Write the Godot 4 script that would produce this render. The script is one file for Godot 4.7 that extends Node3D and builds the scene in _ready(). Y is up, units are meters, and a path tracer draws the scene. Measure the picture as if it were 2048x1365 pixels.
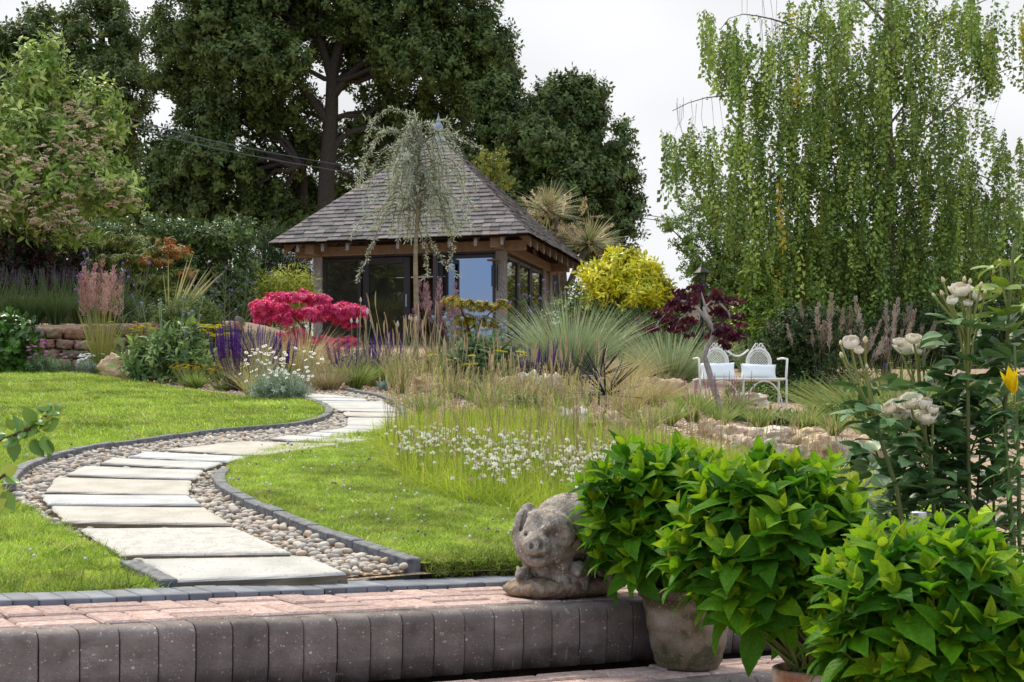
extends Node3D
# A sloping summer garden: terrace step, stepping-slab path, lawns, rockery, oak summerhouse, trees behind.
# Lengths in metres, y up, the camera looks along -z. "d" below is the distance in front of the camera (-z).
const F := 2813.0
const HY := 870.0
const CH := 0.55
const TS := 0.5075
const TC := 0.8616
var R := RandomNumberGenerator.new()
var N := FastNoiseLite.new()
var M := {}
var taken := {}
var wall_a := Vector2(-6.9, 16.9)
var wall_b := Vector2(-5.35, 17.8)
var wall_c := Vector2(-4.13, 21.0)


class B:
	var v := PackedVector3Array()
	var c := PackedColorArray()
	var u := PackedVector2Array()
	var ix := PackedInt32Array()

	func add(p: Vector3, col: Color) -> int:
		v.push_back(p)
		c.push_back(col)
		return v.size() - 1

	func tri(a: Vector3, b: Vector3, d: Vector3, col: Color) -> void:
		var n := v.size()
		v.push_back(a)
		v.push_back(b)
		v.push_back(d)
		for i in 3:
			c.push_back(col)
			ix.push_back(n + i)

	func quad(a: Vector3, b: Vector3, d: Vector3, e: Vector3, col: Color) -> void:
		var n := v.size()
		v.push_back(a)
		v.push_back(b)
		v.push_back(d)
		v.push_back(e)
		for i in 4:
			c.push_back(col)
		for i in [0, 1, 2, 0, 2, 3]:
			ix.push_back(n + i)

	func tube(pts: Array, rad: Array, sides: int, col: Color, col2 = null) -> void:
		var n := v.size()
		var m := pts.size()
		for k in m:
			var dir: Vector3 = (pts[mini(k + 1, m - 1)] - pts[maxi(k - 1, 0)]).normalized()
			var ref := Vector3(0.31, 0.02, 0.95) if absf(dir.y) > 0.5 else Vector3.UP
			var a := dir.cross(ref).normalized()
			var b := dir.cross(a)
			var kc: Color = col if col2 == null else col.lerp(col2, float(k) / (m - 1))
			for s in sides:
				var t := TAU * s / sides
				add(pts[k] + (a * cos(t) + b * sin(t)) * rad[mini(k, rad.size() - 1)], kc)
		for k in m - 1:
			for s in sides:
				var p: int = n + k * sides + s
				var q: int = n + k * sides + (s + 1) % sides
				for i in [p, p + sides, q, q, p + sides, q + sides]:
					ix.push_back(i)
		for e in [0, m - 1]:
			var mid := add(pts[e], c[n + e * sides])
			for s in sides:
				var p: int = n + e * sides + s
				var q: int = n + e * sides + (s + 1) % sides
				for i in ([mid, p, q] if e == 0 else [mid, q, p]):
					ix.push_back(i)

	# a leaf: strip along dir that bends away from nrm, folded at the midrib
	func leaf(p: Vector3, dir: Vector3, nrm: Vector3, len: float, wid: float, bend: float, fold: float, col: Color, segs := 3, rib = null, waist := 0.8) -> void:
		var side := dir.cross(nrm).normalized()
		var n := v.size()
		for k in segs + 1:
			var t := float(k) / segs
			var mid := p + dir * (len * t * (1.0 - 0.3 * absf(bend) * t)) - nrm * (bend * len * t * t)
			var w := wid * 0.5 * sin(PI * pow(t, waist))
			var lift := nrm * (fold * w)
			add(mid - side * w + lift, col)
			add(mid, col if rib == null else rib)
			add(mid + side * w + lift, col)
			u.push_back(Vector2(0, t))
			u.push_back(Vector2(0.5, t))
			u.push_back(Vector2(1, t))
		for k in segs:
			var o := n + k * 3
			for i in [o, o + 1, o + 4, o, o + 4, o + 3, o + 1, o + 2, o + 5, o + 1, o + 5, o + 4]:
				ix.push_back(i)

	func blade(p: Vector3, dir: Vector3, len: float, wid: float, bend: float, side: Vector3, col: Color, tip: Color, segs := 3) -> void:
		var n := v.size()
		var out := side.cross(Vector3.UP)
		var lean := Vector3(dir.x, 0, dir.z)
		for k in segs + 1:
			var t := float(k) / segs
			var mid := p + dir * (len * t) + lean * (bend * len * t * t) - Vector3.UP * (bend * len * 0.5 * t * t * lean.length())
			var w := wid * 0.5 * (1.0 - t * t)
			var kc := col.lerp(tip, t)
			if k == segs:
				add(mid, kc)
			else:
				add(mid - side * w, kc)
				add(mid + side * w, kc)
		for k in segs:
			var o := n + k * 2
			if k == segs - 1:
				for i in [o, o + 1, o + 2]:
					ix.push_back(i)
			else:
				for i in [o, o + 1, o + 3, o, o + 3, o + 2]:
					ix.push_back(i)

	# bevelled box
	func box(t: Transform3D, size: Vector3, bev: float, col: Color) -> void:
		var h := size * 0.5
		var bv := minf(bev, minf(h.x, minf(h.y, h.z)) * 0.9)
		var n := v.size()
		var id := {}
		for sx in [-1, 1]:
			for sy in [-1, 1]:
				for sz in [-1, 1]:
					for ax in 3:
						var p := Vector3(sx * (h.x - bv), sy * (h.y - bv), sz * (h.z - bv))
						p[ax] = [sx, sy, sz][ax] * h[ax]
						id[Vector4i(sx, sy, sz, ax)] = add(t * p, col)
		for ax in 3:
			var b1 := (ax + 1) % 3
			var b2 := (ax + 2) % 3
			for s in [-1, 1]:
				var k := []
				for q in [[-1, -1], [1, -1], [1, 1], [-1, 1]]:
					var e := [0, 0, 0]
					e[ax] = s
					e[b1] = q[0]
					e[b2] = q[1]
					k.append(id[Vector4i(e[0], e[1], e[2], ax)])
				_q(k, s < 0)
			for s1 in [-1, 1]:
				for s2 in [-1, 1]:
					var e := [0, 0, 0]
					e[b1] = s1
					e[b2] = s2
					var k := []
					for q in [[-1, b1], [1, b1], [1, b2], [-1, b2]]:
						e[ax] = q[0]
						k.append(id[Vector4i(e[0], e[1], e[2], q[1])])
					_q(k, s1 * s2 > 0)
		for sx in [-1, 1]:
			for sy in [-1, 1]:
				for sz in [-1, 1]:
					var k := [id[Vector4i(sx, sy, sz, 0)], id[Vector4i(sx, sy, sz, 1)], id[Vector4i(sx, sy, sz, 2)]]
					if sx * sy * sz > 0:
						k.reverse()
					for i in k:
						ix.push_back(i)

	func _q(k: Array, flip: bool) -> void:
		if not flip:
			k.reverse()
		for i in [0, 1, 2, 0, 2, 3]:
			ix.push_back(k[i])

	func lathe(prof: Array, segs: int, at: Vector3, col: Color) -> void:
		var n := v.size()
		var m := prof.size()
		for k in m:
			for s in segs:
				var t := TAU * s / segs
				add(at + Vector3(cos(t) * prof[k].x, prof[k].y, sin(t) * prof[k].x), col)
		for k in m - 1:
			for s in segs:
				var p := n + k * segs + s
				var q := n + k * segs + (s + 1) % segs
				for i in [p, p + segs, q, q, p + segs, q + segs]:
					ix.push_back(i)

	# lumpy stone from a cube-sphere
	func stone(t: Transform3D, size: Vector3, div: int, square: float, rough: float, nz: FastNoiseLite, seed_at: Vector3, col: Color) -> void:
		for ax in 3:
			for s in [-1.0, 1.0]:
				var n := v.size()
				for i in div + 1:
					for j in div + 1:
						var p := Vector3.ZERO
						p[ax] = s
						p[(ax + 1) % 3] = 2.0 * i / div - 1.0
						p[(ax + 2) % 3] = 2.0 * j / div - 1.0
						var sph := p.normalized()
						var q := sph.lerp(p, square) * (1.0 + rough * (nz.get_noise_3dv(sph * 13.0 + seed_at * 40.0) + 0.22 * nz.get_noise_3dv(sph * 60.0 + seed_at * 40.0)))
						add(t * (q * size * 0.5), col)
				for i in div:
					for j in div:
						var o := n + i * (div + 1) + j
						var k := [o, o + div + 1, o + div + 2, o, o + div + 2, o + 1]
						if s > 0:
							k.reverse()
						for e in k:
							ix.push_back(e)

	func mesh(smooth := true, uvs := false) -> ArrayMesh:
		var a := []
		a.resize(Mesh.ARRAY_MAX)
		a[Mesh.ARRAY_VERTEX] = v
		a[Mesh.ARRAY_COLOR] = c
		a[Mesh.ARRAY_INDEX] = ix
		if uvs:
			a[Mesh.ARRAY_TEX_UV] = u
		if smooth:
			var n := PackedVector3Array()
			n.resize(v.size())
			var twin := {}
			for t in range(0, ix.size(), 3):
				var f := (v[ix[t + 2]] - v[ix[t]]).cross(v[ix[t + 1]] - v[ix[t]])
				n[ix[t]] += f
				n[ix[t + 1]] += f
				n[ix[t + 2]] += f
			for i in n.size():
				n[i] = n[i].normalized()
			a[Mesh.ARRAY_NORMAL] = n
		var m := ArrayMesh.new()
		m.add_surface_from_arrays(Mesh.PRIMITIVE_TRIANGLES, a)
		return m

	# smooth over seams: vertices at the same place share a normal
	func welded() -> ArrayMesh:
		var by := {}
		var to := PackedInt32Array()
		to.resize(v.size())
		var w := B.new()
		for i in v.size():
			var key := Vector3i((v[i] * 20000.0).round())
			if not by.has(key):
				by[key] = w.add(v[i], c[i])
			to[i] = by[key]
		for i in ix:
			w.ix.push_back(to[i])
		return w.mesh()


func rf(a: float, b: float) -> float:
	return R.randf_range(a, b)


func rv() -> Vector3:
	var z := rf(-1, 1)
	var t := rf(0, TAU)
	var r := sqrt(1.0 - z * z)
	return Vector3(r * cos(t), z, r * sin(t))


func rc(cols: Array, vary := 0.25) -> Color:
	var a: Color = cols[R.randi() % cols.size()]
	var b: Color = cols[R.randi() % cols.size()]
	var k := rf(1.0 - vary, 1.0 + vary)
	var c := a.lerp(b, R.randf())
	return Color(c.r * k, c.g * k, c.b * k)


# ---- the lie of the land
func ge(x: float, d: float) -> float:
	var e := -0.484 + 0.096 * (clampf(d, 3.0, 31.0) - 4.57)
	e -= 0.19 * 0.25 * log(1.0 + exp(minf(x, 3.0) / 0.25))
	if x < -2.0 and d > 16.0 and d < 60.0:
		e += 0.6 * smoothstep(0.08, 0.3, behind_wall(x, d)) * (1.0 - smoothstep(21.5, 25.5, d))
	return e + CH


func behind_wall(x: float, d: float) -> float:
	var p := Vector2(x, d)
	var ab := (wall_b - wall_a).normalized()
	var bc := (wall_c - wall_b).normalized()
	return minf(ab.cross(p - wall_a), bc.cross(p - wall_b))


func P(px: float, py: float, d: float) -> Vector3:
	return Vector3((px - 1024.0) / F * d, CH - (py - HY) / F * d, -d)


func GX(px: float, d: float, up := 0.0) -> Vector3:
	var x := (px - 1024.0) / F * d
	return Vector3(x, ge(x, d) + up, -d)


func g(px: float, py: float, up := 0.0) -> Vector3:
	var lo := 3.2
	var hi := 60.0
	for i in 40:
		var m := (lo + hi) * 0.5
		if HY - (ge((px - 1024.0) / F * m, m) + up - CH) * F / m > py:
			lo = m
		else:
			hi = m
	return GX(px, lo, up)


# terrace frame: t along the step edge, s away from the camera
func et(x: float, d: float) -> float:
	return -0.568 - 0.0301 * x + 0.0121 * d + CH


func T(t: float, s: float, up := 0.0) -> Vector3:
	var x := -TS * s + TC * t
	var d := TC * s + TS * t
	return Vector3(x, et(x, d) + up, -d)


# ---- nodes
func numbered(called: String) -> String:
	var n: int = taken.get(called, 0)
	taken[called] = n + 1
	return called if n == 0 else "%s_%03d" % [called, n]


func thing(called: String, label: String, category: String, at := Vector3.ZERO, group := "") -> Node3D:
	var o := Node3D.new()
	o.name = numbered(called)
	add_child(o)
	o.position = at
	o.set_meta("label", label)
	o.set_meta("category", category)
	if group:
		o.set_meta("group", group)
	return o


func place(called: String, kind: String) -> Node3D:
	var o := Node3D.new()
	o.name = numbered(called)
	add_child(o)
	o.set_meta("kind", kind)
	return o


func part(called: String, m: Mesh, mat: Material, parent: Node, stuff := false) -> MeshInstance3D:
	var o := MeshInstance3D.new()
	o.name = called if parent != self else numbered(called)
	var k := 1
	while parent.has_node(NodePath(o.name)):
		o.name = "%s_%03d" % [called, k]
		k += 1
	o.mesh = m
	o.material_override = mat
	parent.add_child(o)
	if stuff:
		o.set_meta("kind", "stuff")
	return o


# a quick numbered part for long runs of alike pieces
var runs := {}
func piece(called: String, m: Mesh, mat: Material, parent: Node, t := Transform3D()) -> MeshInstance3D:
	var key := str(parent.get_instance_id()) + called
	var k: int = runs.get(key, 0)
	runs[key] = k + 1
	var o := MeshInstance3D.new()
	o.name = called if k == 0 else "%s_%03d" % [called, k]
	o.mesh = m
	o.material_override = mat
	o.transform = t
	parent.add_child(o)
	return o


func many(called: String, m: Mesh, mat: Material, xf: Array, cols: PackedColorArray, parent: Node) -> MultiMeshInstance3D:
	var mm := MultiMesh.new()
	mm.transform_format = MultiMesh.TRANSFORM_3D
	mm.use_colors = true
	mm.mesh = m
	mm.instance_count = xf.size()
	for i in xf.size():
		mm.set_instance_transform(i, xf[i])
		mm.set_instance_color(i, cols[i])
	var o := MultiMeshInstance3D.new()
	o.name = called if parent != self else numbered(called)
	var k := 1
	while parent.has_node(NodePath(o.name)):
		o.name = "%s_%03d" % [called, k]
		k += 1
	o.multimesh = mm
	o.material_override = mat
	parent.add_child(o)
	o.set_meta("kind", "stuff")
	return o


# a named heap of copies that is filled bit by bit
class Heap:
	var xf := []
	var col := PackedColorArray()
	func put(t: Transform3D, c: Color) -> void:
		xf.append(t)
		col.push_back(c)


func basis_up(up: Vector3, yaw: float, scale: float) -> Basis:
	var y := up.normalized()
	var x := y.cross(Vector3(0.13, 0.21, 0.97)).normalized()
	if x.length() < 0.5:
		x = Vector3.RIGHT
	var b := Basis(x, y, x.cross(y))
	return (b * Basis(Vector3.UP, yaw)).scaled(Vector3.ONE * scale)


# leaves scattered through ellipsoids: blobs of [centre, radii, number]; noise leaves gaps between clumps
func crown(h: Heap, blobs: Array, cols: Array, smin: float, smax: float, upmix: float, shell := 0.4, gap := -0.2, freq := 1.0, vary := 0.3) -> void:
	for b in blobs:
		var ctr: Vector3 = b[0]
		var rad: Vector3 = b[1]
		for i in int(b[2]):
			var dir := rv()
			var p := ctr + dir * rad * pow(R.randf(), shell)
			if N.get_noise_3dv(p * freq * 10.0) < gap:
				continue
			var up := (dir * upmix + Vector3.UP * (1.0 - upmix) + rv() * 0.5).normalized()
			h.put(Transform3D(basis_up(up, rf(0, TAU), rf(smin, smax)), p), rc(cols, vary))


# a twig of n leaves, about 1 long when size is 1
func sprig(n: int, leaf_len: float, leaf_wid: float, spread: float, length: float, fold := 0.5, bend := 0.4, segs := 2, twig = null) -> ArrayMesh:
	var b := B.new()
	for i in n:
		var t := (i + 0.6) / n
		var a := i * 2.4 + rf(-0.3, 0.3)
		var out := Vector3(cos(a), 0, sin(a))
		var dir := (out * spread + Vector3.UP * rf(0.15, 0.7) + rv() * 0.25).normalized()
		if i == n - 1:
			dir = (Vector3.UP + rv() * 0.2).normalized()
		var nrm := (Vector3.UP - dir * dir.y + rv() * 0.35)
		nrm = (nrm - dir * nrm.dot(dir)).normalized()
		var k := rf(0.75, 1.2)
		b.leaf(Vector3(0, t * length, 0) + rv() * 0.02 * length, dir, nrm, leaf_len * k, leaf_wid * k, bend * rf(0.3, 1.4), fold, Color(k, k, k), segs)
	if twig != null:
		b.tube([Vector3.ZERO, Vector3(0, length * 0.9, 0)], [leaf_wid * 0.08, leaf_wid * 0.03], 3, twig)
	return b.mesh(false)


func limb(b: B, from: Vector3, to: Vector3, r0: float, r1: float, sag: float, col: Color, sides := 7, wob := 0.06) -> void:
	var pts := []
	var rad := []
	var n := 7
	var len := from.distance_to(to)
	for i in n + 1:
		var t := float(i) / n
		var p := from.lerp(to, t) + Vector3.UP * sag * len * sin(PI * t)
		if i > 0 and i < n:
			p += rv() * wob * len * 0.5
		pts.append(p)
		rad.append(lerpf(r0, r1, pow(t, 0.8)))
	b.tube(pts, rad, sides, col)


# ---- materials
func paint(c: Color, rough := 0.8, spec := 0.5) -> StandardMaterial3D:
	var m := StandardMaterial3D.new()
	m.albedo_color = c.linear_to_srgb()
	m.roughness = rough
	m.metallic_specular = spec
	return m


func tinted(rough := 0.8, spec := 0.3, back := 0.0) -> StandardMaterial3D:
	var m := paint(Color.WHITE, rough, spec)
	m.vertex_color_use_as_albedo = true
	if back > 0.0:
		m.backlight_enabled = true
		m.backlight = Color(back, back, back)
	return m


func ramp(stops: Array) -> Gradient:
	var gr := Gradient.new()
	var off := PackedFloat32Array()
	var col := PackedColorArray()
	for s in stops:
		off.push_back(s[0])
		col.push_back((s[1] as Color).linear_to_srgb())
	gr.offsets = off
	gr.colors = col
	return gr


func ntex(freq: float, stops: Array, oct := 4, seed := 1, size := 512, type := FastNoiseLite.TYPE_SIMPLEX_SMOOTH) -> NoiseTexture2D:
	var n := FastNoiseLite.new()
	n.seed = seed
	n.frequency = freq
	n.noise_type = type
	n.fractal_octaves = oct
	var t := NoiseTexture2D.new()
	t.width = size
	t.height = size
	t.seamless = true
	t.noise = n
	t.color_ramp = ramp(stops)
	return t


# texture over all three axes; metres is the width that one repeat covers
func coat(m: StandardMaterial3D, tex: Texture2D, metres: float, world := false) -> StandardMaterial3D:
	m.albedo_texture = tex
	m.uv1_triplanar = true
	m.uv1_world_triplanar = world
	m.uv1_scale = Vector3.ONE / metres
	return m


func relief(m: StandardMaterial3D, tex: Texture2D, cm: float) -> StandardMaterial3D:
	m.heightmap_enabled = true
	m.heightmap_texture = tex
	m.heightmap_scale = cm
	return m


# noise ground with scattered flecks of other colours (aggregate, lichen, litter)
func flecked(size: int, freq: float, stops: Array, flecks: Array, seed: int) -> ImageTexture:
	var n := FastNoiseLite.new()
	n.seed = seed
	n.frequency = freq
	n.fractal_octaves = 5
	var src := n.get_seamless_image(size, size)
	var gr := ramp(stops)
	var im := Image.create(size, size, false, Image.FORMAT_RGB8)
	for y in size:
		for x in size:
			im.set_pixel(x, y, gr.sample(src.get_pixel(x, y).r))
	var r := RandomNumberGenerator.new()
	r.seed = seed
	for f in flecks:
		for i in int(f[0]):
			var w := r.randi_range(1, int(f[2]))
			var c: Color = (f[1] as Color) * r.randf_range(0.7, 1.15)
			var cx := r.randi() % size
			var cy := r.randi() % size
			for a in w:
				for b in w:
					if w < 3 or Vector2(a - (w - 1) * 0.5, b - (w - 1) * 0.5).length() < w * 0.52:
						im.set_pixel((cx + a) % size, (cy + b) % size, c.linear_to_srgb())
	return ImageTexture.create_from_image(im)


func _ready() -> void:
	R.seed = 20240611
	N.seed = 5
	N.frequency = 0.1
	N.fractal_octaves = 3
	# camera: eye level, lens shifted upwards
	var cam := Camera3D.new()
	cam.name = "camera"
	add_child(cam)
	cam.position = Vector3(0, CH, 0)
	var lens := CameraAttributesPhysical.new()
	lens.frustum_focal_length = 50.0
	lens.exposure_aperture = 20.0
	lens.frustum_focus_distance = 7.0
	cam.attributes = lens
	cam.set_frustum(2.0 * 0.1 * 682.5 / F, Vector2(0, 0.1 * (HY - 682.5) / F), 0.1, 900.0)
	cam.current = true
	# sky: bright thin overcast with some blue breaks away from the view, and a hazy sun behind the garden
	var env := Environment.new()
	env.background_mode = Environment.BG_SKY
	env.sky = Sky.new()
	var pano := PanoramaSkyMaterial.new()
	pano.panorama = overcast()
	env.sky.sky_material = pano
	env.tonemap_mode = Environment.TONE_MAPPER_LINEAR
	env.tonemap_exposure = 1.4
	env.sdfgi_enabled = true
	env.ssao_enabled = true
	env.ssil_enabled = true
	var we := WorldEnvironment.new()
	we.name = "world_environment"
	we.environment = env
	add_child(we)
	var sun := DirectionalLight3D.new()
	sun.name = "sun"
	sun.light_energy = 0.8
	sun.light_color = Color(1.0, 0.96, 0.88)
	sun.light_angular_distance = 7.0
	sun.shadow_enabled = true
	add_child(sun)
	sun.look_at_from_position(Vector3(-0.36, 0.78, -0.5), Vector3.ZERO)
	materials()
	ground()
	terrace()
	litter()
	path()
	lawns()
	summerhouse()
	back_trees()
	borders()
	rockery()
	foreground()


func overcast() -> ImageTexture:
	var w := 512
	var h := 256
	var im := Image.create(w, h, false, Image.FORMAT_RGBF)
	var n := FastNoiseLite.new()
	n.seed = 11
	n.frequency = 1.3
	n.fractal_octaves = 5
	for y in h:
		var el := PI * (0.5 - (y + 0.5) / h)
		for x in w:
			var az := TAU * (x + 0.5) / w
			var dir := Vector3(sin(az) * cos(el), sin(el), -cos(az) * cos(el))
			if el < 0:
				im.set_pixel(x, y, Color(0.22, 0.24, 0.17))
				continue
			var k := 0.63 + 1.15 * pow(sin(el), 2.2)
			var puff := n.get_noise_3d(dir.x * 2.0, dir.y * 5.0, dir.z * 2.0)
			var c := Color(0.985, 0.995, 1.02) * (k * (1.0 + 0.26 * puff))
			var clear := smoothstep(-0.35, 0.1, puff) * smoothstep(-0.35, 0.5, dir.z)
			c = c.lerp(Color(0.36, 0.58, 0.98) * (0.8 + 0.5 * sin(el)), 0.85 * clear)
			im.set_pixel(x, y, c)
	return ImageTexture.create_from_image(im)


func materials() -> void:
	M.leaf = tinted(0.5, 0.35, 0.7)
	M.grass = tinted(0.6, 0.25, 0.95)
	M.gloss = tinted(0.32, 0.4, 0.55)
	M.petal = tinted(0.7, 0.2, 0.5)
	M.matte = tinted(0.9, 0.2)
	M.bark = coat(tinted(0.95, 0.2), ntex(0.02, [[0.0, Color(0.45, 0.45, 0.45)], [0.5, Color(0.8, 0.8, 0.8)], [1.0, Color(1.2, 1.2, 1.2)]], 5, 3), 0.9)
	M.gravel = coat(paint(Color.WHITE, 0.95, 0.2), flecked(512, 0.03, [[0.0, Color(0.16, 0.11, 0.07)], [0.5, Color(0.32, 0.235, 0.155)], [1.0, Color(0.46, 0.36, 0.25)]], [[5000, Color(0.55, 0.41, 0.3), 5], [5000, Color(0.15, 0.1, 0.07), 4], [2500, Color(0.44, 0.27, 0.18), 5]], 4), 0.9, true)
	M.soil = coat(paint(Color.WHITE, 1.0, 0.1), ntex(0.02, [[0.2, Color(0.03, 0.022, 0.014)], [0.8, Color(0.09, 0.065, 0.04)]], 5, 6), 0.7, true)
	M.turf = coat(paint(Color.WHITE, 0.95, 0.1), ntex(0.02, [[0.25, Color(0.12, 0.17, 0.015)], [0.7, Color(0.28, 0.36, 0.035)]], 5, 9), 1.1, true)
	# brown concrete kerb blocks with pale aggregate
	var kt := flecked(512, 0.008, [[0.12, Color(0.07, 0.058, 0.05)], [0.32, Color(0.135, 0.11, 0.096)], [0.6, Color(0.165, 0.137, 0.119)], [0.9, Color(0.215, 0.18, 0.157)]], [[2600, Color(0.15, 0.125, 0.11), 2], [2600, Color(0.05, 0.043, 0.04), 2], [110, Color(0.58, 0.53, 0.45), 6], [60, Color(0.48, 0.35, 0.2), 6], [420, Color(0.34, 0.3, 0.27), 4], [26, Color(0.62, 0.58, 0.5), 9]], 21)
	M.kerb = relief(coat(paint(Color.WHITE, 0.85, 0.35), kt, 0.42, true), ntex(0.05, [[0.0, Color.BLACK], [1.0, Color.WHITE]], 4, 23), 0.12)
	M.kerbs = []
	for k in [0.84, 1.0, 1.16]:
		var km: StandardMaterial3D = M.kerb.duplicate()
		km.albedo_color = (Color(1, 0.99, 0.985) * k).linear_to_srgb()
		M.kerbs.append(km)
	M.red = []
	for k in [0.84, 1.0, 1.14]:
		var bt := flecked(256, 0.03, [[0.1, Color(0.32, 0.21, 0.17) * k], [0.55, Color(0.43, 0.305, 0.255) * k], [0.95, Color(0.54, 0.43, 0.37) * k]], [[900, Color(0.55, 0.42, 0.35), 3], [700, Color(0.23, 0.12, 0.09), 3], [120, Color(0.62, 0.55, 0.48), 4]], 31 + int(k * 10))
		M.red.append(relief(coat(paint(Color.WHITE, 0.9, 0.25), bt, 0.26, true), ntex(0.06, [[0.0, Color.BLACK], [1.0, Color.WHITE]], 4, 33), 0.15))
	M.blue = []
	for k in [0.85, 1.0, 1.18]:
		M.blue.append(coat(paint(Color.WHITE, 0.5, 0.5), ntex(0.015, [[0.1, Color(0.105, 0.112, 0.125) * k], [0.6, Color(0.165, 0.175, 0.195) * k], [1.0, Color(0.24, 0.25, 0.27) * k]], 5, 41 + int(k * 10), 256), 0.5, true))
	M.edging = coat(paint(Color.WHITE, 0.7, 0.4), ntex(0.02, [[0.1, Color(0.06, 0.062, 0.065)], [0.5, Color(0.13, 0.132, 0.135)], [1.0, Color(0.27, 0.26, 0.24)]], 5, 47), 0.4, true)
	M.flag = []
	for k in [[Color(0.44, 0.42, 0.37), Color(0.5, 0.48, 0.43)], [Color(0.43, 0.39, 0.32), Color(0.5, 0.46, 0.39)], [Color(0.46, 0.45, 0.42), Color(0.52, 0.51, 0.48)]]:
		var ft := flecked(512, 0.008, [[0.1, k[0] * 0.82], [0.45, k[0]], [0.9, k[1]]], [[500, k[0] * 0.72, 4], [260, k[0] * 0.5, 3], [900, k[1] * 1.05, 3]], 51 + M.flag.size())
		M.flag.append(relief(coat(tinted(0.85, 0.3), ft, 1.1, true), ntex(0.02, [[0.0, Color.BLACK], [1.0, Color.WHITE]], 5, 55), 0.1))
	# the weathered slab with grey lichen streaks
	M.flag.append(relief(coat(tinted(0.9, 0.3), flecked(512, 0.02, [[0.2, Color(0.4, 0.375, 0.32)], [0.5, Color(0.47, 0.44, 0.38)], [0.8, Color(0.52, 0.49, 0.43)]], [[2600, Color(0.3, 0.275, 0.25), 3], [900, Color(0.34, 0.31, 0.27), 5]], 57), 0.9, true), ntex(0.03, [[0.0, Color.BLACK], [1.0, Color.WHITE]], 5, 56), 0.1))
	M.pebble = coat(tinted(0.75, 0.35), ntex(0.03, [[0.2, Color(0.75, 0.74, 0.73)], [0.8, Color(1.1, 1.09, 1.07)]], 4, 61, 256), 0.12)
	M.rock = relief(coat(tinted(0.95, 0.15), flecked(512, 0.012, [[0.15, Color(0.55, 0.5, 0.45)], [0.5, Color(0.9, 0.87, 0.82)], [0.85, Color(1.15, 1.12, 1.06)]], [[500, Color(0.45, 0.42, 0.36), 6], [300, Color(1.2, 1.2, 1.12), 7]], 63), 0.55, true), ntex(0.02, [[0.0, Color.BLACK], [1.0, Color.WHITE]], 5, 64), 1.6)
	# oak beams, dark joinery, clay tiles
	M.oak = relief(coat(paint(Color.WHITE, 0.85, 0.25), ntex(0.02, [[0.1, Color(0.16, 0.1, 0.06)], [0.5, Color(0.28, 0.19, 0.12)], [0.9, Color(0.4, 0.31, 0.22)]], 5, 71), 0.8), ntex(0.04, [[0.0, Color.BLACK], [1.0, Color.WHITE]], 4, 72), 0.4)
	M.oak_side = M.oak.duplicate()
	M.oak.uv1_scale = Vector3(0.7, 7, 7)
	M.oak_side.uv1_scale = Vector3(7, 7, 0.7)
	M.grey_oak = relief(coat(paint(Color.WHITE, 0.9, 0.25), ntex(0.02, [[0.1, Color(0.15, 0.125, 0.11)], [0.5, Color(0.29, 0.255, 0.23)], [0.9, Color(0.42, 0.39, 0.36)]], 5, 73), 0.6), ntex(0.03, [[0.0, Color.BLACK], [1.0, Color.WHITE]], 5, 74), 0.5)
	M.grey_oak.uv1_scale = Vector3(6, 0.9, 6)
	M.joinery = paint(Color(0.022, 0.015, 0.014), 0.4, 0.5)
	M.tile = relief(coat(tinted(0.85, 0.3), ntex(0.02, [[0.15, Color(0.6, 0.58, 0.57)], [0.5, Color(0.95, 0.94, 0.93)], [0.9, Color(1.2, 1.2, 1.2)]], 5, 75), 0.5), ntex(0.03, [[0.0, Color.BLACK], [1.0, Color.WHITE]], 4, 76), 0.3)
	M.dark = paint(Color(0.05, 0.035, 0.025), 0.9, 0.2)
	M.pane = paint(Color(0.03, 0.035, 0.035), 0.02, 0.6)
	M.pane.transparency = BaseMaterial3D.TRANSPARENCY_ALPHA
	M.pane.albedo_color.a = 0.25
	M.mirror_pane = paint(Color(0.27, 0.32, 0.39), 0.02, 0.5)
	M.mirror_pane.metallic = 1.0
	M.lead = paint(Color(0.2, 0.25, 0.31), 0.55, 0.5)
	M.white_metal = paint(Color(0.74, 0.72, 0.66), 0.45, 0.4)
	M.steel = paint(Color(0.55, 0.55, 0.55), 0.3, 0.5)
	M.steel.metallic = 1.0
	M.black = paint(Color(0.012, 0.012, 0.013), 0.5, 0.4)
	M.cable = paint(Color(0.1, 0.11, 0.12), 0.6, 0.4)


# ---- ground, terrace, path, lawns
func ground() -> void:
	var b := B.new()
	var ss := [4.285]
	while ss[-1] < 420.0:
		ss.append(ss[-1] + maxf(0.22, (ss[-1] - 30.0) * 0.12) if ss[-1] < 30.0 else ss[-1] * 1.14)
	var ts := [0.0]
	while ts[-1] < 420.0:
		ts.append(ts[-1] + (0.3 if ts[-1] < 14.0 else ts[-1] * 0.16))
	var all := []
	for i in range(ts.size() - 1, 0, -1):
		all.append(-ts[i])
	all.append_array(ts)
	for s in ss:
		for t in all:
			var x: float = -TS * s + TC * t
			var d: float = TC * s + TS * t
			b.add(Vector3(x, ge(x, d), -d), Color.WHITE)
	var w := all.size()
	for i in ss.size() - 1:
		for j in w - 1:
			var o := i * w + j
			for k in [o, o + w, o + w + 1, o, o + w + 1, o + 1]:
				b.ix.push_back(k)
	var gnd := part("ground", b.mesh(), M.gravel, self)
	gnd.set_meta("kind", "structure")
	# the lower level in front of the steps
	var p := B.new()
	p.quad(T(-300, 4.28, -0.37), T(300, 4.28, -0.37), Vector3(300, -0.39, 300), Vector3(-300, -0.39, 300), Color.WHITE)
	var low := part("patio_ground", p.mesh(false), M.red[1], self)
	low.set_meta("kind", "structure")


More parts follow.
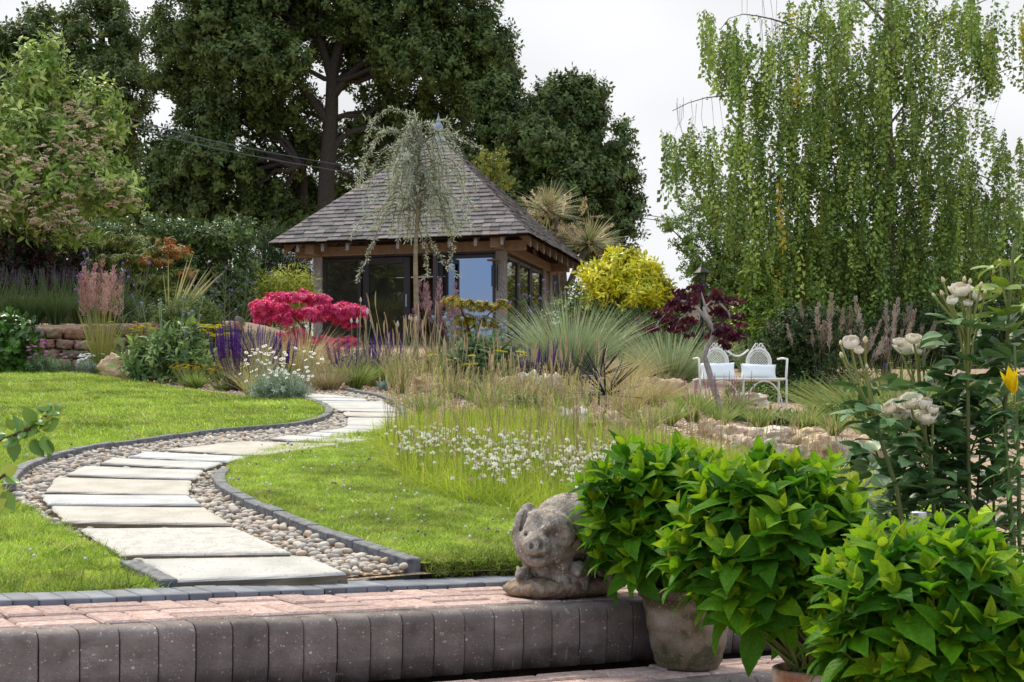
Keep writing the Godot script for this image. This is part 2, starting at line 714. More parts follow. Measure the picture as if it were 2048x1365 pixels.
func frame_at(t: float, s: float, up: float) -> Transform3D:
	# x along the step edge, y up, z towards the camera
	return Transform3D(Basis(Vector3(TC, -0.02, -TS), Vector3.UP, Vector3(TS, 0, TC)), T(t, s, up))


func terrace() -> void:
	var st := place("terrace", "structure")
	var bed := B.new()
	bed.box(Transform3D(frame_at(2.0, 3.99, -0.24).basis, T(2.0, 3.99, -0.24)), Vector3(7.0, 0.4, 0.62), 0.01, Color.WHITE)
	part("bedding", bed.mesh(false), M.soil, st)
	# red paviors in basket weave: two rows of two-brick squares
	for row in 2:
		for k in 33:
			var t0 := -1.2 + k * 0.204
			var s0 := 3.804 + row * 0.201
			for h in 2:
				var b := B.new()
				if (k + row) % 2 == 0:
					b.box(Transform3D(), Vector3(0.2, 0.06, 0.096), 0.006, Color.WHITE)
					piece("red_brick", b.mesh(false), M.red[R.randi() % 3], st, frame_at(t0, s0 + h * 0.101 - 0.05 + rf(-0.002, 0.002), -0.03 + rf(-0.003, 0.003)))
				else:
					b.box(Transform3D(), Vector3(0.096, 0.06, 0.198), 0.006, Color.WHITE)
					piece("red_brick", b.mesh(false), M.red[R.randi() % 3], st, frame_at(t0 + (h - 0.5) * 0.102, s0 + rf(-0.002, 0.002), -0.03 + rf(-0.003, 0.003)))
	for k in 92:
		var b := B.new()
		b.box(Transform3D(), Vector3(0.069, 0.06, 0.2), 0.003, Color.WHITE)
		piece("blue_brick", b.mesh(false), M.blue[R.randi() % 3], st, frame_at(-1.2 + k * 0.0725, 4.205 + rf(-0.003, 0.003), -0.018 + rf(-0.002, 0.002)))
	# kerb blocks: rounded nose, chamfered foot
	var lower := place("lower_step", "structure")
	for lev in 2:
		var own := st if lev == 0 else lower
		for k in 64:
			var t := -1.1 + k * 0.1005
			var b := B.new()
			kerb_block(b, 0.0975)
			piece("kerb_block", b.mesh(), M.kerbs[R.randi() % 3], own, frame_at(t, 3.605 - lev * 0.36, -lev * 0.186 + rf(-0.0015, 0.0015)).translated_local(Vector3(0, 0, rf(-0.002, 0.002))))
	for row in 2:
		for k in 32:
			var b := B.new()
			b.box(Transform3D(), Vector3(0.2, 0.06, 0.097), 0.006, Color.WHITE)
			piece("red_brick", b.mesh(false), M.red[R.randi() % 3], lower, frame_at(-1.1 + k * 0.204 + row * 0.1, 3.393 + row * 0.101, -0.216 + rf(-0.003, 0.003)))
	var lb := B.new()
	lb.box(Transform3D(frame_at(2.0, 3.45, -0.45).basis, T(2.0, 3.45, -0.4)), Vector3(7.0, 0.36, 0.34), 0.01, Color.WHITE)
	part("bedding", lb.mesh(false), M.soil, lower)


func litter() -> void:
	# bits of petal, leaf and grit lying on the paving
	var bit := B.new()
	bit.leaf(Vector3(0, 0, -0.5), Vector3(0, 0.1, 1).normalized(), Vector3(0, 1, -0.1).normalized(), 1.0, 0.6, 0.25, 0.3, Color.WHITE, 3)
	var h := Heap.new()
	for i in 150:
		var low := i % 3 == 0
		var at := T(rf(0.3, 3.2), rf(3.36, 3.5) if low else rf(3.72, 4.28), -0.182 if low else 0.003)
		h.put(Transform3D(basis_up(Vector3.UP + rv() * 0.25, rf(0, TAU), rf(0.004, 0.014)), at + Vector3.UP * 0.002), rc([Color(0.5, 0.42, 0.28), Color(0.3, 0.2, 0.1), Color(0.62, 0.58, 0.48), Color(0.24, 0.25, 0.09)], 0.3))
	many("leaf_litter", bit.mesh(false), M.petal, h.xf, h.col, place("paving_litter", "stuff"))


func kerb_block(b: B, w: float) -> void:
	var prof := [Vector2(-0.095, 0.0), Vector2(-0.034, 0.0), Vector2(-0.02, -0.002), Vector2(-0.009, -0.008), Vector2(-0.003, -0.017), Vector2(0.0, -0.03), Vector2(0.0, -0.075), Vector2(0.0, -0.122), Vector2(-0.002, -0.126), Vector2(-0.012, -0.186), Vector2(-0.095, -0.186)]
	var bev := 0.003
	var rings := [[-w * 0.5, 1.0], [-w * 0.5 + bev, 0.0], [w * 0.5 - bev, 0.0], [w * 0.5, 1.0]]
	var n := b.v.size()
	for r in rings:
		for p in prof:
			var q: Vector2 = p
			if r[1] > 0.5:
				q = q + (Vector2(-0.06, -0.09) - q).normalized() * bev * 1.5
			b.add(Vector3(r[0], q.y, q.x), Color.WHITE)
	var m := prof.size()
	for k in 3:
		for j in m - 1:
			var o := n + k * m + j
			for i in [o, o + m, o + m + 1, o, o + m + 1, o + 1]:
				b.ix.push_back(i)
	for e in [0, 3]:
		var c0 := b.v.size()
		for j in m:
			b.add(b.v[n + e * m + j], Color.WHITE)
		for j in range(1, m - 1):
			for i in ([c0, c0 + j, c0 + j + 1] if e == 0 else [c0, c0 + j + 1, c0 + j]):
				b.ix.push_back(i)


func pix(list: Array, up := 0.0) -> Array:
	var out := []
	for i in range(0, list.size(), 2):
		out.append(g(list[i], list[i + 1], up))
	return out


func flat(list: Array) -> PackedVector2Array:
	var out := PackedVector2Array()
	for p in list:
		out.push_back(Vector2(p.x, -p.z))
	return out


func smooth_line(pts: Array, step: float) -> Array:
	var cv := Curve3D.new()
	for i in pts.size():
		var tan: Vector3 = (pts[mini(i + 1, pts.size() - 1)] - pts[maxi(i - 1, 0)]) * 0.18
		cv.add_point(pts[i], -tan, tan)
	var out := []
	var len := cv.get_baked_length()
	var n := int(len / step)
	for i in n + 1:
		out.append(cv.sample_baked(len * i / n))
	return out


var left_line := []
var right_line := []
var slabs := []


func path() -> void:
	left_line = pix([303, 1160, 205, 1114, 102, 1065, 61, 1034, 34, 1005, 31, 990, 33, 977, 46, 960, 68, 944, 111, 927, 176, 911, 234, 901, 299, 893, 420, 876, 518, 867, 600, 859, 640, 850, 660, 840, 667, 832, 660, 824, 642, 814, 612, 806, 596, 798])
	right_line = pix([800, 1142, 710, 1112, 641, 1088, 581, 1064, 531, 1042, 494, 1026, 469, 1013, 448, 1002, 431, 989, 425, 979, 427, 967, 440, 954, 470, 936, 510, 918, 580, 899, 679, 887, 745, 879, 790, 871, 806, 860, 806, 846, 800, 832, 790, 818, 768, 805, 730, 795, 690, 787])
	for line in [left_line, right_line]:
		var q: Vector3 = line[0]
		line[0] = T(q.x * TC - q.z * TS, 4.312)
		line[0].y = ge(line[0].x, -line[0].z)
	var st := place("path", "structure")
	var b := B.new()
	var l := smooth_line(left_line, 0.1)
	var r := smooth_line(right_line, 0.1)
	var poly := flat(l)
	var back := flat(r)
	back.reverse()
	poly.append_array(back)
	sheet(b, poly, 0.2, 0.004)
	part("pebble_bed", b.mesh(false), M.gravel, st)
	# riven sandstone stepping slabs, each by its four corners as they lie on the slope
	var quads := [
		[280, 1118, 617, 1112, 694, 1145, 352, 1160, 0], [161, 1057, 468, 1054, 580, 1104, 240, 1108, 3], [102, 1012, 412, 1015, 462, 1047, 128, 1042, 1], [82, 989, 378, 991, 402, 1008, 96, 1007, 2],
		[109, 955, 384, 961, 376, 989, 90, 982, 1], [166, 932, 407, 940, 388, 957, 131, 948, 0], [223, 916, 444, 925, 411, 936, 200, 925.6, 0], [289, 903, 499, 913, 453, 922.6, 258, 913, 2],
		[485, 882, 679, 887.5, 523, 910.5, 330, 899, 1], [573, 870, 736, 878.7, 692, 886, 538, 876.5, 0], [626, 864.5, 786, 871, 748, 877.6, 604, 870, 2], [680, 857, 784, 861.5, 788, 869.6, 632, 863, 0],
		[696, 850.5, 800, 854, 784, 859.6, 680, 855.7, 2], [696, 835, 797, 836, 800, 852, 695, 849, 0], [687, 824, 794, 825.7, 797, 833.7, 690, 831, 1], [670, 817.6, 791, 818, 794, 823.5, 683, 821, 0],
		[630, 802, 765, 803, 791, 817, 670, 816.6, 0], [607, 795, 728, 797.4, 736, 801.5, 623, 799.5, 2], [611, 787, 677, 790.5, 714, 796, 608, 793.4, 0]]
	for q in quads:
		var c := pix(q.slice(0, 8), 0.045)
		slabs.append(flat(c))
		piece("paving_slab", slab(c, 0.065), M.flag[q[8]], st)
	# charcoal edging blocks on edge along both sides
	for run in [[[left_line[0], left_line[0].lerp(left_line[1], 0.55)], -1.0], [left_line.slice(5), -1.0], [right_line.slice(0, 12), 1.0], [right_line.slice(18), 1.0]]:
		var own := st
		var line := smooth_line(run[0], 0.02)
		var at := 0
		var out: float = run[1]
		while at + 6 < line.size():
			var turn: float = (line[mini(at + 12, line.size() - 1)] - line[at]).normalized().dot((line[mini(at + 6, line.size() - 1)] - line[maxi(at - 6, 0)]).normalized())
			var n := 10 if turn > 0.985 else 5
			if at + n >= line.size():
				break
			var p: Vector3 = line[at]
			var q: Vector3 = line[at + n]
			var mid := (p + q) * 0.5
			var dir := (q - p).normalized()
			var side_v := dir.cross(Vector3.UP).normalized() * out
			var e := B.new()
			e.box(Transform3D(), Vector3(p.distance_to(q) - 0.006, 0.12, 0.058), 0.004, Color.WHITE)
			piece("edging_block", e.mesh(false), M.edging, own, Transform3D(Basis(dir, side_v.cross(dir).normalized() * (1.0 if out > 0 else -1.0), side_v * (1.0 if out > 0 else -1.0)).orthonormalized(), mid + side_v * 0.029 + Vector3.UP * rf(-0.012, -0.005)))
			at += n
	# rounded pebbles fill the margins
	var shapes := []
	for k in 4:
		var sb := B.new()
		sb.stone(Transform3D(), Vector3(1.0, rf(0.5, 0.62), rf(0.68, 0.82)), 4, 0.05, 0.12, N, Vector3(k, 0, 0), Color.WHITE)
		shapes.append(sb.welded())
	var lo := Vector2(1e9, 1e9)
	var hi := -lo
	for p in poly:
		lo = lo.min(p)
		hi = hi.max(p)
	var heaps := [Heap.new(), Heap.new(), Heap.new(), Heap.new()]
	var near := []
	var placed := {}
	for i in 80000:
		var p := Vector2(rf(lo.x, hi.x), rf(lo.y, hi.y))
		if not Geometry2D.is_point_in_polygon(p, poly):
			continue
		var hit := false
		for s in slabs:
			if Geometry2D.is_point_in_polygon(p, s) or Geometry2D.is_point_in_polygon(p + Vector2(0, 0.028), s):
				hit = true
				break
		if hit:
			continue
		var size := rf(0.026, 0.05)
		var clash := 0
		var cell := Vector2i(floori(p.x / 0.06), floori(p.y / 0.06))
		for a in [-1, 0, 1]:
			for c in [-1, 0, 1]:
				for o in placed.get(cell + Vector2i(a, c), []):
					if p.distance_to(Vector2(o.x, o.y)) < (size + o.z) * 0.36:
						clash += 1
		if clash > 0:
			continue
		if not placed.has(cell):
			placed[cell] = []
		placed[cell].append(Vector3(p.x, p.y, size))
		var col := rc([Color(0.48, 0.41, 0.31), Color(0.41, 0.36, 0.3), Color(0.51, 0.39, 0.29), Color(0.55, 0.49, 0.39), Color(0.3, 0.28, 0.25), Color(0.49, 0.44, 0.36)], 0.2)
		var tr := Transform3D(basis_up(Vector3.UP + rv() * 0.35, rf(0, TAU), size), Vector3(p.x, ge(p.x, p.y) + size * rf(0.22, 0.55), -p.y))
		near.append([p.y, tr, col, R.randi() % 4])
	near.sort_custom(func(a, c): return a[0] < c[0])
	var pm := {}
	for i in near.size():
		var e: Array = near[i]
		if i < 300:
			var key := "%d" % (i % 24)
			if not pm.has(key):
				var m: StandardMaterial3D = M.pebble.duplicate()
				m.albedo_color = (e[2] as Color).linear_to_srgb()
				pm[key] = m
			piece("pebble", shapes[e[3]], pm[key], st, e[1])
		else:
			heaps[e[3]].put(e[1], e[2])
	for k in 4:
		if heaps[k].xf.size():
			many("pebble_fill", shapes[k], M.pebble, heaps[k].xf, heaps[k].col, st)


# a riven slab: top outline jittered along its edges, sides rough
func slab(c: Array, thick: float) -> ArrayMesh:
	var b := B.new()
	var ring := []
	for k in 4:
		var p: Vector3 = c[k]
		var q: Vector3 = c[(k + 1) % 4]
		var n := maxi(3, int(p.distance_to(q) / 0.06))
		for i in n:
			ring.append(p.lerp(q, float(i) / n) + Vector3(rf(-1, 1), 0, rf(-1, 1)) * (0.006 if i else 0.002))
	var mid := Vector3.ZERO
	for p in ring:
		mid += p
	mid /= ring.size()
	var n0 := ring.size()
	# broken edges tinted brown: soil stain, plus the shade on these faces painted in
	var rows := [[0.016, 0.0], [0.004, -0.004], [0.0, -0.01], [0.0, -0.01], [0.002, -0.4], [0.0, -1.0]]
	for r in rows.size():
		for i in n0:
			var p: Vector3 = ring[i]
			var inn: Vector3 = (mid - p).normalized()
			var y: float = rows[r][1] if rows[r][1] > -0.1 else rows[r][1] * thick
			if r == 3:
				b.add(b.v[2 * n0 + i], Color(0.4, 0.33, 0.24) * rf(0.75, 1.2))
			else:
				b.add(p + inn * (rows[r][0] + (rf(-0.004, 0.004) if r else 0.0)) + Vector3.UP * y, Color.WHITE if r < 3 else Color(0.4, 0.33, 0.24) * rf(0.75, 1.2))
	for k in rows.size() - 1:
		if k == 2:
			continue
		for i in n0:
			var o := k * n0 + i
			var q := k * n0 + (i + 1) % n0
			for e in [o, q, q + n0, o, q + n0, o + n0]:
				b.ix.push_back(e)
	var m := b.add(mid, Color.WHITE)
	for i in n0:
		for e in [m, (i + 1) % n0, i]:
			b.ix.push_back(e)
	return b.mesh(false)


# a sheet over the ground inside a polygon (x, d), with a skirt
func sheet(b: B, poly: PackedVector2Array, cell: float, up: float) -> void:
	var lo := Vector2(1e9, 1e9)
	var hi := -lo
	for p in poly:
		lo = lo.min(p)
		hi = hi.max(p)
	for i in int((hi.x - lo.x) / cell) + 1:
		for j in int((hi.y - lo.y) / cell) + 1:
			var a := lo + Vector2(i, j) * cell
			var sq := PackedVector2Array([a, a + Vector2(cell, 0), a + Vector2(cell, cell), a + Vector2(0, cell)])
			for pc in Geometry2D.intersect_polygons(sq, poly):
				var idx := Geometry2D.triangulate_polygon(pc)
				var n := b.v.size()
				for p in pc:
					b.add(Vector3(p.x, ge(p.x, p.y) + up, -p.y), Color.WHITE)
				for k in range(0, idx.size(), 3):
					var o := [idx[k], idx[k + 1], idx[k + 2]]
					if (pc[o[1]] - pc[o[0]]).cross(pc[o[2]] - pc[o[0]]) > 0:
						o = [o[0], o[2], o[1]]
					for e in o:
						b.ix.push_back(n + e)


func skirt(b: B, poly: PackedVector2Array, up: float, down: float) -> void:
	for i in poly.size():
		var p := poly[i]
		var q := poly[(i + 1) % poly.size()]
		var n := maxi(1, int(p.distance_to(q) / 0.1))
		for k in n:
			var e := p.lerp(q, float(k) / n)
			var f := p.lerp(q, float(k + 1) / n)
			b.quad(Vector3(e.x, ge(e.x, e.y) + up, -e.y), Vector3(f.x, ge(f.x, f.y) + up, -f.y), Vector3(f.x, ge(f.x, f.y) - down, -f.y), Vector3(e.x, ge(e.x, e.y) - down, -e.y), Color.WHITE)


func offset_line(line: Array, by: float) -> Array:
	var out := []
	for i in line.size():
		var dir: Vector3 = (line[mini(i + 1, line.size() - 1)] - line[maxi(i - 1, 0)]).normalized()
		out.append(line[i] + dir.cross(Vector3.UP).normalized() * by)
	return out


var lawn_left: PackedVector2Array
var lawn_right: PackedVector2Array


func tuft(n: int, spread: float, len: float, wid: float) -> ArrayMesh:
	var b := B.new()
	for i in n:
		var o := Vector3(rf(-1, 1), 0, rf(-1, 1)) * spread
		var dir := (Vector3.UP + Vector3(rf(-1, 1), 0, rf(-1, 1)) * 1.1).normalized()
		var k := rf(0.7, 1.25)
		var a := rf(0, TAU)
		b.blade(o, dir, len * rf(0.6, 1.2), wid, rf(0.2, 0.9), Vector3(cos(a), 0, sin(a)), Color(k * 0.8, k * 0.85, k * 0.8), Color(k, k, k), 2)
	return b.mesh(false)


func lawns() -> void:
	var l := offset_line(left_line, -0.062)
	for i in range(1, 4):
		l[i] = left_line[i]
	l = smooth_line(l, 0.15)
	var r := offset_line(right_line.slice(0, 19), 0.062)
	for i in range(12, 19):
		r[i] = right_line[i]
	r = smooth_line(r, 0.15)
	lawn_left = PackedVector2Array()
	for k in 12:
		var p := T(lerpf(-2.6, left_line[0].x * TC - left_line[0].z * TS - 0.08, k / 11.0), 4.312)
		lawn_left.push_back(Vector2(p.x, -p.z))
	lawn_left.append_array(flat(l))
	lawn_left.append_array(flat(smooth_line(pix([500, 803, 400, 790, 300, 776, 150, 753, 0, 742, -150, 738]), 0.3)))
	lawn_left.push_back(Vector2(-9.0, 16.5))
	lawn_left.push_back(Vector2(-9.0, 5.0))
	lawn_right = flat(r)
	lawn_right.append_array(flat(pix([830, 858, 900, 850, 1010, 850, 1100, 858, 1200, 880, 1330, 900, 1450, 940, 1700, 985, 2000, 1020])))
	for k in 12:
		var p := T(lerpf(4.3, right_line[0].x * TC - right_line[0].z * TS + 0.1, k / 11.0), 4.312)
		lawn_right.push_back(Vector2(p.x, -p.z))
	for side in 2:
		var poly := lawn_left if side == 0 else lawn_right
		var st := place("lawn", "structure")
		var b := B.new()
		sheet(b, poly, 0.2, 0.03)
		part("turf", b.mesh(false), M.turf, st)
		var eb := B.new()
		skirt(eb, poly, 0.028, 0.05)
		part("cut_edge", eb.mesh(false), M.soil, st)
		var near := Heap.new()
		var far := Heap.new()
		var cols := [Color(0.36, 0.49, 0.055), Color(0.46, 0.56, 0.085), Color(0.23, 0.37, 0.045), Color(0.53, 0.51, 0.18), Color(0.4, 0.51, 0.065), Color(0.17, 0.29, 0.035)]
		for i in (150000 if side == 0 else 52000):
			var p := Vector2(rf(-7.5, -0.3), rf(4.2, 19.0)) if side == 0 else Vector2(rf(-1.9, 2.2), rf(4.6, 10.8))
			if absf(p.x) > p.y * 0.37 + 0.1 or R.randf() > clampf(7.5 / p.y, 0.0, 1.0) * (1.0 if side else 0.75):
				continue
			if not Geometry2D.is_point_in_polygon(p, poly):
				continue
			var patch := 1.0 + 0.3 * N.get_noise_2d(p.x * 4.0, p.y * 5.0) + 0.4 * N.get_noise_2d(p.x * 14.0, p.y * 14.0) + 0.5 * N.get_noise_2d(p.x * 70.0, p.y * 70.0)
			var c := rc(cols, 0.25) * patch
			var k := rf(0.75, 1.25)
			if p.y < 9.0:
				near.put(Transform3D(basis_up(Vector3.UP + rv() * 0.15, rf(0, TAU), k), Vector3(p.x, ge(p.x, p.y) + 0.026, -p.y)), c)
			else:
				far.put(Transform3D(basis_up(Vector3.UP + rv() * 0.15, rf(0, TAU), k * 1.45), Vector3(p.x, ge(p.x, p.y) + 0.026, -p.y)), c)
		for i in 2600:
			var t := rf(-1.5, left_line[0].x * TC - left_line[0].z * TS - 0.1) if side == 0 else rf(right_line[0].x * TC - right_line[0].z * TS + 0.1, 4.2)
			var e := T(t, 4.312 + rf(0.0, 0.05))
			near.put(Transform3D(basis_up(Vector3(TS * 0.5, 0.8, TC * 0.5) + rv() * 0.5, rf(0, TAU), rf(0.6, 1.3)), Vector3(e.x, ge(e.x, -e.z) + rf(-0.005, 0.026), e.z)), rc(cols, 0.35) * rf(0.6, 1.0))
		many("grass", tuft(16, 0.035, 0.038, 0.0032), M.grass, near.xf, near.col, st)
		many("grass", tuft(14, 0.045, 0.034, 0.0045), M.grass, far.xf, far.col, st)
		# small white clover heads and violet self-heal in the turf
		var dots := Heap.new()
		for i in (1500 if side == 0 else 900):
			var p := Vector2(rf(-7.0, -0.3), rf(4.2, 18.0)) if side == 0 else Vector2(rf(-1.9, 1.8), rf(4.6, 9.5))
			if Geometry2D.is_point_in_polygon(p, poly) and N.get_noise_2d(p.x * 9.0, p.y * 9.0) > -0.05:
				var c := rc([Color(0.7, 0.68, 0.6), Color(0.6, 0.58, 0.5)], 0.15) if R.randf() < 0.72 else rc([Color(0.16, 0.09, 0.3), Color(0.2, 0.12, 0.12)], 0.2)
				dots.put(Transform3D(basis_up(Vector3.UP, rf(0, TAU), rf(0.008, 0.014)), Vector3(p.x, ge(p.x, p.y) + rf(0.05, 0.075), -p.y)), c)
		var ball := B.new()
		ball.stone(Transform3D(), Vector3(1, 0.9, 1), 2, 0.0, 0.5, N, Vector3.ONE, Color.WHITE)
		many("clover", ball.mesh(false), M.petal, dots.xf, dots.col, st)


# ---- the oak summerhouse; own axes: x along the front (0 at the right corner), z towards the camera, y from the floor
func summerhouse() -> void:
	var o := thing("summerhouse", "oak framed summerhouse with pyramid shingle roof and dark glazed folding doors", "summerhouse", Vector3(-0.14, CH + 1.76, -28.0))
	o.rotation.y = deg_to_rad(-15.0)
	var W := 4.12
	var id := Transform3D()
	# floor and back walls
	var fb := B.new()
	fb.box(Transform3D(Basis(), Vector3(-W / 2, -0.1, -W / 2)), Vector3(W + 0.2, 0.2, W + 0.2), 0.02, Color.WHITE)
	part("floor", fb.mesh(false), M.dark, o)
	for w in [[Vector3(-W / 2, 0.95, -W + 0.1), Vector3(W - 0.1, 1.9, 0.08)], [Vector3(-W + 0.1, 0.95, -W / 2), Vector3(0.08, 1.9, W - 0.3)], [Vector3(-0.09, 0.95, -3.72), Vector3(0.08, 1.9, 0.6)]]:
		var b := B.new()
		b.box(Transform3D(Basis(), w[0]), w[1], 0.004, Color.WHITE)
		part("wall", b.mesh(false), M.oak, o)
	# corner posts and the two side posts
	for p in [Vector3(-0.1, 0, -0.1), Vector3(-W + 0.1, 0, -0.1), Vector3(-0.1, 0, -W + 0.1), Vector3(-W + 0.1, 0, -W + 0.1), Vector3(-0.1, 0, -3.4)]:
		var b := B.new()
		b.box(Transform3D(Basis(), p + Vector3(0, 0.96, 0)), Vector3(0.2, 1.92, 0.2), 0.012, Color.WHITE)
		part("post", b.mesh(false), M.grey_oak, o)
	# wall plates run past the corners and show their ends
	for p in [[Vector3(-W / 2, 2.02, -0.1), Vector3(W + 0.8, 0.2, 0.2)], [Vector3(-W / 2, 2.02, -W + 0.1), Vector3(W + 0.8, 0.2, 0.2)], [Vector3(-0.1, 2.025, -W / 2), Vector3(0.195, 0.2, W + 0.84)], [Vector3(-W + 0.1, 2.025, -W / 2), Vector3(0.195, 0.2, W + 0.84)]]:
		var b := B.new()
		b.box(Transform3D(Basis(), p[0]), p[1], 0.015, Color.WHITE)
		part("beam", b.mesh(false), M.oak if p[1].x > 1.0 else M.oak_side, o)
	# roof: deck, tiles, finial
	var E := 0.68
	var eave := 2.12
	var half := W / 2 + E
	var c := Vector3(-W / 2, 0, -W / 2)
	var apex := Vector3(c.x, 4.72, c.z)
	var pitch := atan2(apex.y - eave, half)
	var deck := B.new()
	var k4 := []
	for q in [[1, 1], [-1, 1], [-1, -1], [1, -1]]:
		k4.append(Vector3(c.x + q[0] * (half - 0.04), eave - 0.03, c.z + q[1] * (half - 0.04)))
	for i in 4:
		deck.tri(k4[i], apex - Vector3.UP * 0.07, k4[(i + 1) % 4], Color.WHITE)
	part("roof_deck", deck.mesh(false), M.dark, o)
	var tone := [Color(0.155, 0.138, 0.13), Color(0.2, 0.178, 0.165), Color(0.125, 0.113, 0.108), Color(0.23, 0.195, 0.178), Color(0.18, 0.167, 0.16), Color(0.2, 0.155, 0.14), Color(0.15, 0.15, 0.13)]
	var slope_len := half / cos(pitch)
	var gauge := 0.135
	var shown := 0
	var rest := B.new()
	for side in 4:
		var out: Vector3 = [Vector3(0, 0, 1), Vector3(1, 0, 0), Vector3(0, 0, -1), Vector3(-1, 0, 0)][side]
		var along := Vector3.UP.cross(out)
		var up := -out * cos(pitch) + Vector3.UP * sin(pitch)
		var nrm := out * sin(pitch) + Vector3.UP * cos(pitch)
		var foot := c + out * half + Vector3.UP * eave
		for row in int(slope_len / gauge):
			var r := row * gauge
			var hw := half - r * cos(pitch)
			if hw < 0.12:
				break
			var x := -hw
			while x < hw - 0.01:
				var w := rf(0.16, 0.27)
				if x + w > hw - 0.09:
					w = hw - x
				var r1 := r + gauge * 1.25
				var hw1 := half - r1 * cos(pitch)
				var xa := x + 0.003
				var xb := x + w - 0.003
				var lift := rf(0.0, 0.012)
				var drop := rf(-0.012, 0.012)
				var th := rf(0.014, 0.022)
				var low := [foot + along * xa + up * (r + drop), foot + along * xb + up * (r + drop)]
				var high := [foot + along * clampf(xa, -hw1, hw1) + up * r1, foot + along * clampf(xb, -hw1, hw1) + up * r1]
				var kc := rc(tone, 0.28)
				var bits := [low[0] + nrm * (0.012 + lift), low[1] + nrm * (0.012 + lift + rf(-0.003, 0.003)), high[1] - nrm * 0.004, high[0] - nrm * 0.004]
				var t := B.new() if (side == 0 and shown < 215) or (side == 1 and shown < 300) else rest
				t.quad(bits[0] + nrm * th, bits[3] + nrm * th, bits[2] + nrm * th, bits[1] + nrm * th, kc)
				t.quad(bits[0], bits[0] + nrm * th, bits[1] + nrm * th, bits[1], kc)
				t.quad(bits[0], bits[3], bits[3] + nrm * th, bits[0] + nrm * th, kc)
				t.quad(bits[1], bits[1] + nrm * th, bits[2] + nrm * th, bits[2], kc)
				if t != rest:
					piece("roof_tile", t.mesh(false), M.tile, o)
					shown += 1
				x += w
		if side == 1:
			shown = 1000
	part("tiling", rest.mesh(false), M.tile, o, true)
	var fin := B.new()
	fin.lathe([Vector2(0.2, -0.12), Vector2(0.13, 0.0), Vector2(0.07, 0.04), Vector2(0.075, 0.08), Vector2(0.115, 0.16), Vector2(0.1, 0.24), Vector2(0.05, 0.33), Vector2(0.018, 0.46), Vector2(0.0, 0.56)], 14, apex + Vector3(0, -0.03, 0), Color.WHITE)
	part("finial", fin.mesh(), M.lead, o)
	# rafter feet with plumb-cut ends on the two sides seen and behind
	for side in 4:
		var out: Vector3 = [Vector3(0, 0, 1), Vector3(1, 0, 0), Vector3(0, 0, -1), Vector3(-1, 0, 0)][side]
		var along := Vector3.UP.cross(out)
		for i in 9:
			var x := -2.15 + i * (4.3 / 8.0)
			if side == 1 or side == 3:
				x = -2.2 + i * 0.55
			var b := B.new()
			var h0 := eave - 0.06
			var zs := [2.06, half - 0.12]
			var pts := []
			for e in zs:
				var y: float = h0 + (half - e) * tan(pitch)
				pts.append([c + out * e + along * (x - 0.03) + Vector3.UP * y, c + out * e + along * (x + 0.03) + Vector3.UP * y])
			var dn := Vector3.DOWN * 0.23
			b.quad(pts[1][0], pts[1][1], pts[1][1] + dn, pts[1][0] + dn, Color.WHITE)
			b.quad(pts[0][0], pts[1][0], pts[1][0] + dn, pts[0][0] + dn, Color.WHITE)
			b.quad(pts[1][1], pts[0][1], pts[0][1] + dn, pts[1][1] + dn, Color.WHITE)
			b.quad(pts[1][0] + dn, pts[1][1] + dn, pts[0][1] + dn, pts[0][0] + dn, Color.WHITE)
			b.quad(pts[0][0], pts[0][1], pts[1][1], pts[1][0], Color.WHITE)
			var ra := part("rafter", b.mesh(false), M.oak, o)
			var cap := B.new()
			cap.box(Transform3D(Basis(along, Vector3.UP, out).orthonormalized(), (pts[1][0] + pts[1][1]) * 0.5 + dn * 0.5 + out * 0.004), Vector3(0.062, 0.23, 0.012), 0.002, Color.WHITE)
			part("rafter_end", cap.mesh(false), M.grey_oak, ra)
	# front joinery
	glazed(o, "window", -0.2, -1.28, 0.0, M.mirror_pane)
	glazed(o, "door", -2.02, -3.04, 0.0, M.pane, 0.13)
	glazed(o, "window", -3.08, -3.92, 0.0, M.pane)
	# side windows
	for z in [-0.2, -1.25, -2.3]:
		glazed(o, "side_window", z, z - 1.0, PI / 2, M.pane)
	# the open leaf stands at right angles to the front
	var leaf := Node3D.new()
	leaf.name = "open_door"
	o.add_child(leaf)
	leaf.position = Vector3(-1.32, 0, -0.02)
	leaf.rotation.y = deg_to_rad(-84.0)
	glazed_into(leaf, 0.72, 1.86, 0.1, M.pane)
	for y in [0.35, 1.55]:
		var hb := B.new()
		hb.tube([Vector3(0, y, 0.03), Vector3(0, y + 0.11, 0.03)], [0.012, 0.012], 6, Color.WHITE)
		piece("hinge", hb.mesh(false), M.steel, leaf)
	var hd := B.new()
	hd.tube([Vector3(0.95, 0.86, 0.07), Vector3(0.95, 1.08, 0.07)], [0.01, 0.01], 6, Color.WHITE)
	hd.box(Transform3D(Basis(), Vector3(0.95, 0.97, 0.045)), Vector3(0.03, 0.26, 0.02), 0.004, Color.WHITE)
	part("handle", hd.mesh(false), M.steel, o.get_node("door"))
	# head board above the joinery
	var hb2 := B.new()
	hb2.box(Transform3D(Basis(), Vector3(-W / 2, 1.9, -0.08)), Vector3(W - 0.4, 0.05, 0.09), 0.004, Color.WHITE)
	part("head_board", hb2.mesh(false), M.joinery, o)
	# wind chime on the right-hand post
	var ch := thing("wind_chime", "small wind chime with wooden disc and dark tubes hanging at the summerhouse corner", "wind chime", o.transform * Vector3(-0.2, 1.0, 0.14))
	var cb := B.new()
	cb.lathe([Vector2(0, 0.72), Vector2(0.13, 0.715), Vector2(0.13, 0.695), Vector2(0, 0.69)], 14, Vector3.ZERO, Color(0.25, 0.14, 0.07))
	part("disc", cb.mesh(false), M.matte, ch)
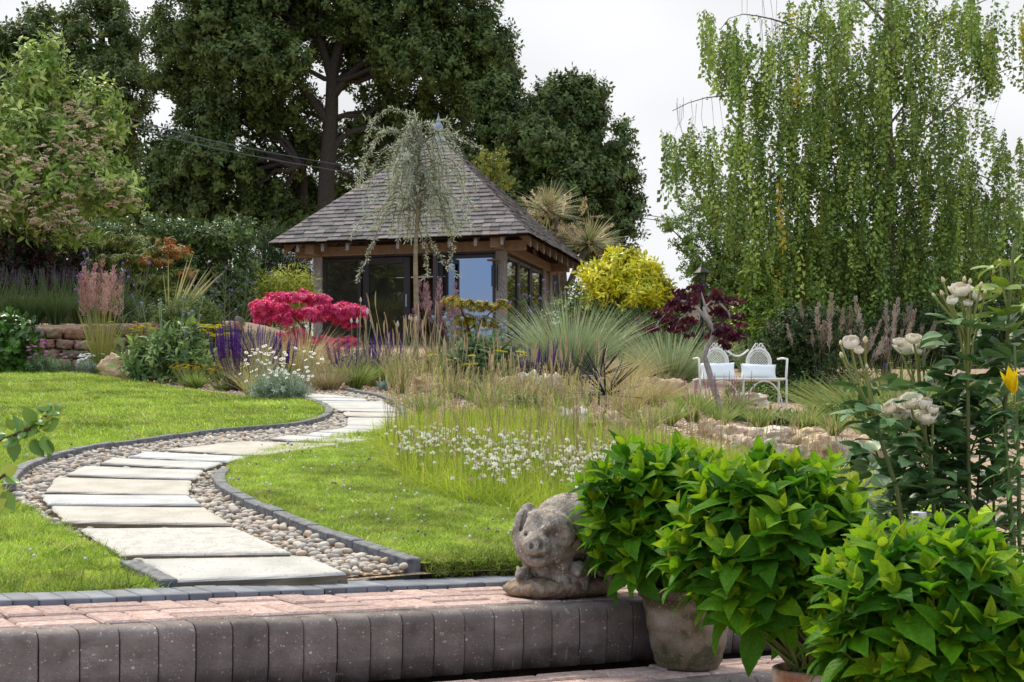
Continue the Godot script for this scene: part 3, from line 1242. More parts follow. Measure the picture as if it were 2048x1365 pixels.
	for i in 5:
		var tb := B.new()
		var a := TAU * i / 5.0
		tb.tube([Vector3(cos(a) * 0.06 + 0.02, 0.64 - i * 0.02, sin(a) * 0.06), Vector3(cos(a) * 0.06 + 0.02, 0.1 + i * 0.04, sin(a) * 0.06)], [0.014, 0.014], 6, Color.WHITE)
		piece("chime_tube", tb.mesh(false), M.black, ch)
	var cs := B.new()
	cs.tube([Vector3(-0.02, 1.0, 0), Vector3(-0.02, -0.3, 0)], [0.004, 0.004], 4, Color(0.1, 0.07, 0.05))
	part("cord", cs.mesh(false), M.matte, ch)
	var sail := B.new()
	sail.box(Transform3D(Basis(Vector3(0, 0, 1), PI / 4), Vector3(-0.02, -0.3, 0)), Vector3(0.1, 0.1, 0.012), 0.003, Color(0.35, 0.15, 0.07))
	part("sail", sail.mesh(false), M.matte, ch)


func glazed(o: Node3D, called: String, x0: float, x1: float, turn: float, glass: Material, stile := 0.07) -> void:
	var f := Node3D.new()
	f.name = called
	var k := 1
	while o.has_node(NodePath(f.name)):
		f.name = "%s_%03d" % [called, k]
		k += 1
	o.add_child(f)
	if turn != 0.0:
		f.position = Vector3(-0.07, 0, x0)
		f.rotation.y = turn
	else:
		f.position = Vector3(x1, 0, -0.09)
	glazed_into(f, absf(x0 - x1), 1.86, stile, glass)


func glazed_into(f: Node3D, w: float, h: float, s: float, glass: Material) -> void:
	var b := B.new()
	for q in [[Vector3(s / 2, h / 2, 0), Vector3(s, h, 0.07)], [Vector3(w - s / 2, h / 2, 0), Vector3(s, h, 0.07)], [Vector3(w / 2, h - s / 2, 0.001), Vector3(w - 2 * s, s, 0.066)], [Vector3(w / 2, s * 0.9, 0.001), Vector3(w - 2 * s, s * 1.8, 0.066)]]:
		b.box(Transform3D(Basis(), q[0]), q[1], 0.006, Color.WHITE)
	part("frame", b.mesh(false), M.joinery, f)
	var p := B.new()
	p.box(Transform3D(Basis(), Vector3(w / 2, (h + s * 0.8) / 2, 0)), Vector3(w - 2 * s + 0.01, h - s * 2.8 + 0.01, 0.012), 0.001, Color.WHITE)
	part("glass", p.mesh(false), glass, f)


# ---- plants in general
# blobs: [px, py, rx, ry, metres nearer(-) or farther(+)] at distance d; total sprigs are shared out by size
func plant(called: String, label: String, category: String, px: float, d: float, group := "") -> Node3D:
	return thing(called, label, category, GX(px, d), group)


func foliage(o: Node3D, d: float, blobs: Array, total: int, m: Mesh, mat: Material, cols: Array, smin: float, smax: float, opt := {}) -> void:
	var area := 0.0
	for b in blobs:
		area += b[2] * b[3]
	var list := []
	for b in blobs:
		var dd: float = d + (b[4] if b.size() > 4 else 0.0)
		var k := dd / F
		list.append([P(b[0], b[1], dd) - o.position, Vector3(b[2] * k, b[3] * k, b[2] * k * opt.get("deep", 0.8)), total * b[2] * b[3] / area])
	var h := Heap.new()
	crown(h, list, cols, smin, smax, opt.get("upmix", 0.6), opt.get("shell", 0.4), opt.get("gap", -0.25), opt.get("freq", 1.0), opt.get("vary", 0.3))
	many(opt.get("name", "foliage"), m, mat, h.xf, h.col, o)


func trunk(o: Node3D, d: float, lines: Array, r0: float, r1: float, col: Color, called := "trunk") -> void:
	var b := B.new()
	for l in lines:
		var pts := []
		for i in range(0, l.size() - 1, 2):
			pts.append(P(l[i], l[i + 1], d) - o.position)
		var k: float = l[l.size() - 1] if l.size() % 2 else 1.0
		var sm := smooth_line(pts, maxf(0.12, pts[0].distance_to(pts[-1]) / 14.0))
		var rad := []
		for i in sm.size():
			rad.append(lerpf(r0, r1, float(i) / (sm.size() - 1)) * k * rf(0.92, 1.08))
		b.tube(sm, rad, 9, col)
	part(called, b.mesh(), M.bark, o)


func boughs(o: Node3D, d: float, blobs: Array, from: Array, r0: float, col: Color, called := "limb") -> void:
	var b := B.new()
	for q in blobs:
		var dd: float = d + (q[4] if q.size() > 4 else 0.0)
		var to := P(q[0], q[1], dd) - o.position
		var best := Vector3.ZERO
		var bd := 1e9
		for i in range(0, from.size(), 2):
			var p := P(from[i], from[i + 1], d) - o.position
			var gap := p.distance_to(to) + maxf(0.0, p.y - to.y) * 1.5
			if gap < bd:
				bd = gap
				best = p
		limb(b, best, to, r0, r0 * 0.3, 0.06, col, 6, 0.09)
		for k in 5:
			limb(b, best.lerp(to, rf(0.4, 1.0)), to + rv() * Vector3(q[2], q[3], q[2]) * dd / F * 0.9, r0 * 0.3, r0 * 0.07, 0.03, col, 4, 0.1)
	part(called, b.mesh(), M.bark, o)


func back_trees() -> void:
	var oak_leaf := sprig(13, 0.34, 0.2, 1.0, 0.8, 0.3, 0.5, 2)
	var oak_cols := [Color(0.09, 0.135, 0.03), Color(0.13, 0.18, 0.04), Color(0.06, 0.095, 0.024), Color(0.1, 0.15, 0.036)]
	var bark := Color(0.075, 0.064, 0.05)
	# the big oak in the middle
	var d := 46.0
	var o := plant("oak_tree", "tallest dark oak, behind the summerhouse, its forked trunk showing left of the roof", "tree", 655, d)
	var fr := [655, 330, 662, 240, 670, 160, 690, 80, 640, 60, 600, 330]
	var bl := [[420, 60, 100, 75, -1], [370, 150, 85, 60, 1], [520, 25, 110, 80, 0], [515, 130, 105, 70, -1.5], [640, 40, 115, 80, 1], [760, 15, 115, 75, -1], [880, 40, 105, 75, 0], [965, 85, 62, 62, 0], [940, 160, 70, 50, 1], [835, 125, 95, 60, -1], [735, 130, 70, 60, 1.5], [450, 225, 95, 58, 0], [565, 225, 75, 55, 1], [350, 315, 62, 52, 0], [335, 400, 72, 55, 0], [430, 330, 75, 60, -1], [440, 420, 75, 45, 0], [525, 345, 72, 50, 1], [540, 430, 70, 45, 1], [640, -70, 240, 70, 0], [420, -50, 130, 60, 0], [870, -60, 150, 70, 0], [890, 225, 80, 50, 1], [790, 235, 70, 55, 1], [730, 290, 70, 45, 1.5], [620, 300, 55, 40, 2], [590, 390, 45, 45, 2.5], [730, 380, 60, 50, 3], [1000, 140, 40, 50, 1], [320, 60, 30, 45, 0]]
	trunk(o, d, [[655, 520, 652, 380, 662, 240, 668, 130, 700, 30, 1.0], [668, 190, 720, 130, 800, 90, 0.4], [660, 250, 610, 180, 540, 100, 0.5], [655, 320, 690, 270, 760, 250, 0.4], [664, 160, 640, 80, 600, 0, 0.5]], 0.36, 0.12, bark)
	trunk(o, d + 1.5, [[612, 520, 606, 400, 600, 310, 560, 240, 0.8], [604, 340, 560, 300, 520, 250, 0.3]], 0.28, 0.1, bark, "fork")
	boughs(o, d, bl, fr, 0.1, bark)
	foliage(o, d, bl, 17500, oak_leaf, M.leaf, oak_cols, 0.36, 0.66, {"gap": -0.13, "freq": 0.9, "deep": 0.9, "shell": 0.5})
	# right oak
	d = 43.0
	o = plant("oak_tree", "rounded dark oak behind the right side of the summerhouse roof", "tree", 1110, d)
	bl = [[1130, 225, 78, 55, 0], [1190, 285, 70, 65, 0], [1225, 385, 52, 75, 0], [1085, 300, 80, 60, -1], [1015, 255, 65, 50, 1], [1040, 375, 85, 65, 0], [1150, 390, 85, 70, -1], [1195, 475, 75, 45, 0], [985, 195, 45, 40, 1], [1250, 450, 35, 40, 0], [1080, 470, 90, 50, 0], [960, 320, 60, 60, 1.5], [1165, 185, 40, 25, 0], [1270, 420, 16, 20, 0]]
	trunk(o, d, [[1110, 620, 1105, 470, 1115, 360, 1140, 260, 1.0], [1108, 430, 1060, 350, 1030, 290, 0.6], [1112, 400, 1170, 340, 1200, 300, 0.6]], 0.35, 0.12, bark)
	boughs(o, d, bl, [1108, 430, 1115, 360, 1060, 350, 1170, 340], 0.12, bark)
	foliage(o, d, bl, 7000, oak_leaf, M.leaf, oak_cols, 0.34, 0.6, {"gap": -0.12, "freq": 1.0, "deep": 0.9})
	# left oak
	d = 50.0
	o = plant("oak_tree", "tall dark domed oak at the left behind the pale leafy tree", "tree", 190, d)
	bl = [[205, 85, 85, 80, 0], [205, 190, 95, 70, -1], [130, 185, 80, 60, 0], [40, 205, 85, 80, 0], [60, 105, 60, 50, 1], [75, 50, 30, 25, 1], [10, 110, 50, 60, 1], [255, 275, 45, 50, 0], [180, 300, 90, 70, 0], [20, 320, 90, 80, 0], [100, 400, 120, 60, 0], [230, 400, 60, 60, 0], [205, 20, 45, 30, 0], [240, 350, 40, 40, 1], [-60, 180, 80, 140, 0]]
	trunk(o, d, [[190, 560, 188, 400, 195, 250, 205, 120, 1.0], [190, 360, 110, 260, 50, 180, 0.6], [192, 300, 250, 240, 270, 210, 0.4]], 0.42, 0.14, bark)
	boughs(o, d, bl, [188, 400, 195, 250, 110, 260, 205, 120], 0.14, bark)
	foliage(o, d, bl, 8500, oak_leaf, M.leaf, [Color(0.09, 0.135, 0.03), Color(0.14, 0.185, 0.042), Color(0.065, 0.1, 0.024)], 0.38, 0.68, {"gap": -0.12, "freq": 0.9, "deep": 0.9})
	# a low leafy oak between them
	d = 47.0
	o = plant("oak_tree", "low bushy oak filling the gap between the left oak and the tallest oak", "tree", 350, d)
	bl = [[330, 400, 70, 60, 0], [300, 440, 60, 40, 0], [390, 440, 80, 40, 0], [470, 450, 70, 40, 0], [350, 330, 50, 45, 0], [560, 440, 70, 50, 1], [690, 420, 90, 60, 2.5]]
	trunk(o, d, [[350, 560, 352, 460, 345, 380, 340, 330, 1.0]], 0.3, 0.1, bark)
	boughs(o, d, bl, [352, 460, 345, 380], 0.1, bark)
	foliage(o, d, bl, 4600, oak_leaf, M.leaf, oak_cols, 0.34, 0.6, {"gap": -0.2, "deep": 0.7})
	left_tree()
	hedge_and_shrubs()
	birch()
	pear()
	cables()


func left_tree() -> void:
	var d := 23.0
	var o := plant("cotoneaster_tree", "pale green small tree with buff flower clusters at the left edge above the stone wall", "tree", 20, d)
	var bl := [[70, 150, 45, 50, 0], [95, 105, 22, 38, 0], [25, 195, 65, 55, 0], [125, 210, 55, 50, 0.3], [195, 205, 45, 26, 0.3], [55, 290, 105, 60, -0.3], [165, 275, 75, 50, 0.3], [55, 390, 110, 60, -0.4], [170, 370, 95, 50, 0], [235, 405, 55, 26, 0.2], [110, 455, 85, 32, 0.2], [-60, 300, 90, 120, 0], [220, 245, 25, 20, 0]]
	trunk(o, d, [[20, 625, 24, 480, 18, 380, 40, 250, 80, 130, 1.0], [20, 400, 110, 300, 190, 230, 0.6], [22, 430, 120, 390, 230, 395, 0.6], [18, 380, -30, 300, -60, 250, 0.6]], 0.085, 0.022, Color(0.24, 0.22, 0.17))
	boughs(o, d, bl, [24, 480, 18, 380, 40, 250, 110, 300, 120, 390], 0.025, Color(0.14, 0.12, 0.09))
	var m := sprig(9, 0.44, 0.17, 0.9, 0.8, 0.4, 0.6, 3)
	foliage(o, d, bl, 2000, m, M.leaf, [Color(0.2, 0.3, 0.045), Color(0.3, 0.41, 0.075), Color(0.42, 0.5, 0.16), Color(0.13, 0.22, 0.04)], 0.2, 0.36, {"gap": -0.12, "freq": 1.6, "upmix": 0.85, "shell": 0.45, "deep": 0.9})
	# flat clusters of small buff flowers
	var ub := B.new()
	for i in 26:
		var p := Vector3(rf(-1, 1), 0, rf(-1, 1))
		if p.length() > 1.0:
			continue
		ub.stone(Transform3D(Basis(), Vector3(p.x, 0.2 - 0.25 * p.length_squared(), p.z) * 0.5), Vector3.ONE * rf(0.16, 0.26), 1, 0.0, 0.2, N, p, Color.WHITE * rf(0.75, 1.2))
	foliage(o, d, [[60, 330, 120, 40, -0.9], [170, 290, 80, 40, -0.8], [70, 410, 110, 45, -1.1], [190, 380, 90, 35, -0.5], [240, 405, 55, 16, -0.2], [120, 460, 80, 25, -0.2], [160, 225, 70, 25, -0.2]], 380, ub.mesh(false), M.petal, [Color(0.6, 0.46, 0.29), Color(0.54, 0.4, 0.25), Color(0.64, 0.54, 0.38)], 0.08, 0.15, {"gap": -0.9, "upmix": 0.1, "name": "flower_cluster"})


func hedge_and_shrubs() -> void:
	var broad := sprig(9, 0.42, 0.24, 1.0, 0.7, 0.35, 0.4, 2)
	var fine := sprig(12, 0.3, 0.1, 1.0, 0.9, 0.3, 0.4, 2)
	# ivy-leaved hedge
	var d := 26.0
	var o := plant("hedge", "tall dense hedge of dark broad leaves between the left tree and the conifer", "hedge", 300, d)
	var bl := []
	for i in 18:
		bl.append([-120 + i * 35, 560 + rf(-8, 8), 38, 105 + rf(-6, 8), 0.4 + rf(-0.2, 0.2)])
	for i in 18:
		bl.append([-120 + i * 35, 475 + rf(-14, 10), 34, 24, rf(-0.2, 0.6)])
	foliage(o, d, bl, 9000, broad, M.gloss, [Color(0.08, 0.14, 0.03), Color(0.12, 0.19, 0.045), Color(0.17, 0.24, 0.08), Color(0.055, 0.1, 0.025)], 0.14, 0.26, {"gap": -0.3, "deep": 1.0, "shell": 0.35, "upmix": 0.8})
	trunk(o, d + 0.8, [[220, 690, 225, 600, 230, 500, 1.0], [400, 690, 396, 600, 400, 500, 1.0], [500, 690, 505, 590, 500, 520, 1.0]], 0.05, 0.02, Color(0.06, 0.05, 0.04), "stem")
	# dark conifer by the summerhouse
	d = 30.5
	o = plant("conifer", "dark feathery yew conifer left of the summerhouse", "conifer", 520, d)
	bl = [[530, 500, 45, 40, 0], [500, 560, 70, 50, 0], [560, 560, 60, 60, 0.5], [490, 630, 80, 60, 0], [560, 640, 60, 60, 0.5], [440, 650, 50, 40, 0], [545, 470, 25, 20, 0], [600, 560, 40, 70, 0.6]]
	trunk(o, d + 0.5, [[520, 720, 522, 600, 530, 480, 1.0]], 0.1, 0.03, Color(0.08, 0.055, 0.04))
	foliage(o, d, bl, 4200, fine, M.leaf, [Color(0.045, 0.085, 0.02), Color(0.065, 0.115, 0.025), Color(0.03, 0.06, 0.015)], 0.15, 0.3, {"gap": -0.3, "upmix": 0.85})
	# burgundy shrub under the left tree
	d = 23.0
	o = plant("smoke_bush", "dark burgundy-leaved shrub behind the lavender at the left edge", "shrub", 70, d)
	bl = [[20, 510, 60, 50, 0], [90, 520, 60, 50, 0.3], [60, 570, 90, 50, 0], [150, 560, 60, 60, 0.5]]
	foliage(o, d, bl, 1100, broad, M.leaf, [Color(0.04, 0.012, 0.015), Color(0.06, 0.016, 0.018), Color(0.03, 0.014, 0.014), Color(0.03, 0.05, 0.016), Color(0.05, 0.08, 0.02)], 0.16, 0.26, {"gap": -0.3})
	# layered green maple with orange tips
	d = 23.5
	o = plant("green_maple", "layered green Japanese maple with orange tips in front of the hedge", "maple", 300, d)
	var palm := palmate()
	bl = [[200, 560, 60, 14, 0], [260, 520, 70, 14, 0.2], [330, 505, 50, 16, 0.2], [230, 590, 70, 16, 0], [310, 560, 60, 20, 0], [350, 590, 45, 20, -0.2], [180, 530, 50, 12, 0.3], [280, 620, 60, 20, -0.2], [180, 610, 40, 20, 0.2], [365, 545, 25, 12, 0], [240, 480, 60, 14, 0.5]]
	trunk(o, d, [[290, 690, 285, 620, 270, 560, 255, 520, 1.0], [285, 620, 330, 570, 340, 520, 0.7], [280, 600, 220, 570, 200, 560, 0.7]], 0.04, 0.012, Color(0.1, 0.08, 0.06))
	foliage(o, d, bl, 1500, palm, M.leaf, [Color(0.13, 0.2, 0.035), Color(0.2, 0.26, 0.06), Color(0.09, 0.15, 0.03), Color(0.28, 0.27, 0.07)], 0.1, 0.17, {"gap": -0.35, "upmix": 0.1, "shell": 0.6, "deep": 1.0})
	foliage(o, d, [[340, 500, 45, 12, 0], [365, 545, 25, 10, -0.1], [300, 520, 50, 10, -0.1], [375, 590, 20, 10, -0.2], [330, 480, 20, 6, 0]], 130, palm, M.leaf, [Color(0.4, 0.13, 0.03), Color(0.38, 0.24, 0.06)], 0.09, 0.14, {"gap": -0.9, "upmix": 0.1, "name": "tips"})
	# yellow-green bamboo by the left corner post
	d = 26.2
	o = plant("bamboo", "low yellow-green bamboo beside the left corner post of the summerhouse", "bamboo", 570, d)
	var bam := sprig(8, 0.55, 0.09, 0.9, 0.9, 0.3, 0.9, 2)
	bl = [[560, 575, 40, 24, 0], [600, 570, 24, 22, -0.1], [545, 600, 30, 30, 0], [590, 610, 35, 40, 0], [530, 590, 14, 14, 0]]
	foliage(o, d, bl, 560, bam, M.leaf, [Color(0.34, 0.36, 0.03), Color(0.24, 0.3, 0.03), Color(0.42, 0.42, 0.06)], 0.15, 0.26, {"gap": -0.6, "upmix": 0.7})
	trunk(o, d, [[565, 720, 560, 640, 558, 560, 1.0], [580, 720, 590, 640, 600, 560, 1.0], [555, 720, 545, 650, 535, 590, 1.0]], 0.012, 0.006, Color(0.2, 0.22, 0.06), "cane")
	# yellow Mexican orange
	d = 25.0
	o = plant("golden_shrub", "big golden yellow-leaved shrub at the right corner of the summerhouse", "shrub", 1230, d)
	var star := sprig(9, 0.55, 0.2, 1.2, 0.5, 0.25, 0.4, 2)
	bl = [[1240, 548, 56, 34, 0], [1185, 552, 24, 18, 0.1], [1312, 578, 30, 22, 0], [1338, 602, 14, 12, 0], [1215, 520, 16, 12, 0.1], [1262, 516, 14, 10, 0], [1212, 560, 34, 30, -0.2], [1280, 580, 45, 38, 0], [1290, 550, 30, 25, 0.2], [1250, 592, 60, 26, -0.3], [1310, 610, 24, 20, 0], [1190, 596, 26, 22, 0.2], [1245, 522, 30, 18, 0], [1275, 535, 36, 20, -0.1], [1325, 590, 16, 14, 0.1]]
	foliage(o, d, bl, 1500, star, M.gloss, [Color(0.8, 0.72, 0.02), Color(0.7, 0.66, 0.02), Color(0.85, 0.78, 0.08), Color(0.46, 0.5, 0.03)], 0.15, 0.25, {"gap": -0.25, "freq": 2.0, "upmix": 0.75, "shell": 0.28})
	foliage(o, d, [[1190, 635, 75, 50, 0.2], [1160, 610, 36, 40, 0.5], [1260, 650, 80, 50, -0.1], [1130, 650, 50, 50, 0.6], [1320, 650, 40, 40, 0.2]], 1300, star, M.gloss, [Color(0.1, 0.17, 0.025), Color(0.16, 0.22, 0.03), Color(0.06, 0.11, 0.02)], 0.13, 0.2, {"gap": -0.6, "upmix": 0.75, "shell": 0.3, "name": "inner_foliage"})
	trunk(o, d, [[1230, 720, 1225, 640, 1210, 560, 1.0], [1235, 720, 1270, 640, 1290, 580, 0.8]], 0.03, 0.012, Color(0.1, 0.08, 0.05), "stem")
	d = 33.5
	o = plant("golden_shrub", "second golden shrub hidden behind the big one, mirrored in the side windows", "shrub", 1240, d)
	foliage(o, d, [[1215, 600, 40, 50, 0], [1265, 590, 45, 60, 0.6], [1310, 610, 40, 50, 1.2]], 900, star, M.gloss, [Color(0.55, 0.52, 0.02), Color(0.3, 0.36, 0.03), Color(0.16, 0.22, 0.03)], 0.16, 0.26, {"gap": -0.6})
	trunk(o, d, [[1240, 740, 1242, 660, 1240, 600, 1.0]], 0.04, 0.015, Color(0.1, 0.08, 0.05), "stem")
	# cordyline behind the roof
	d = 33.0
	o = plant("cordyline", "spiky cordyline palm with flower plumes behind the right roof slope", "palm", 1140, d)
	trunk(o, d, [[1130, 760, 1128, 600, 1120, 480, 1110, 440, 1.0], [1128, 600, 1160, 520, 1180, 495, 0.8]], 0.12, 0.08, Color(0.2, 0.17, 0.13))
	var cb := B.new()
	for hd in [[1095, 425, 240], [1178, 490, 200]]:
		var p0 := P(hd[0], hd[1], d) - o.position
		for i in int(hd[2]):
			var dir := rv()
			dir.y = absf(dir.y) * 1.2 - 0.25
			dir = dir.normalized()
			cb.blade(p0, dir, rf(0.55, 0.95), 0.035, rf(0.1, 0.5), dir.cross(Vector3(0.2, 1, 0.4)).normalized(), rc([Color(0.16, 0.2, 0.06), Color(0.3, 0.32, 0.14), Color(0.12, 0.17, 0.06)]), Color(0.45, 0.4, 0.2), 4)
	part("frond", cb.mesh(false), M.leaf, o, true)
	var plume := sprig(30, 0.16, 0.08, 0.5, 0.9, 0.2, 0.2, 2)
	foliage(o, d, [[1120, 440, 60, 28, -0.5], [1165, 480, 45, 22, -0.5], [1080, 420, 30, 20, -0.4]], 75, plume, M.petal, [Color(0.5, 0.38, 0.2), Color(0.6, 0.48, 0.28)], 0.3, 0.5, {"gap": -0.9, "upmix": 0.8, "name": "flower_plume"})
	# light shrub poking up behind the roof ridge
	d = 34.0
	o = plant("young_tree", "slim yellow-green young tree peeping over the right roof hip", "tree", 985, d)
	foliage(o, d, [[985, 335, 26, 24, 0], [965, 320, 14, 14, 0], [1000, 310, 8, 8, 0], [1000, 370, 22, 20, 0]], 150, broad, M.leaf, [Color(0.28, 0.28, 0.04), Color(0.2, 0.24, 0.04)], 0.14, 0.24, {"gap": -0.6})
	trunk(o, d, [[985, 700, 985, 480, 980, 320, 1.0]], 0.05, 0.01, Color(0.12, 0.1, 0.07))
	# light green tree behind the bench
	d = 30.0
	o = plant("elder_tree", "light green airy tree left of the birch with thin leaning branches", "tree", 1440, d)
	bl = [[1345, 455, 34, 18, 0], [1400, 430, 40, 50, 0.4], [1375, 480, 30, 22, 0], [1425, 520, 60, 60, 0], [1450, 590, 55, 45, 0], [1395, 590, 26, 26, 0], [1480, 470, 55, 80, 0.5], [1400, 545, 40, 22, 0], [1500, 560, 50, 60, 0.4]]
	trunk(o, d, [[1450, 720, 1440, 600, 1435, 520, 1430, 430, 1.0], [1440, 610, 1400, 520, 1340, 455, 0.7], [1445, 640, 1490, 540, 1500, 450, 0.8], [1440, 640, 1400, 590, 1385, 570, 0.5]], 0.07, 0.015, Color(0.11, 0.1, 0.075))
	foliage(o, d, bl, 2700, broad, M.leaf, [Color(0.18, 0.28, 0.05), Color(0.26, 0.36, 0.065), Color(0.13, 0.21, 0.04)], 0.13, 0.22, {"gap": -0.15, "freq": 1.6, "upmix": 0.7, "shell": 0.55})
	# bright laurel to the right of it
	d = 24.0
	o = plant("laurel", "bright green laurel shrub right of the bench under the birch", "shrub", 1520, d)
	bl = [[1520, 560, 40, 40, 0], [1540, 620, 50, 50, 0], [1505, 640, 40, 50, 0], [1560, 680, 60, 50, 0], [1520, 700, 50, 50, 0.2]]
	foliage(o, d, bl, 1200, star, M.gloss, [Color(0.19, 0.3, 0.03), Color(0.34, 0.42, 0.05), Color(0.11, 0.19, 0.025)], 0.15, 0.25, {"gap": -0.35, "upmix": 0.7})
	# dark hedge behind the birch
	d = 33.0
	o = plant("hedge", "dark mixed hedge behind the birch at the right edge", "hedge", 1800, d)
	bl = []
	for i in 12:
		bl.append([1480 + i * 56, 590 + rf(-12, 12), 50, 75 + rf(-8, 12), rf(-0.4, 0.4)])
	for i in 8:
		bl.append([1600 + i * 70, 500 + rf(-20, 20), 50, 34, rf(-0.4, 0.4)])
	foliage(o, d, bl, 5600, broad, M.leaf, [Color(0.06, 0.1, 0.025), Color(0.09, 0.14, 0.035), Color(0.035, 0.065, 0.018)], 0.17, 0.32, {"gap": -0.25, "deep": 0.8})
	trunk(o, d + 0.6, [[1560, 780, 1562, 640, 1560, 540, 1.0], [1750, 800, 1745, 640, 1750, 520, 1.0], [1950, 800, 1955, 640, 1950, 520, 1.0]], 0.06, 0.02, Color(0.06, 0.05, 0.04), "stem")
	# low hedge that closes the garden at the far right
	d = 38.0
	o = plant("hedge", "distant low hedge between the golden shrub and the birch", "hedge", 1500, d)
	bl = []
	for i in 17:
		bl.append([1190 + i * 56, 708 + rf(-10, 10), 46, 74 + rf(-8, 8), rf(-0.4, 0.4)])
	foliage(o, d, bl, 6500, broad, M.leaf, [Color(0.08, 0.13, 0.035), Color(0.12, 0.17, 0.045), Color(0.05, 0.085, 0.025)], 0.2, 0.36, {"gap": -0.5, "deep": 0.7})
	trunk(o, d + 0.6, [[1400, 760, 1402, 720, 1400, 680, 1.0], [1700, 760, 1705, 720, 1700, 680, 1.0], [1960, 760, 1955, 720, 1960, 680, 1.0]], 0.06, 0.02, Color(0.06, 0.05, 0.04), "stem")
	# dark shrubs at the foot of the birch
	for q in [["dark broad-leaved shrub right of the bench, deep shade at its foot", 1610, 21.0, [[1600, 680, 70, 60, 0], [1640, 740, 80, 50, 0], [1580, 740, 40, 40, 0], [1650, 660, 60, 40, 0.3]]], ["dark shrub behind the blue cornflowers, right of the birch trunk", 1800, 23.0, [[1760, 690, 70, 50, 0], [1830, 660, 80, 50, 0], [1900, 680, 80, 60, 0], [1980, 660, 80, 70, 0]]]]:
		o = plant("dark_shrub", q[0], "shrub", q[1], q[2])
		foliage(o, q[2], q[3], 1500, broad, M.leaf, [Color(0.05, 0.085, 0.022), Color(0.075, 0.12, 0.03), Color(0.03, 0.055, 0.016)], 0.12, 0.2, {"gap": -0.3})
		trunk(o, q[2], [[q[1], 800, q[1] + 4, 740, q[1] - 6, 690, 1.0], [q[1] + 10, 800, q[1] + 30, 740, q[1] + 40, 690, 0.8]], 0.03, 0.012, Color(0.06, 0.05, 0.035), "stem")
	# a tree on the near left, out of the picture, that darkens the left-hand panes
	d = -2.0
	var t := thing("garden_tree", "dark tree standing left of the camera, seen only mirrored in the summerhouse glass", "tree", Vector3(-26.0, 0.2, 3.0))
	var list := []
	for i in 9:
		list.append([Vector3(rf(-3.5, 3.5), rf(3.0, 8.5), rf(-3, 3)), Vector3(2.0, 1.8, 2.0), 170])
	var h := Heap.new()
	crown(h, list, [Color(0.05, 0.085, 0.022), Color(0.075, 0.115, 0.03)], 0.5, 0.8, 0.6, 0.4, -0.4)
	many("foliage", broad, M.leaf, h.xf, h.col, t)
	var tb := B.new()
	limb(tb, Vector3.ZERO, Vector3(0.3, 8, 0), 0.3, 0.1, 0.0, Color(0.08, 0.065, 0.05))
	part("trunk", tb.mesh(), M.bark, t)


# a flat hand of five to seven pointed fingers
func palmate(lobes := 6) -> ArrayMesh:
	var b := B.new()
	for s in 3:
		var c := rv() * 0.45
		c.y *= 0.3
		var tip := (Vector3(c.x, -0.25, c.z)).normalized()
		for i in lobes:
			var a := (i - (lobes - 1) * 0.5) * 0.75
			var dir := (tip * cos(a) + tip.cross(Vector3.UP).normalized() * sin(a)).normalized()
			b.leaf(c, dir, (Vector3.UP + rv() * 0.2).normalized(), 0.62 * cos(a * 0.33), 0.13, 0.25, 0.2, Color.WHITE * rf(0.85, 1.15), 2)
	return b.mesh(false)


func strand(n: int, leaf_len: float, leaf_wid: float, out: float, droop: float, line: Color) -> ArrayMesh:
	var b := B.new()
	var pts := []
	var off := Vector3.ZERO
	for i in n + 1:
		off += Vector3(rf(-1, 1), 0, rf(-1, 1)) * 0.25 / n
		pts.append(Vector3(0, -float(i) / n, 0) + off)
	for i in n:
		var a := i * 2.4 + rf(-0.4, 0.4)
		var dir := (Vector3(cos(a), 0, sin(a)) * out + Vector3.DOWN * droop + rv() * 0.3).normalized()
		var nrm := rv()
		nrm = (nrm - dir * nrm.dot(dir)).normalized()
		var k := rf(0.7, 1.25)
		b.leaf(pts[i] + dir * leaf_len * 0.2, dir, nrm, leaf_len * k, leaf_wid * k, rf(-0.2, 0.4), 0.3, Color.WHITE * rf(0.8, 1.2), 2, null, 0.65)
	b.tube(pts, [0.004, 0.0025], 3, line)
	return b.mesh(false)


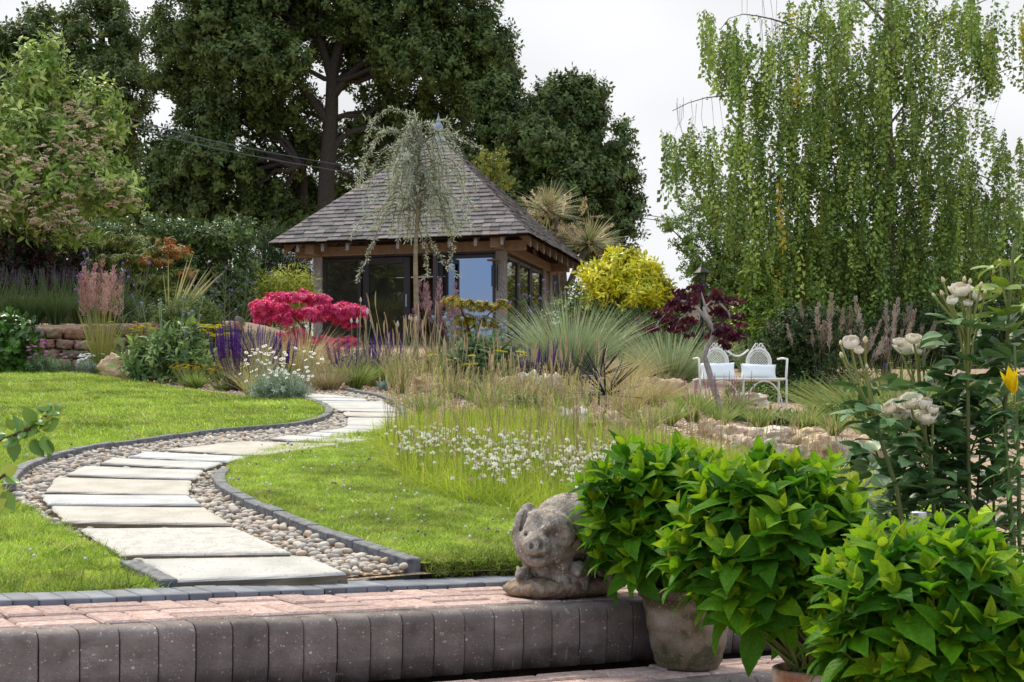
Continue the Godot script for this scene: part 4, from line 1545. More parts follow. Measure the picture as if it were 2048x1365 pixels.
func birch() -> void:
	var d := 25.0
	var o := plant("weeping_birch", "tall weeping silver birch with hanging leafy strands at the right", "tree", 1775, d)
	var bark := Color(0.26, 0.2, 0.16)
	trunk(o, d, [[1772, 800, 1774, 600, 1782, 400, 1776, 200, 1780, 0, 1785, -160, 1.0]], 0.1, 0.05, bark)
	trunk(o, d - 0.4, [[1778, 290, 1690, 130, 1600, 60, 1530, 35, 1470, 30, 1440, 60, 1.0], [1780, 430, 1700, 270, 1600, 210, 1480, 192, 1400, 198, 1345, 222, 1.0], [1778, 330, 1880, 230, 1990, 150, 2060, 130, 0.9], [1782, 100, 1860, 50, 1960, 5, 2000, -10, 0.9], [1780, 470, 1880, 380, 1960, 350, 2020, 400, 0.8], [1778, 350, 1690, 330, 1600, 330, 1540, 370, 0.8], [1784, 60, 1700, -20, 1600, -40, 0.9], [1780, 250, 1850, 160, 1900, 140, 0.7], [1782, 560, 1690, 500, 1600, 480, 0.7]], 0.032, 0.006, bark * 0.7, "bough")
	var kinds := [strand(26, 0.09, 0.075, 0.7, 1.0, Color(0.12, 0.08, 0.07)), strand(18, 0.095, 0.08, 1.0, 0.9, Color(0.12, 0.08, 0.07)), strand(32, 0.08, 0.066, 0.7, 1.0, Color(0.12, 0.08, 0.07))]
	var heaps := [Heap.new(), Heap.new(), Heap.new()]
	# [px, top, bottom, half width, strands]
	var cols := [Color(0.16, 0.26, 0.045), Color(0.24, 0.35, 0.06), Color(0.1, 0.17, 0.035), Color(0.34, 0.43, 0.08)]
	for q in [[1350, 265, 380, 26, 26], [1420, 20, 150, 22, 22], [1460, 40, 190, 25, 26], [1395, 240, 400, 20, 18], [1440, 250, 470, 30, 34], [1490, 70, 260, 24, 24], [1500, 180, 480, 35, 60], [1545, 60, 330, 34, 46], [1560, 230, 640, 50, 120], [1620, 0, 300, 45, 75], [1640, 200, 680, 60, 170], [1700, -30, 320, 50, 100], [1710, 250, 680, 55, 170], [1780, -40, 300, 50, 110], [1780, 200, 660, 60, 150], [1850, -40, 230, 45, 60], [1870, 150, 420, 50, 70], [1860, 330, 640, 60, 130], [1935, -20, 120, 40, 36], [1980, -20, 190, 24, 46], [1940, 200, 560, 45, 60], [1960, 400, 640, 50, 80], [2030, 260, 640, 40, 70], [2050, 0, 160, 24, 12], [1600, 450, 740, 60, 130], [1680, 480, 730, 70, 110], [1750, 480, 700, 60, 90], [1830, 480, 690, 70, 110], [1560, 480, 730, 40, 70]]:
		for i in int(q[4] * 1.5):
			var x: float = q[0] + (rf(-1, 1) + rf(-0.6, 0.6)) * q[3]
			var len := rf(0.4, 1.25)
			var span := len * F / d
			var y: float = rf(q[1] - 8.0, maxf(q[1] + 5.0, q[2] - span + 20.0))
			var dd := d + rf(-1.6, 1.6) * minf(1.0, q[3] / 40.0)
			if N.get_noise_2d(x * 0.24, y * 0.09) < -0.12:
				continue
			var c := rc(cols, 0.3)
			if R.randf() < 0.008:
				c = Color(0.5, 0.36, 0.03)
			heaps[R.randi() % 3].put(Transform3D(Basis(Vector3.UP, rf(0, TAU)) * Basis(Vector3.RIGHT, rf(-0.1, 0.1)).scaled(Vector3(1.0, len, 1.0)), P(x, y, dd) - o.position), c)
	var loose := Heap.new()
	for q in [[1620, 150, 90, 150, 330], [1720, 200, 90, 220, 420], [1820, 200, 80, 200, 330], [1580, 380, 90, 180, 380], [1700, 480, 110, 170, 420], [1840, 450, 100, 180, 360], [1450, 340, 60, 90, 130], [1380, 320, 40, 60, 60], [1480, 130, 40, 70, 60], [1960, 450, 80, 160, 240], [1940, 90, 70, 90, 90], [2020, 420, 50, 150, 140]]:
		for i in q[4]:
			var px: float = q[0] + (rf(-1, 1) + rf(-0.4, 0.4)) * q[2]
			var py: float = q[1] + rf(-1, 1) * q[3]
			if N.get_noise_2d(px * 0.15, py * 0.12) > -0.08:
				loose.put(Transform3D(basis_up(Vector3(rf(-0.7, 0.7), -0.7, rf(-0.7, 0.7)), rf(0, TAU), rf(0.2, 0.42)), P(px, py, d + rf(-1.5, 1.5)) - o.position), rc(cols, 0.3))
	many("foliage", sprig(9, 0.26, 0.21, 0.9, 1.0, 0.3, 0.3, 2, Color(0.12, 0.08, 0.07)), M.leaf, loose.xf, loose.col, o)
	for k in 3:
		many("foliage", kinds[k], M.leaf, heaps[k].xf, heaps[k].col, o)
	var bare := B.new()
	for i in 46:
		var k: Array = [[1400, 200, 60], [1560, 40, 60], [1960, 150, 60], [1980, 380, 40], [1600, -10, 120]][i % 5]
		var p: Vector3 = P(k[0] + rf(-1, 1) * k[2], k[1] + rf(-6, 10), d - 0.4) - o.position
		bare.tube([p, p + Vector3(rf(-0.05, 0.05), -0.35, 0), p + Vector3(rf(-0.15, 0.15), rf(-0.9, -0.5), 0)], [0.004, 0.003, 0.002], 3, Color(0.1, 0.07, 0.07))
	part("bare_twig", bare.mesh(false), M.matte, o, true)


func pear() -> void:
	var d := 20.3
	var o := plant("weeping_pear", "small weeping silver-leaved pear tree on a slim trunk before the summerhouse", "tree", 832, d)
	trunk(o, d, [[830, 745, 833, 640, 831, 500, 837, 400, 832, 330, 840, 270, 1.0]], 0.042, 0.02, Color(0.3, 0.27, 0.16))
	var h := Heap.new()
	var cols := [Color(0.5, 0.56, 0.4), Color(0.62, 0.67, 0.52), Color(0.38, 0.45, 0.29), Color(0.52, 0.57, 0.33)]
	var lf := sprig(4, 0.75, 0.17, 0.9, 0.4, 0.3, 0.3, 2)
	var tw := B.new()
	var lines := [[835, 310, 812, 230, 770, 225, 742, 262, 733, 300], [838, 290, 880, 262, 930, 285, 958, 305], [830, 350, 770, 330, 735, 370, 728, 420], [836, 320, 790, 260, 756, 262, 735, 240], [832, 420, 775, 430, 745, 490, 716, 562], [835, 430, 860, 480, 885, 520, 912, 546], [836, 300, 800, 290, 760, 310, 745, 350], [840, 280, 868, 240, 892, 236, 900, 262], [834, 380, 770, 370, 705, 378, 696, 372], [836, 400, 890, 390, 940, 425, 938, 432], [834, 360, 900, 350, 945, 350, 950, 380], [830, 400, 780, 410, 720, 440, 700, 470], [838, 330, 900, 320, 925, 370, 930, 410], [832, 440, 850, 500, 852, 540, 848, 552], [836, 420, 890, 440, 905, 490, 900, 520]]
	for i in 95:
		var sx := rf(-1, 1)
		var y0 := rf(255, 430)
		var reach := sx * rf(40, 118)
		lines.append([834, y0, 834 + reach * 0.55, y0 - rf(5, 40), 834 + reach * 0.9, y0 + rf(10, 50), 834 + reach + rf(-12, 12), minf(y0 + rf(15, 95), 480 - absf(reach) * 0.3)])
	for l in lines:
		var z := rf(-0.55, 0.55)
		var pts := []
		for i in range(0, l.size(), 2):
			pts.append(P(l[i], l[i + 1], d) - o.position + Vector3(0, 0, z * float(i) / l.size()))
		var sm := smooth_line(pts, 0.035)
		var rad := []
		for i in sm.size():
			rad.append(lerpf(0.011, 0.003, float(i) / sm.size()))
		var thin := []
		var tr := []
		for i in range(0, sm.size(), 3):
			thin.append(sm[i])
			tr.append(rad[i])
		tw.tube(thin, tr, 4, Color(0.24, 0.21, 0.15))
		for i in range(int(sm.size() * 0.22), sm.size()):
			var dir: Vector3 = (sm[mini(i + 1, sm.size() - 1)] - sm[maxi(0, i - 1)]).normalized()
			h.put(Transform3D(basis_up((dir + rv() * 0.7).normalized(), rf(0, TAU), rf(0.085, 0.14)), sm[i]), rc(cols, 0.2))
	part("twig", tw.mesh(), M.bark, o, true)
	many("foliage", lf, M.leaf, h.xf, h.col, o)


func cables() -> void:
	for q in [[[[150, 205, 60], [230, 243, 62], [400, 290, 66], [560, 322, 70], [760, 355, 75], [1060, 402, 82], [1330, 443, 88], [1500, 462, 92]], "upper of the two thin grey overhead cables before the oaks", 0.0], [[[120, 190, 60], [230, 229, 62], [400, 276, 66], [560, 309, 70], [760, 343, 75], [1060, 391, 82], [1330, 436, 88], [1500, 457, 92]], "higher and fainter overhead cable crossing the oaks", -6.0]]:
		var pts := []
		for p in q[0]:
			pts.append(P(p[0], p[1], p[2] * 0.62))
		var b := B.new()
		b.tube(smooth_line(pts, 1.0), [0.017], 5, Color.WHITE)
		var c := part("overhead_cable", b.mesh(false), M.cable, self)
		c.set_meta("label", q[1] if q[2] < 0 else "lower and thicker overhead cable crossing the oaks")
		c.set_meta("category", "cable")


# ---- border plants
# arching blades from one crown; heights and spreads in metres
func blades(o: Node3D, n: int, h: float, spread: float, wid: float, bend: float, low: Array, tip: Array, called := "foliage", lean := Vector3.ZERO, root := 0.12) -> void:
	var b := B.new()
	for i in n:
		var a := rf(0, TAU)
		var r := sqrt(R.randf())
		var out := Vector3(cos(a), 0, sin(a))
		var dir := (Vector3.UP + out * r * spread / h + lean + rv() * 0.08).normalized()
		b.blade(out * r * spread * root, dir, h * rf(0.65, 1.08), wid * rf(0.7, 1.2), bend * rf(0.3, 1.5), dir.cross(rv()).normalized(), rc(low, 0.25), rc(tip, 0.25), 4)
	part(called, b.mesh(false), M.leaf, o, true)


# stems with a head each
func stems(o: Node3D, n: int, h0: float, h1: float, spread: float, lean: float, thick: float, col: Color, head: Mesh, hmat: Material, head_name: String, size0: float, size1: float, tints: Array, single := true, upright := 0.8, root := 0.35, face := 0.0) -> void:
	var b := B.new()
	var h := Heap.new()
	var mats := []
	for c in tints:
		var m: StandardMaterial3D = hmat.duplicate()
		m.albedo_color = (c as Color).linear_to_srgb()
		mats.append(m)
	for i in n:
		var a := rf(0, TAU)
		var r := sqrt(R.randf())
		var foot := Vector3(cos(a), 0, sin(a)) * r * spread * root
		var top := Vector3(cos(a), 0, sin(a)) * r * spread + Vector3.UP * rf(h0, h1) + rv() * 0.02
		var mid := foot.lerp(top, 0.55) - Vector3(cos(a), 0, sin(a)) * lean * 0.3 * r
		b.tube([foot, mid, top], [thick, thick * 0.8, thick * 0.55], 4, col * rf(0.8, 1.2))
		var up := ((top - mid).normalized() * (1.0 - upright) + Vector3.UP * upright + (rv() * 0.7 + Vector3(0, 0, 1)) * face).normalized()
		var t := Transform3D(basis_up(up, rf(0, TAU), rf(size0, size1)), top)
		if single:
			piece(head_name, head, mats[R.randi() % mats.size()], o, t)
		else:
			h.put(t, rc(tints, 0.2))
	part("stem", b.mesh(false), M.leaf, o, true)
	if not single:
		many(head_name, head, hmat, h.xf, h.col, o)


# a flower spike of small florets, 1 long from its foot
func spike(rows: int, per: int, wid: float, petal: float) -> ArrayMesh:
	var b := B.new()
	for i in rows:
		var t := (i + 0.5) / rows
		for k in per:
			var a := TAU * k / per + i * 0.7
			var out := Vector3(cos(a), 0.45, sin(a)).normalized()
			b.leaf(Vector3(0, t * 0.94, 0), out, Vector3.UP.cross(out).cross(out).normalized(), wid * (1.0 - 0.65 * t) * rf(0.7, 1.2), petal, 0.2, 0.3, Color.WHITE * rf(0.6, 1.25), 2)
	b.tube([Vector3.ZERO, Vector3(0, 1, 0)], [wid * 0.22, wid * 0.08], 4, Color(0.7, 0.6, 0.6))
	return b.mesh(false)


# a soft seed head: tapered, bristly cylinder bending over at the tip
func bottle(bristles: int, wid: float) -> ArrayMesh:
	var b := B.new()
	b.tube([Vector3.ZERO, Vector3(0.01, 0.3, 0), Vector3(0.05, 0.7, 0), Vector3(0.12, 1, 0)], [wid * 0.3, wid * 0.55, wid * 0.5, wid * 0.1], 6, Color(0.85, 0.85, 0.85))
	for i in bristles:
		var t := R.randf()
		var a := rf(0, TAU)
		var dir := Vector3(cos(a), 0.9, sin(a)).normalized()
		b.blade(Vector3(0.12 * t * t, t * 0.95, 0) + Vector3(cos(a), 0, sin(a)) * wid * 0.3, dir, wid * rf(0.8, 1.5), wid * 0.16, 0.0, dir.cross(Vector3.UP).normalized(), Color.WHITE * rf(0.7, 1.2), Color.WHITE, 1)
	return b.mesh(false)


func globe(spikes: int) -> ArrayMesh:
	var b := B.new()
	b.stone(Transform3D(), Vector3.ONE * 0.62, 3, 0.0, 0.1, N, Vector3.ONE, Color(0.5, 0.55, 0.55))
	for i in spikes:
		var d := rv()
		b.blade(d * 0.28, d, 0.24, 0.07, 0.0, d.cross(Vector3(0.3, 0.8, 0.5)).normalized(), Color(0.8, 0.85, 0.85), Color(1.1, 1.1, 1.15), 1)
	return b.mesh(false)


func daisy() -> ArrayMesh:
	var b := B.new()
	for i in 11:
		var a := TAU * i / 11.0
		b.leaf(Vector3.ZERO, Vector3(cos(a), 0.12, sin(a)).normalized(), Vector3.UP, 0.5, 0.22, 0.15, 0.0, Color(0.78, 0.76, 0.7), 2)
	b.stone(Transform3D(Basis(), Vector3(0, 0.04, 0)), Vector3(0.34, 0.22, 0.34), 2, 0.0, 0.1, N, Vector3.ZERO, Color(0.6, 0.38, 0.02))
	return b.mesh(false)


func plate(n: int) -> ArrayMesh:
	var b := B.new()
	for i in n:
		var a := i * 2.4
		var r := sqrt(float(i) / n) * 0.5
		b.stone(Transform3D(Basis(), Vector3(cos(a) * r, 0.12 - r * r * 0.5, sin(a) * r)), Vector3(0.2, 0.12, 0.2), 1, 0.0, 0.2, N, Vector3(i, 0, 0), Color.WHITE * rf(0.75, 1.15))
	return b.mesh(false)


# a plumy panicle
func plume_head(n: int) -> ArrayMesh:
	var b := B.new()
	b.tube([Vector3.ZERO, Vector3(0.02, 1, 0)], [0.008, 0.004], 3, Color(0.7, 0.6, 0.5))
	for i in n:
		var t := rf(0.0, 1.0)
		var a := rf(0, TAU)
		var l := 0.26 * (1.0 - 0.7 * t)
		var dir := Vector3(cos(a) * 0.6, 1.0, sin(a) * 0.6).normalized()
		for k in 4:
			var p := Vector3(0.02 * t, t, 0) + dir * l * (k + 1) * 0.25
			b.leaf(p, (dir + rv() * 0.5).normalized(), dir.cross(rv()).normalized(), 0.065, 0.026, 0.1, 0.2, Color.WHITE * rf(0.7, 1.25), 2)
	return b.mesh(false)


func foot(px: float, py: float) -> Array:
	var p := g(px, py)
	return [p, -p.z, -p.z / F]


func base(called: String, label: String, category: String, px: float, py: float, group := "") -> Array:
	var f := foot(px, py)
	return [thing(called, label, category, f[0], group), f[1], f[2]]


func borders() -> void:
	var broad := sprig(9, 0.45, 0.26, 1.0, 0.7, 0.3, 0.4, 3)
	var fern := sprig(14, 0.3, 0.07, 0.9, 0.9, 0.3, 0.4, 2)
	var box_leaf := sprig(12, 0.26, 0.14, 0.9, 0.8, 0.3, 0.2, 2)
	var sal := spike(16, 5, 0.09, 0.06)
	var purple := [Color(0.13, 0.04, 0.33), Color(0.1, 0.035, 0.26), Color(0.18, 0.06, 0.36)]
	var cat := bottle(60, 0.075)
	var buff := [Color(0.5, 0.37, 0.2), Color(0.58, 0.45, 0.27), Color(0.44, 0.31, 0.17)]
	var tall_plume := plume_head(48)
	var dot := globe(20)
	stone_wall()
	var q: Array
	# glossy shrub at the left edge
	q = base("hydrangea_bush", "rounded glossy green hydrangea bush at the left edge before the stone wall", "shrub", 15, 750)
	foliage(q[0], q[1], [[15, 690, 40, 40, 0], [-20, 700, 50, 45, 0], [35, 715, 26, 32, -0.1], [5, 665, 28, 22, 0], [30, 690, 24, 30, 0]], 420, broad, M.gloss, [Color(0.06, 0.14, 0.02), Color(0.1, 0.2, 0.03), Color(0.045, 0.1, 0.018)], 0.2, 0.3, {"gap": -0.9, "shell": 0.25, "upmix": 0.8})
	# lavender along the raised bed
	var lav := spike(7, 4, 0.12, 0.09)
	for i in 7:
		var px := -20.0 + i * 44.0
		var o := plant("lavender", ["lavender clump at the far left edge above the wall", "lavender clump under the pale tree's trunk", "lavender clump right of the pale tree's trunk", "lavender clump above the middle of the visible stone wall", "lavender clump left of the pink plume grass", "lavender clump just behind the pink plume grass", "rightmost lavender clump behind the tall verbena stems"][i], "lavender", px, 18.1 + (0.5 if i > 3 else 0.0) + maxf(0, i - 4) * 0.35, "lavender along the raised bed")
		blades(o, 420, 0.52, 0.34, 0.007, 0.25, [Color(0.045, 0.08, 0.02), Color(0.06, 0.1, 0.025)], [Color(0.1, 0.15, 0.045), Color(0.13, 0.18, 0.06)])
		stems(o, 46, 0.5, 0.68, 0.36, 0.1, 0.003, Color(0.1, 0.14, 0.05), lav, M.petal, "flower_spike", 0.07, 0.11, [Color(0.16, 0.12, 0.2), Color(0.12, 0.09, 0.17), Color(0.13, 0.13, 0.12)], false)
	# pink plumed reed grasses
	q = base("plume_grass", "tall reed grass with pinkish plumes and yellow-green stems before the stone wall", "ornamental grass", 200, 752)
	blades(q[0], 170, 0.85, 0.3, 0.008, 0.3, [Color(0.3, 0.33, 0.05), Color(0.36, 0.34, 0.08)], [Color(0.3, 0.34, 0.08), Color(0.4, 0.36, 0.14)])
	stems(q[0], 34, 0.66, 1.0, 0.24, 0.05, 0.004, Color(0.36, 0.34, 0.1), tall_plume, M.petal, "plume", 0.28, 0.42, [Color(0.5, 0.28, 0.24), Color(0.58, 0.36, 0.31), Color(0.42, 0.22, 0.2)], true, 0.6)
	q = base("plume_grass", "purplish plumed reed grass in front of the open summerhouse door", "ornamental grass", 876, 742)
	blades(q[0], 150, 0.5, 0.2, 0.009, 0.3, [Color(0.14, 0.2, 0.05)], [Color(0.22, 0.26, 0.09)])
	stems(q[0], 28, 0.4, 0.8, 0.28, 0.05, 0.004, Color(0.26, 0.2, 0.13), tall_plume, M.petal, "plume", 0.3, 0.42, [Color(0.34, 0.2, 0.2), Color(0.42, 0.27, 0.26), Color(0.28, 0.16, 0.17)], true, 0.6)
	# clipped dome
	q = [plant("box_dome", "clipped round evergreen dome behind the leafy thistles, beside the wall end", "shrub", 380, 19.2), 19.2, 19.2 / F]
	foliage(q[0], q[1], [[375, 640, 55, 42, 0], [405, 655, 38, 36, 0], [345, 655, 38, 36, 0], [380, 675, 60, 32, 0]], 2400, box_leaf, M.leaf, [Color(0.13, 0.19, 0.035), Color(0.19, 0.25, 0.05), Color(0.09, 0.14, 0.028)], 0.08, 0.14, {"gap": -0.9, "shell": 0.12, "upmix": 0.85})
	# pale sword leaves behind it
	q = [plant("sword_plant", "cream-edged sword-leaved plant leaning right above the clipped dome", "plant", 345, 20.2), 20.2, 20.2 / F]
	blades(q[0], 26, 1.05, 0.55, 0.035, 0.1, [Color(0.3, 0.32, 0.1)], [Color(0.5, 0.44, 0.2), Color(0.42, 0.4, 0.18)], "foliage", Vector3(0.5, 0, 0))
	# globe thistles
	var ball_c := [Color(0.4, 0.45, 0.48), Color(0.3, 0.36, 0.4), Color(0.45, 0.5, 0.5)]
	q = base("globe_thistle", "tall leafy globe thistle clump right of the tan boulder", "perennial", 335, 768)
	foliage(q[0], q[1], [[300, 740, 50, 26, 0], [360, 735, 50, 30, 0], [330, 700, 36, 26, 0], [372, 690, 26, 36, 0], [290, 715, 26, 22, 0], [395, 745, 30, 20, 0], [280, 757, 34, 12, 0]], 300, sprig(7, 0.62, 0.2, 1.0, 0.7, 0.35, 0.6, 3), M.leaf, [Color(0.16, 0.26, 0.08), Color(0.24, 0.34, 0.12), Color(0.11, 0.19, 0.055), Color(0.28, 0.38, 0.1)], 0.14, 0.22, {"gap": -0.9, "upmix": 0.5})
	stems(q[0], 13, 0.55, 0.98, 0.5, 0.0, 0.006, Color(0.25, 0.32, 0.17), dot, M.petal, "flower_head", 0.045, 0.06, ball_c)
	q = base("globe_thistle", "globe thistle clump with many grey-blue balls before the right window", "perennial", 950, 775)
	foliage(q[0], q[1], [[930, 740, 50, 26, 0], [985, 735, 50, 30, 0], [900, 750, 30, 20, 0], [960, 710, 40, 24, 0]], 330, sprig(7, 0.62, 0.2, 1.0, 0.7, 0.35, 0.6, 3), M.leaf, [Color(0.14, 0.22, 0.08), Color(0.2, 0.28, 0.12), Color(0.09, 0.15, 0.05)], 0.13, 0.2, {"gap": -0.9, "upmix": 0.5})
	stems(q[0], 26, 0.5, 0.8, 0.46, 0.0, 0.006, Color(0.25, 0.32, 0.17), dot, M.petal, "flower_head", 0.055, 0.075, ball_c)
	# bright verbena on wiry stems
	var verb := globe(26)
	for e in [["verbena on tall wiry stems above the boulder at the left", 235, 745, 1.5, 9], ["verbena on tall forked stems left of the crimson maple", 445, 735, 1.25, 7], ["verbena on tall stems in front of the side windows", 1065, 755, 1.25, 8]]:
		q = base("verbena", e[0], "perennial", e[1], e[2])
		verbena(q[0], e[4], e[3], verb)
	# sages
	for e in [["deep purple salvia clump behind the silver mound, the fullest one", 480, 782, 64, 0.52, 0.32], ["purple salvia right of the golden feather grass", 555, 778, 26, 0.48, 0.2], ["purple salvia below the crimson maple", 715, 772, 52, 0.4, 0.34], ["purple salvia behind the pear trunk", 765, 770, 26, 0.46, 0.24], ["purple salvia right of the globe thistles", 1085, 782, 44, 0.4, 0.34], ["rightmost purple salvia before the fountain grass", 1150, 780, 46, 0.46, 0.34], ["small purple salvia behind the tan boulder", 225, 738, 12, 0.3, 0.16]]:
		q = base("salvia", e[0], "salvia", e[1], e[2], "purple salvias")
		blades(q[0], 160, e[4] * 0.62, e[5], 0.014, 0.3, [Color(0.07, 0.12, 0.03)], [Color(0.14, 0.2, 0.06)])
		stems(q[0], e[3], e[4] * 0.45, e[4] * 0.85, e[5], 0.0, 0.004, Color(0.12, 0.05, 0.14), sal, M.petal, "flower_spike", e[4] * 0.42, e[4] * 0.62, purple, true, 0.65)
	# feather grasses
	for e in [["golden feather grass fountain in front of the crimson maple", 605, 772, 0.78, 0.5, 520], ["slim golden feather grass between the two left salvias", 525, 784, 0.7, 0.16, 200], ["golden feather grass at the foot of the silver mound's left", 505, 800, 0.42, 0.24, 170], ["golden feather grass sprawling right of the purple salvias", 1240, 790, 0.75, 0.6, 520], ["dry feather grass mound right of the metal seed-head", 1310, 815, 0.5, 0.5, 420], ["yellow-green feather grass behind the metal seed-head", 1255, 845, 0.6, 0.3, 300]]:
		q = base("feather_grass", e[0], "ornamental grass", e[1], e[2], "feather grasses")
		blades(q[0], int(e[5]), e[3], e[4], 0.0055, 0.75, [Color(0.3, 0.3, 0.06), Color(0.4, 0.36, 0.1)], [Color(0.62, 0.48, 0.25), Color(0.66, 0.55, 0.32), Color(0.55, 0.45, 0.2)])
	# striped silver grasses
	for e in [["big silvery-green fountain grass right of the summerhouse corner", 1140, 782, 1.2, 0.75, 900], ["second silvery fountain grass, behind the purple-leaved weeping tree", 1340, 790, 1.15, 0.85, 950], ["narrow silvery grass between bench and laurel", 1500, 775, 1.0, 0.3, 240]]:
		q = base("fountain_grass", e[0], "ornamental grass", e[1], e[2], "silvery fountain grasses")
		blades(q[0], int(e[5]), e[3], e[4], 0.012, 0.65, [Color(0.14, 0.21, 0.07), Color(0.19, 0.26, 0.09)], [Color(0.4, 0.48, 0.25), Color(0.5, 0.56, 0.34), Color(0.3, 0.38, 0.18)])
	# maples: crimson, and green with orange
	var palm := palmate(7)
	q = base("red_maple", "crimson-pink Japanese maple in front of the left window", "maple", 620, 745)
	var bl := []
	for i in 54:
		var x := -1.0 + 2.0 * fposmod(i * 0.618, 1.0)
		var top := 580.0 + 34.0 * absf(x + 0.2)
		bl.append([618 + x * 100.0, lerpf(top, 700.0 - 60.0 * maxf(0.0, -x), R.randf() * R.randf() * 1.2), rf(12, 30), rf(2.5, 7.0), rf(-0.6, 0.4)])
	trunk(q[0], q[1], [[620, 748, 622, 700, 610, 660, 580, 630, 1.0], [622, 705, 650, 660, 690, 640, 0.8], [620, 690, 620, 640, 625, 600, 0.7]], 0.035, 0.01, Color(0.1, 0.07, 0.06))
	foliage(q[0], q[1], bl, 2000, palm, M.leaf, [Color(0.72, 0.04, 0.18), Color(0.85, 0.08, 0.26), Color(0.5, 0.024, 0.1), Color(0.8, 0.13, 0.26)], 0.08, 0.14, {"gap": -0.4, "upmix": 0.2, "shell": 0.6, "deep": 1.0})
	q = base("orange_maple", "small airy maple with green and orange leaves before the right window", "maple", 950, 755)
	bl = [[925, 605, 35, 8, 0], [905, 598, 18, 6, 0.1], [965, 612, 35, 8, 0], [1000, 608, 24, 7, 0.1], [935, 640, 34, 10, 0], [970, 645, 28, 10, 0], [930, 665, 20, 8, 0], [955, 685, 40, 12, 0]]
	trunk(q[0], q[1], [[950, 758, 945, 700, 935, 650, 915, 605, 1.0], [945, 690, 965, 640, 1000, 612, 0.8]], 0.02, 0.007, Color(0.1, 0.07, 0.05))
	foliage(q[0], q[1], bl, 420, palm, M.leaf, [Color(0.3, 0.28, 0.03), Color(0.45, 0.24, 0.03), Color(0.2, 0.24, 0.03), Color(0.36, 0.3, 0.05)], 0.075, 0.12, {"gap": -0.9, "upmix": 0.05, "shell": 0.6})
	foliage(q[0], q[1], [[900, 720, 60, 18, 0.1], [960, 715, 50, 16, 0.1], [1000, 690, 30, 12, 0.2]], 260, palm, M.leaf, [Color(0.2, 0.16, 0.03), Color(0.15, 0.2, 0.03), Color(0.3, 0.14, 0.04)], 0.08, 0.12, {"gap": -0.9, "upmix": 0.05, "name": "low_foliage"})
	# silver mound with daisies, and its beige neighbour
	q = base("silver_mound", "silver-leaved mound with white daisies on the edge of the path", "perennial", 560, 806)
	foliage(q[0], q[1], [[555, 782, 46, 18, 0], [530, 788, 30, 14, 0], [590, 788, 28, 14, 0], [560, 768, 30, 12, 0]], 520, fern, M.leaf, [Color(0.32, 0.4, 0.26), Color(0.42, 0.5, 0.36), Color(0.24, 0.32, 0.18)], 0.08, 0.13, {"gap": -0.9, "upmix": 0.6})
	stems(q[0], 80, 0.2, 0.5, 0.36, 0.0, 0.003, Color(0.34, 0.38, 0.24), daisy(), M.petal, "flower", 0.034, 0.046, [Color(1.15, 1.15, 1.15)], true, 0.8, 0.35, 0.7)
	q = base("seedhead_clump", "straw-coloured clump of button seed heads left of the strap-leaved plant", "perennial", 655, 782)
	blades(q[0], 420, 0.36, 0.42, 0.005, 0.4, [Color(0.3, 0.27, 0.11), Color(0.34, 0.3, 0.14)], [Color(0.5, 0.42, 0.24), Color(0.42, 0.37, 0.18)])
	stems(q[0], 60, 0.22, 0.45, 0.42, 0.0, 0.003, Color(0.42, 0.35, 0.19), globe(12), M.petal, "seed_head", 0.022, 0.032, [Color(0.55, 0.46, 0.28), Color(0.6, 0.52, 0.36)], true)
	# strap leaves and buds on long stalks
	for e in [["bright strap-leaved agapanthus at the top edge of the path", 712, 780, 150, 0.34, 5], ["strap-leaved agapanthus beside the pear trunk", 790, 778, 90, 0.36, 4], ["narrow strap-leaved clump with yellow flowers at the lawn edge", 395, 778, 80, 0.2, 0], ["strap-leaved clump at the foot of the weeping purple tree", 1385, 845, 150, 0.4, 0]]:
		q = base("strap_plant", e[0], "perennial", e[1], e[2])
		blades(q[0], e[3], e[4], e[4] * 0.75, 0.022, 0.5, [Color(0.16, 0.27, 0.04), Color(0.22, 0.34, 0.05)], [Color(0.3, 0.4, 0.08), Color(0.36, 0.42, 0.12)])
		if e[5]:
			var bud := B.new()
			bud.lathe([Vector2(0, 0), Vector2(0.18, 0.25), Vector2(0.2, 0.5), Vector2(0.06, 0.9), Vector2(0, 1.0)], 8, Vector3.ZERO, Color.WHITE)
			stems(q[0], e[5], 0.62, 0.95, 0.3, 0.0, 0.005, Color(0.2, 0.26, 0.1), bud.mesh(), M.petal, "bud", 0.06, 0.08, [Color(0.55, 0.5, 0.48), Color(0.5, 0.42, 0.32)])
	# yellows
	var yel := plate(22)
	for e in [["yellow yarrow with flat flower plates left of the purple salvia", 430, 765, 11, 0.6, 0.24, Color(0.8, 0.64, 0.02), 0.09, 0.14], ["orange-yellow small-flowered clump at the edge of the left lawn", 385, 776, 46, 0.24, 0.28, Color(0.75, 0.45, 0.01), 0.03, 0.045], ["low orange-yellow flower drift left of the silver mound", 455, 782, 46, 0.22, 0.34, Color(0.7, 0.45, 0.02), 0.028, 0.042], ["yellow yarrow among the meadow seed heads", 950, 800, 10, 0.42, 0.5, Color(0.75, 0.64, 0.03), 0.07, 0.1], ["lime-yellow spurge behind the plume grass", 262, 742, 40, 0.55, 0.3, Color(0.65, 0.64, 0.03), 0.06, 0.1]]:
		q = base("yellow_flower", e[0], "perennial", e[1], e[2])
		blades(q[0], 150, e[4] * 0.7, e[5], 0.01, 0.4, [Color(0.12, 0.18, 0.04)], [Color(0.22, 0.28, 0.08)])
		stems(q[0], e[3], e[4] * 0.8, e[4] * 1.1, e[5], 0.0, 0.004, Color(0.24, 0.28, 0.08), yel, M.petal, "flower", e[7], e[8], [e[6], e[6] * 0.85])
	# whites and pinks
	q = base("white_edging_plant", "small silvery plant with white flowers at the left edge of the boulder", "perennial", 182, 752)
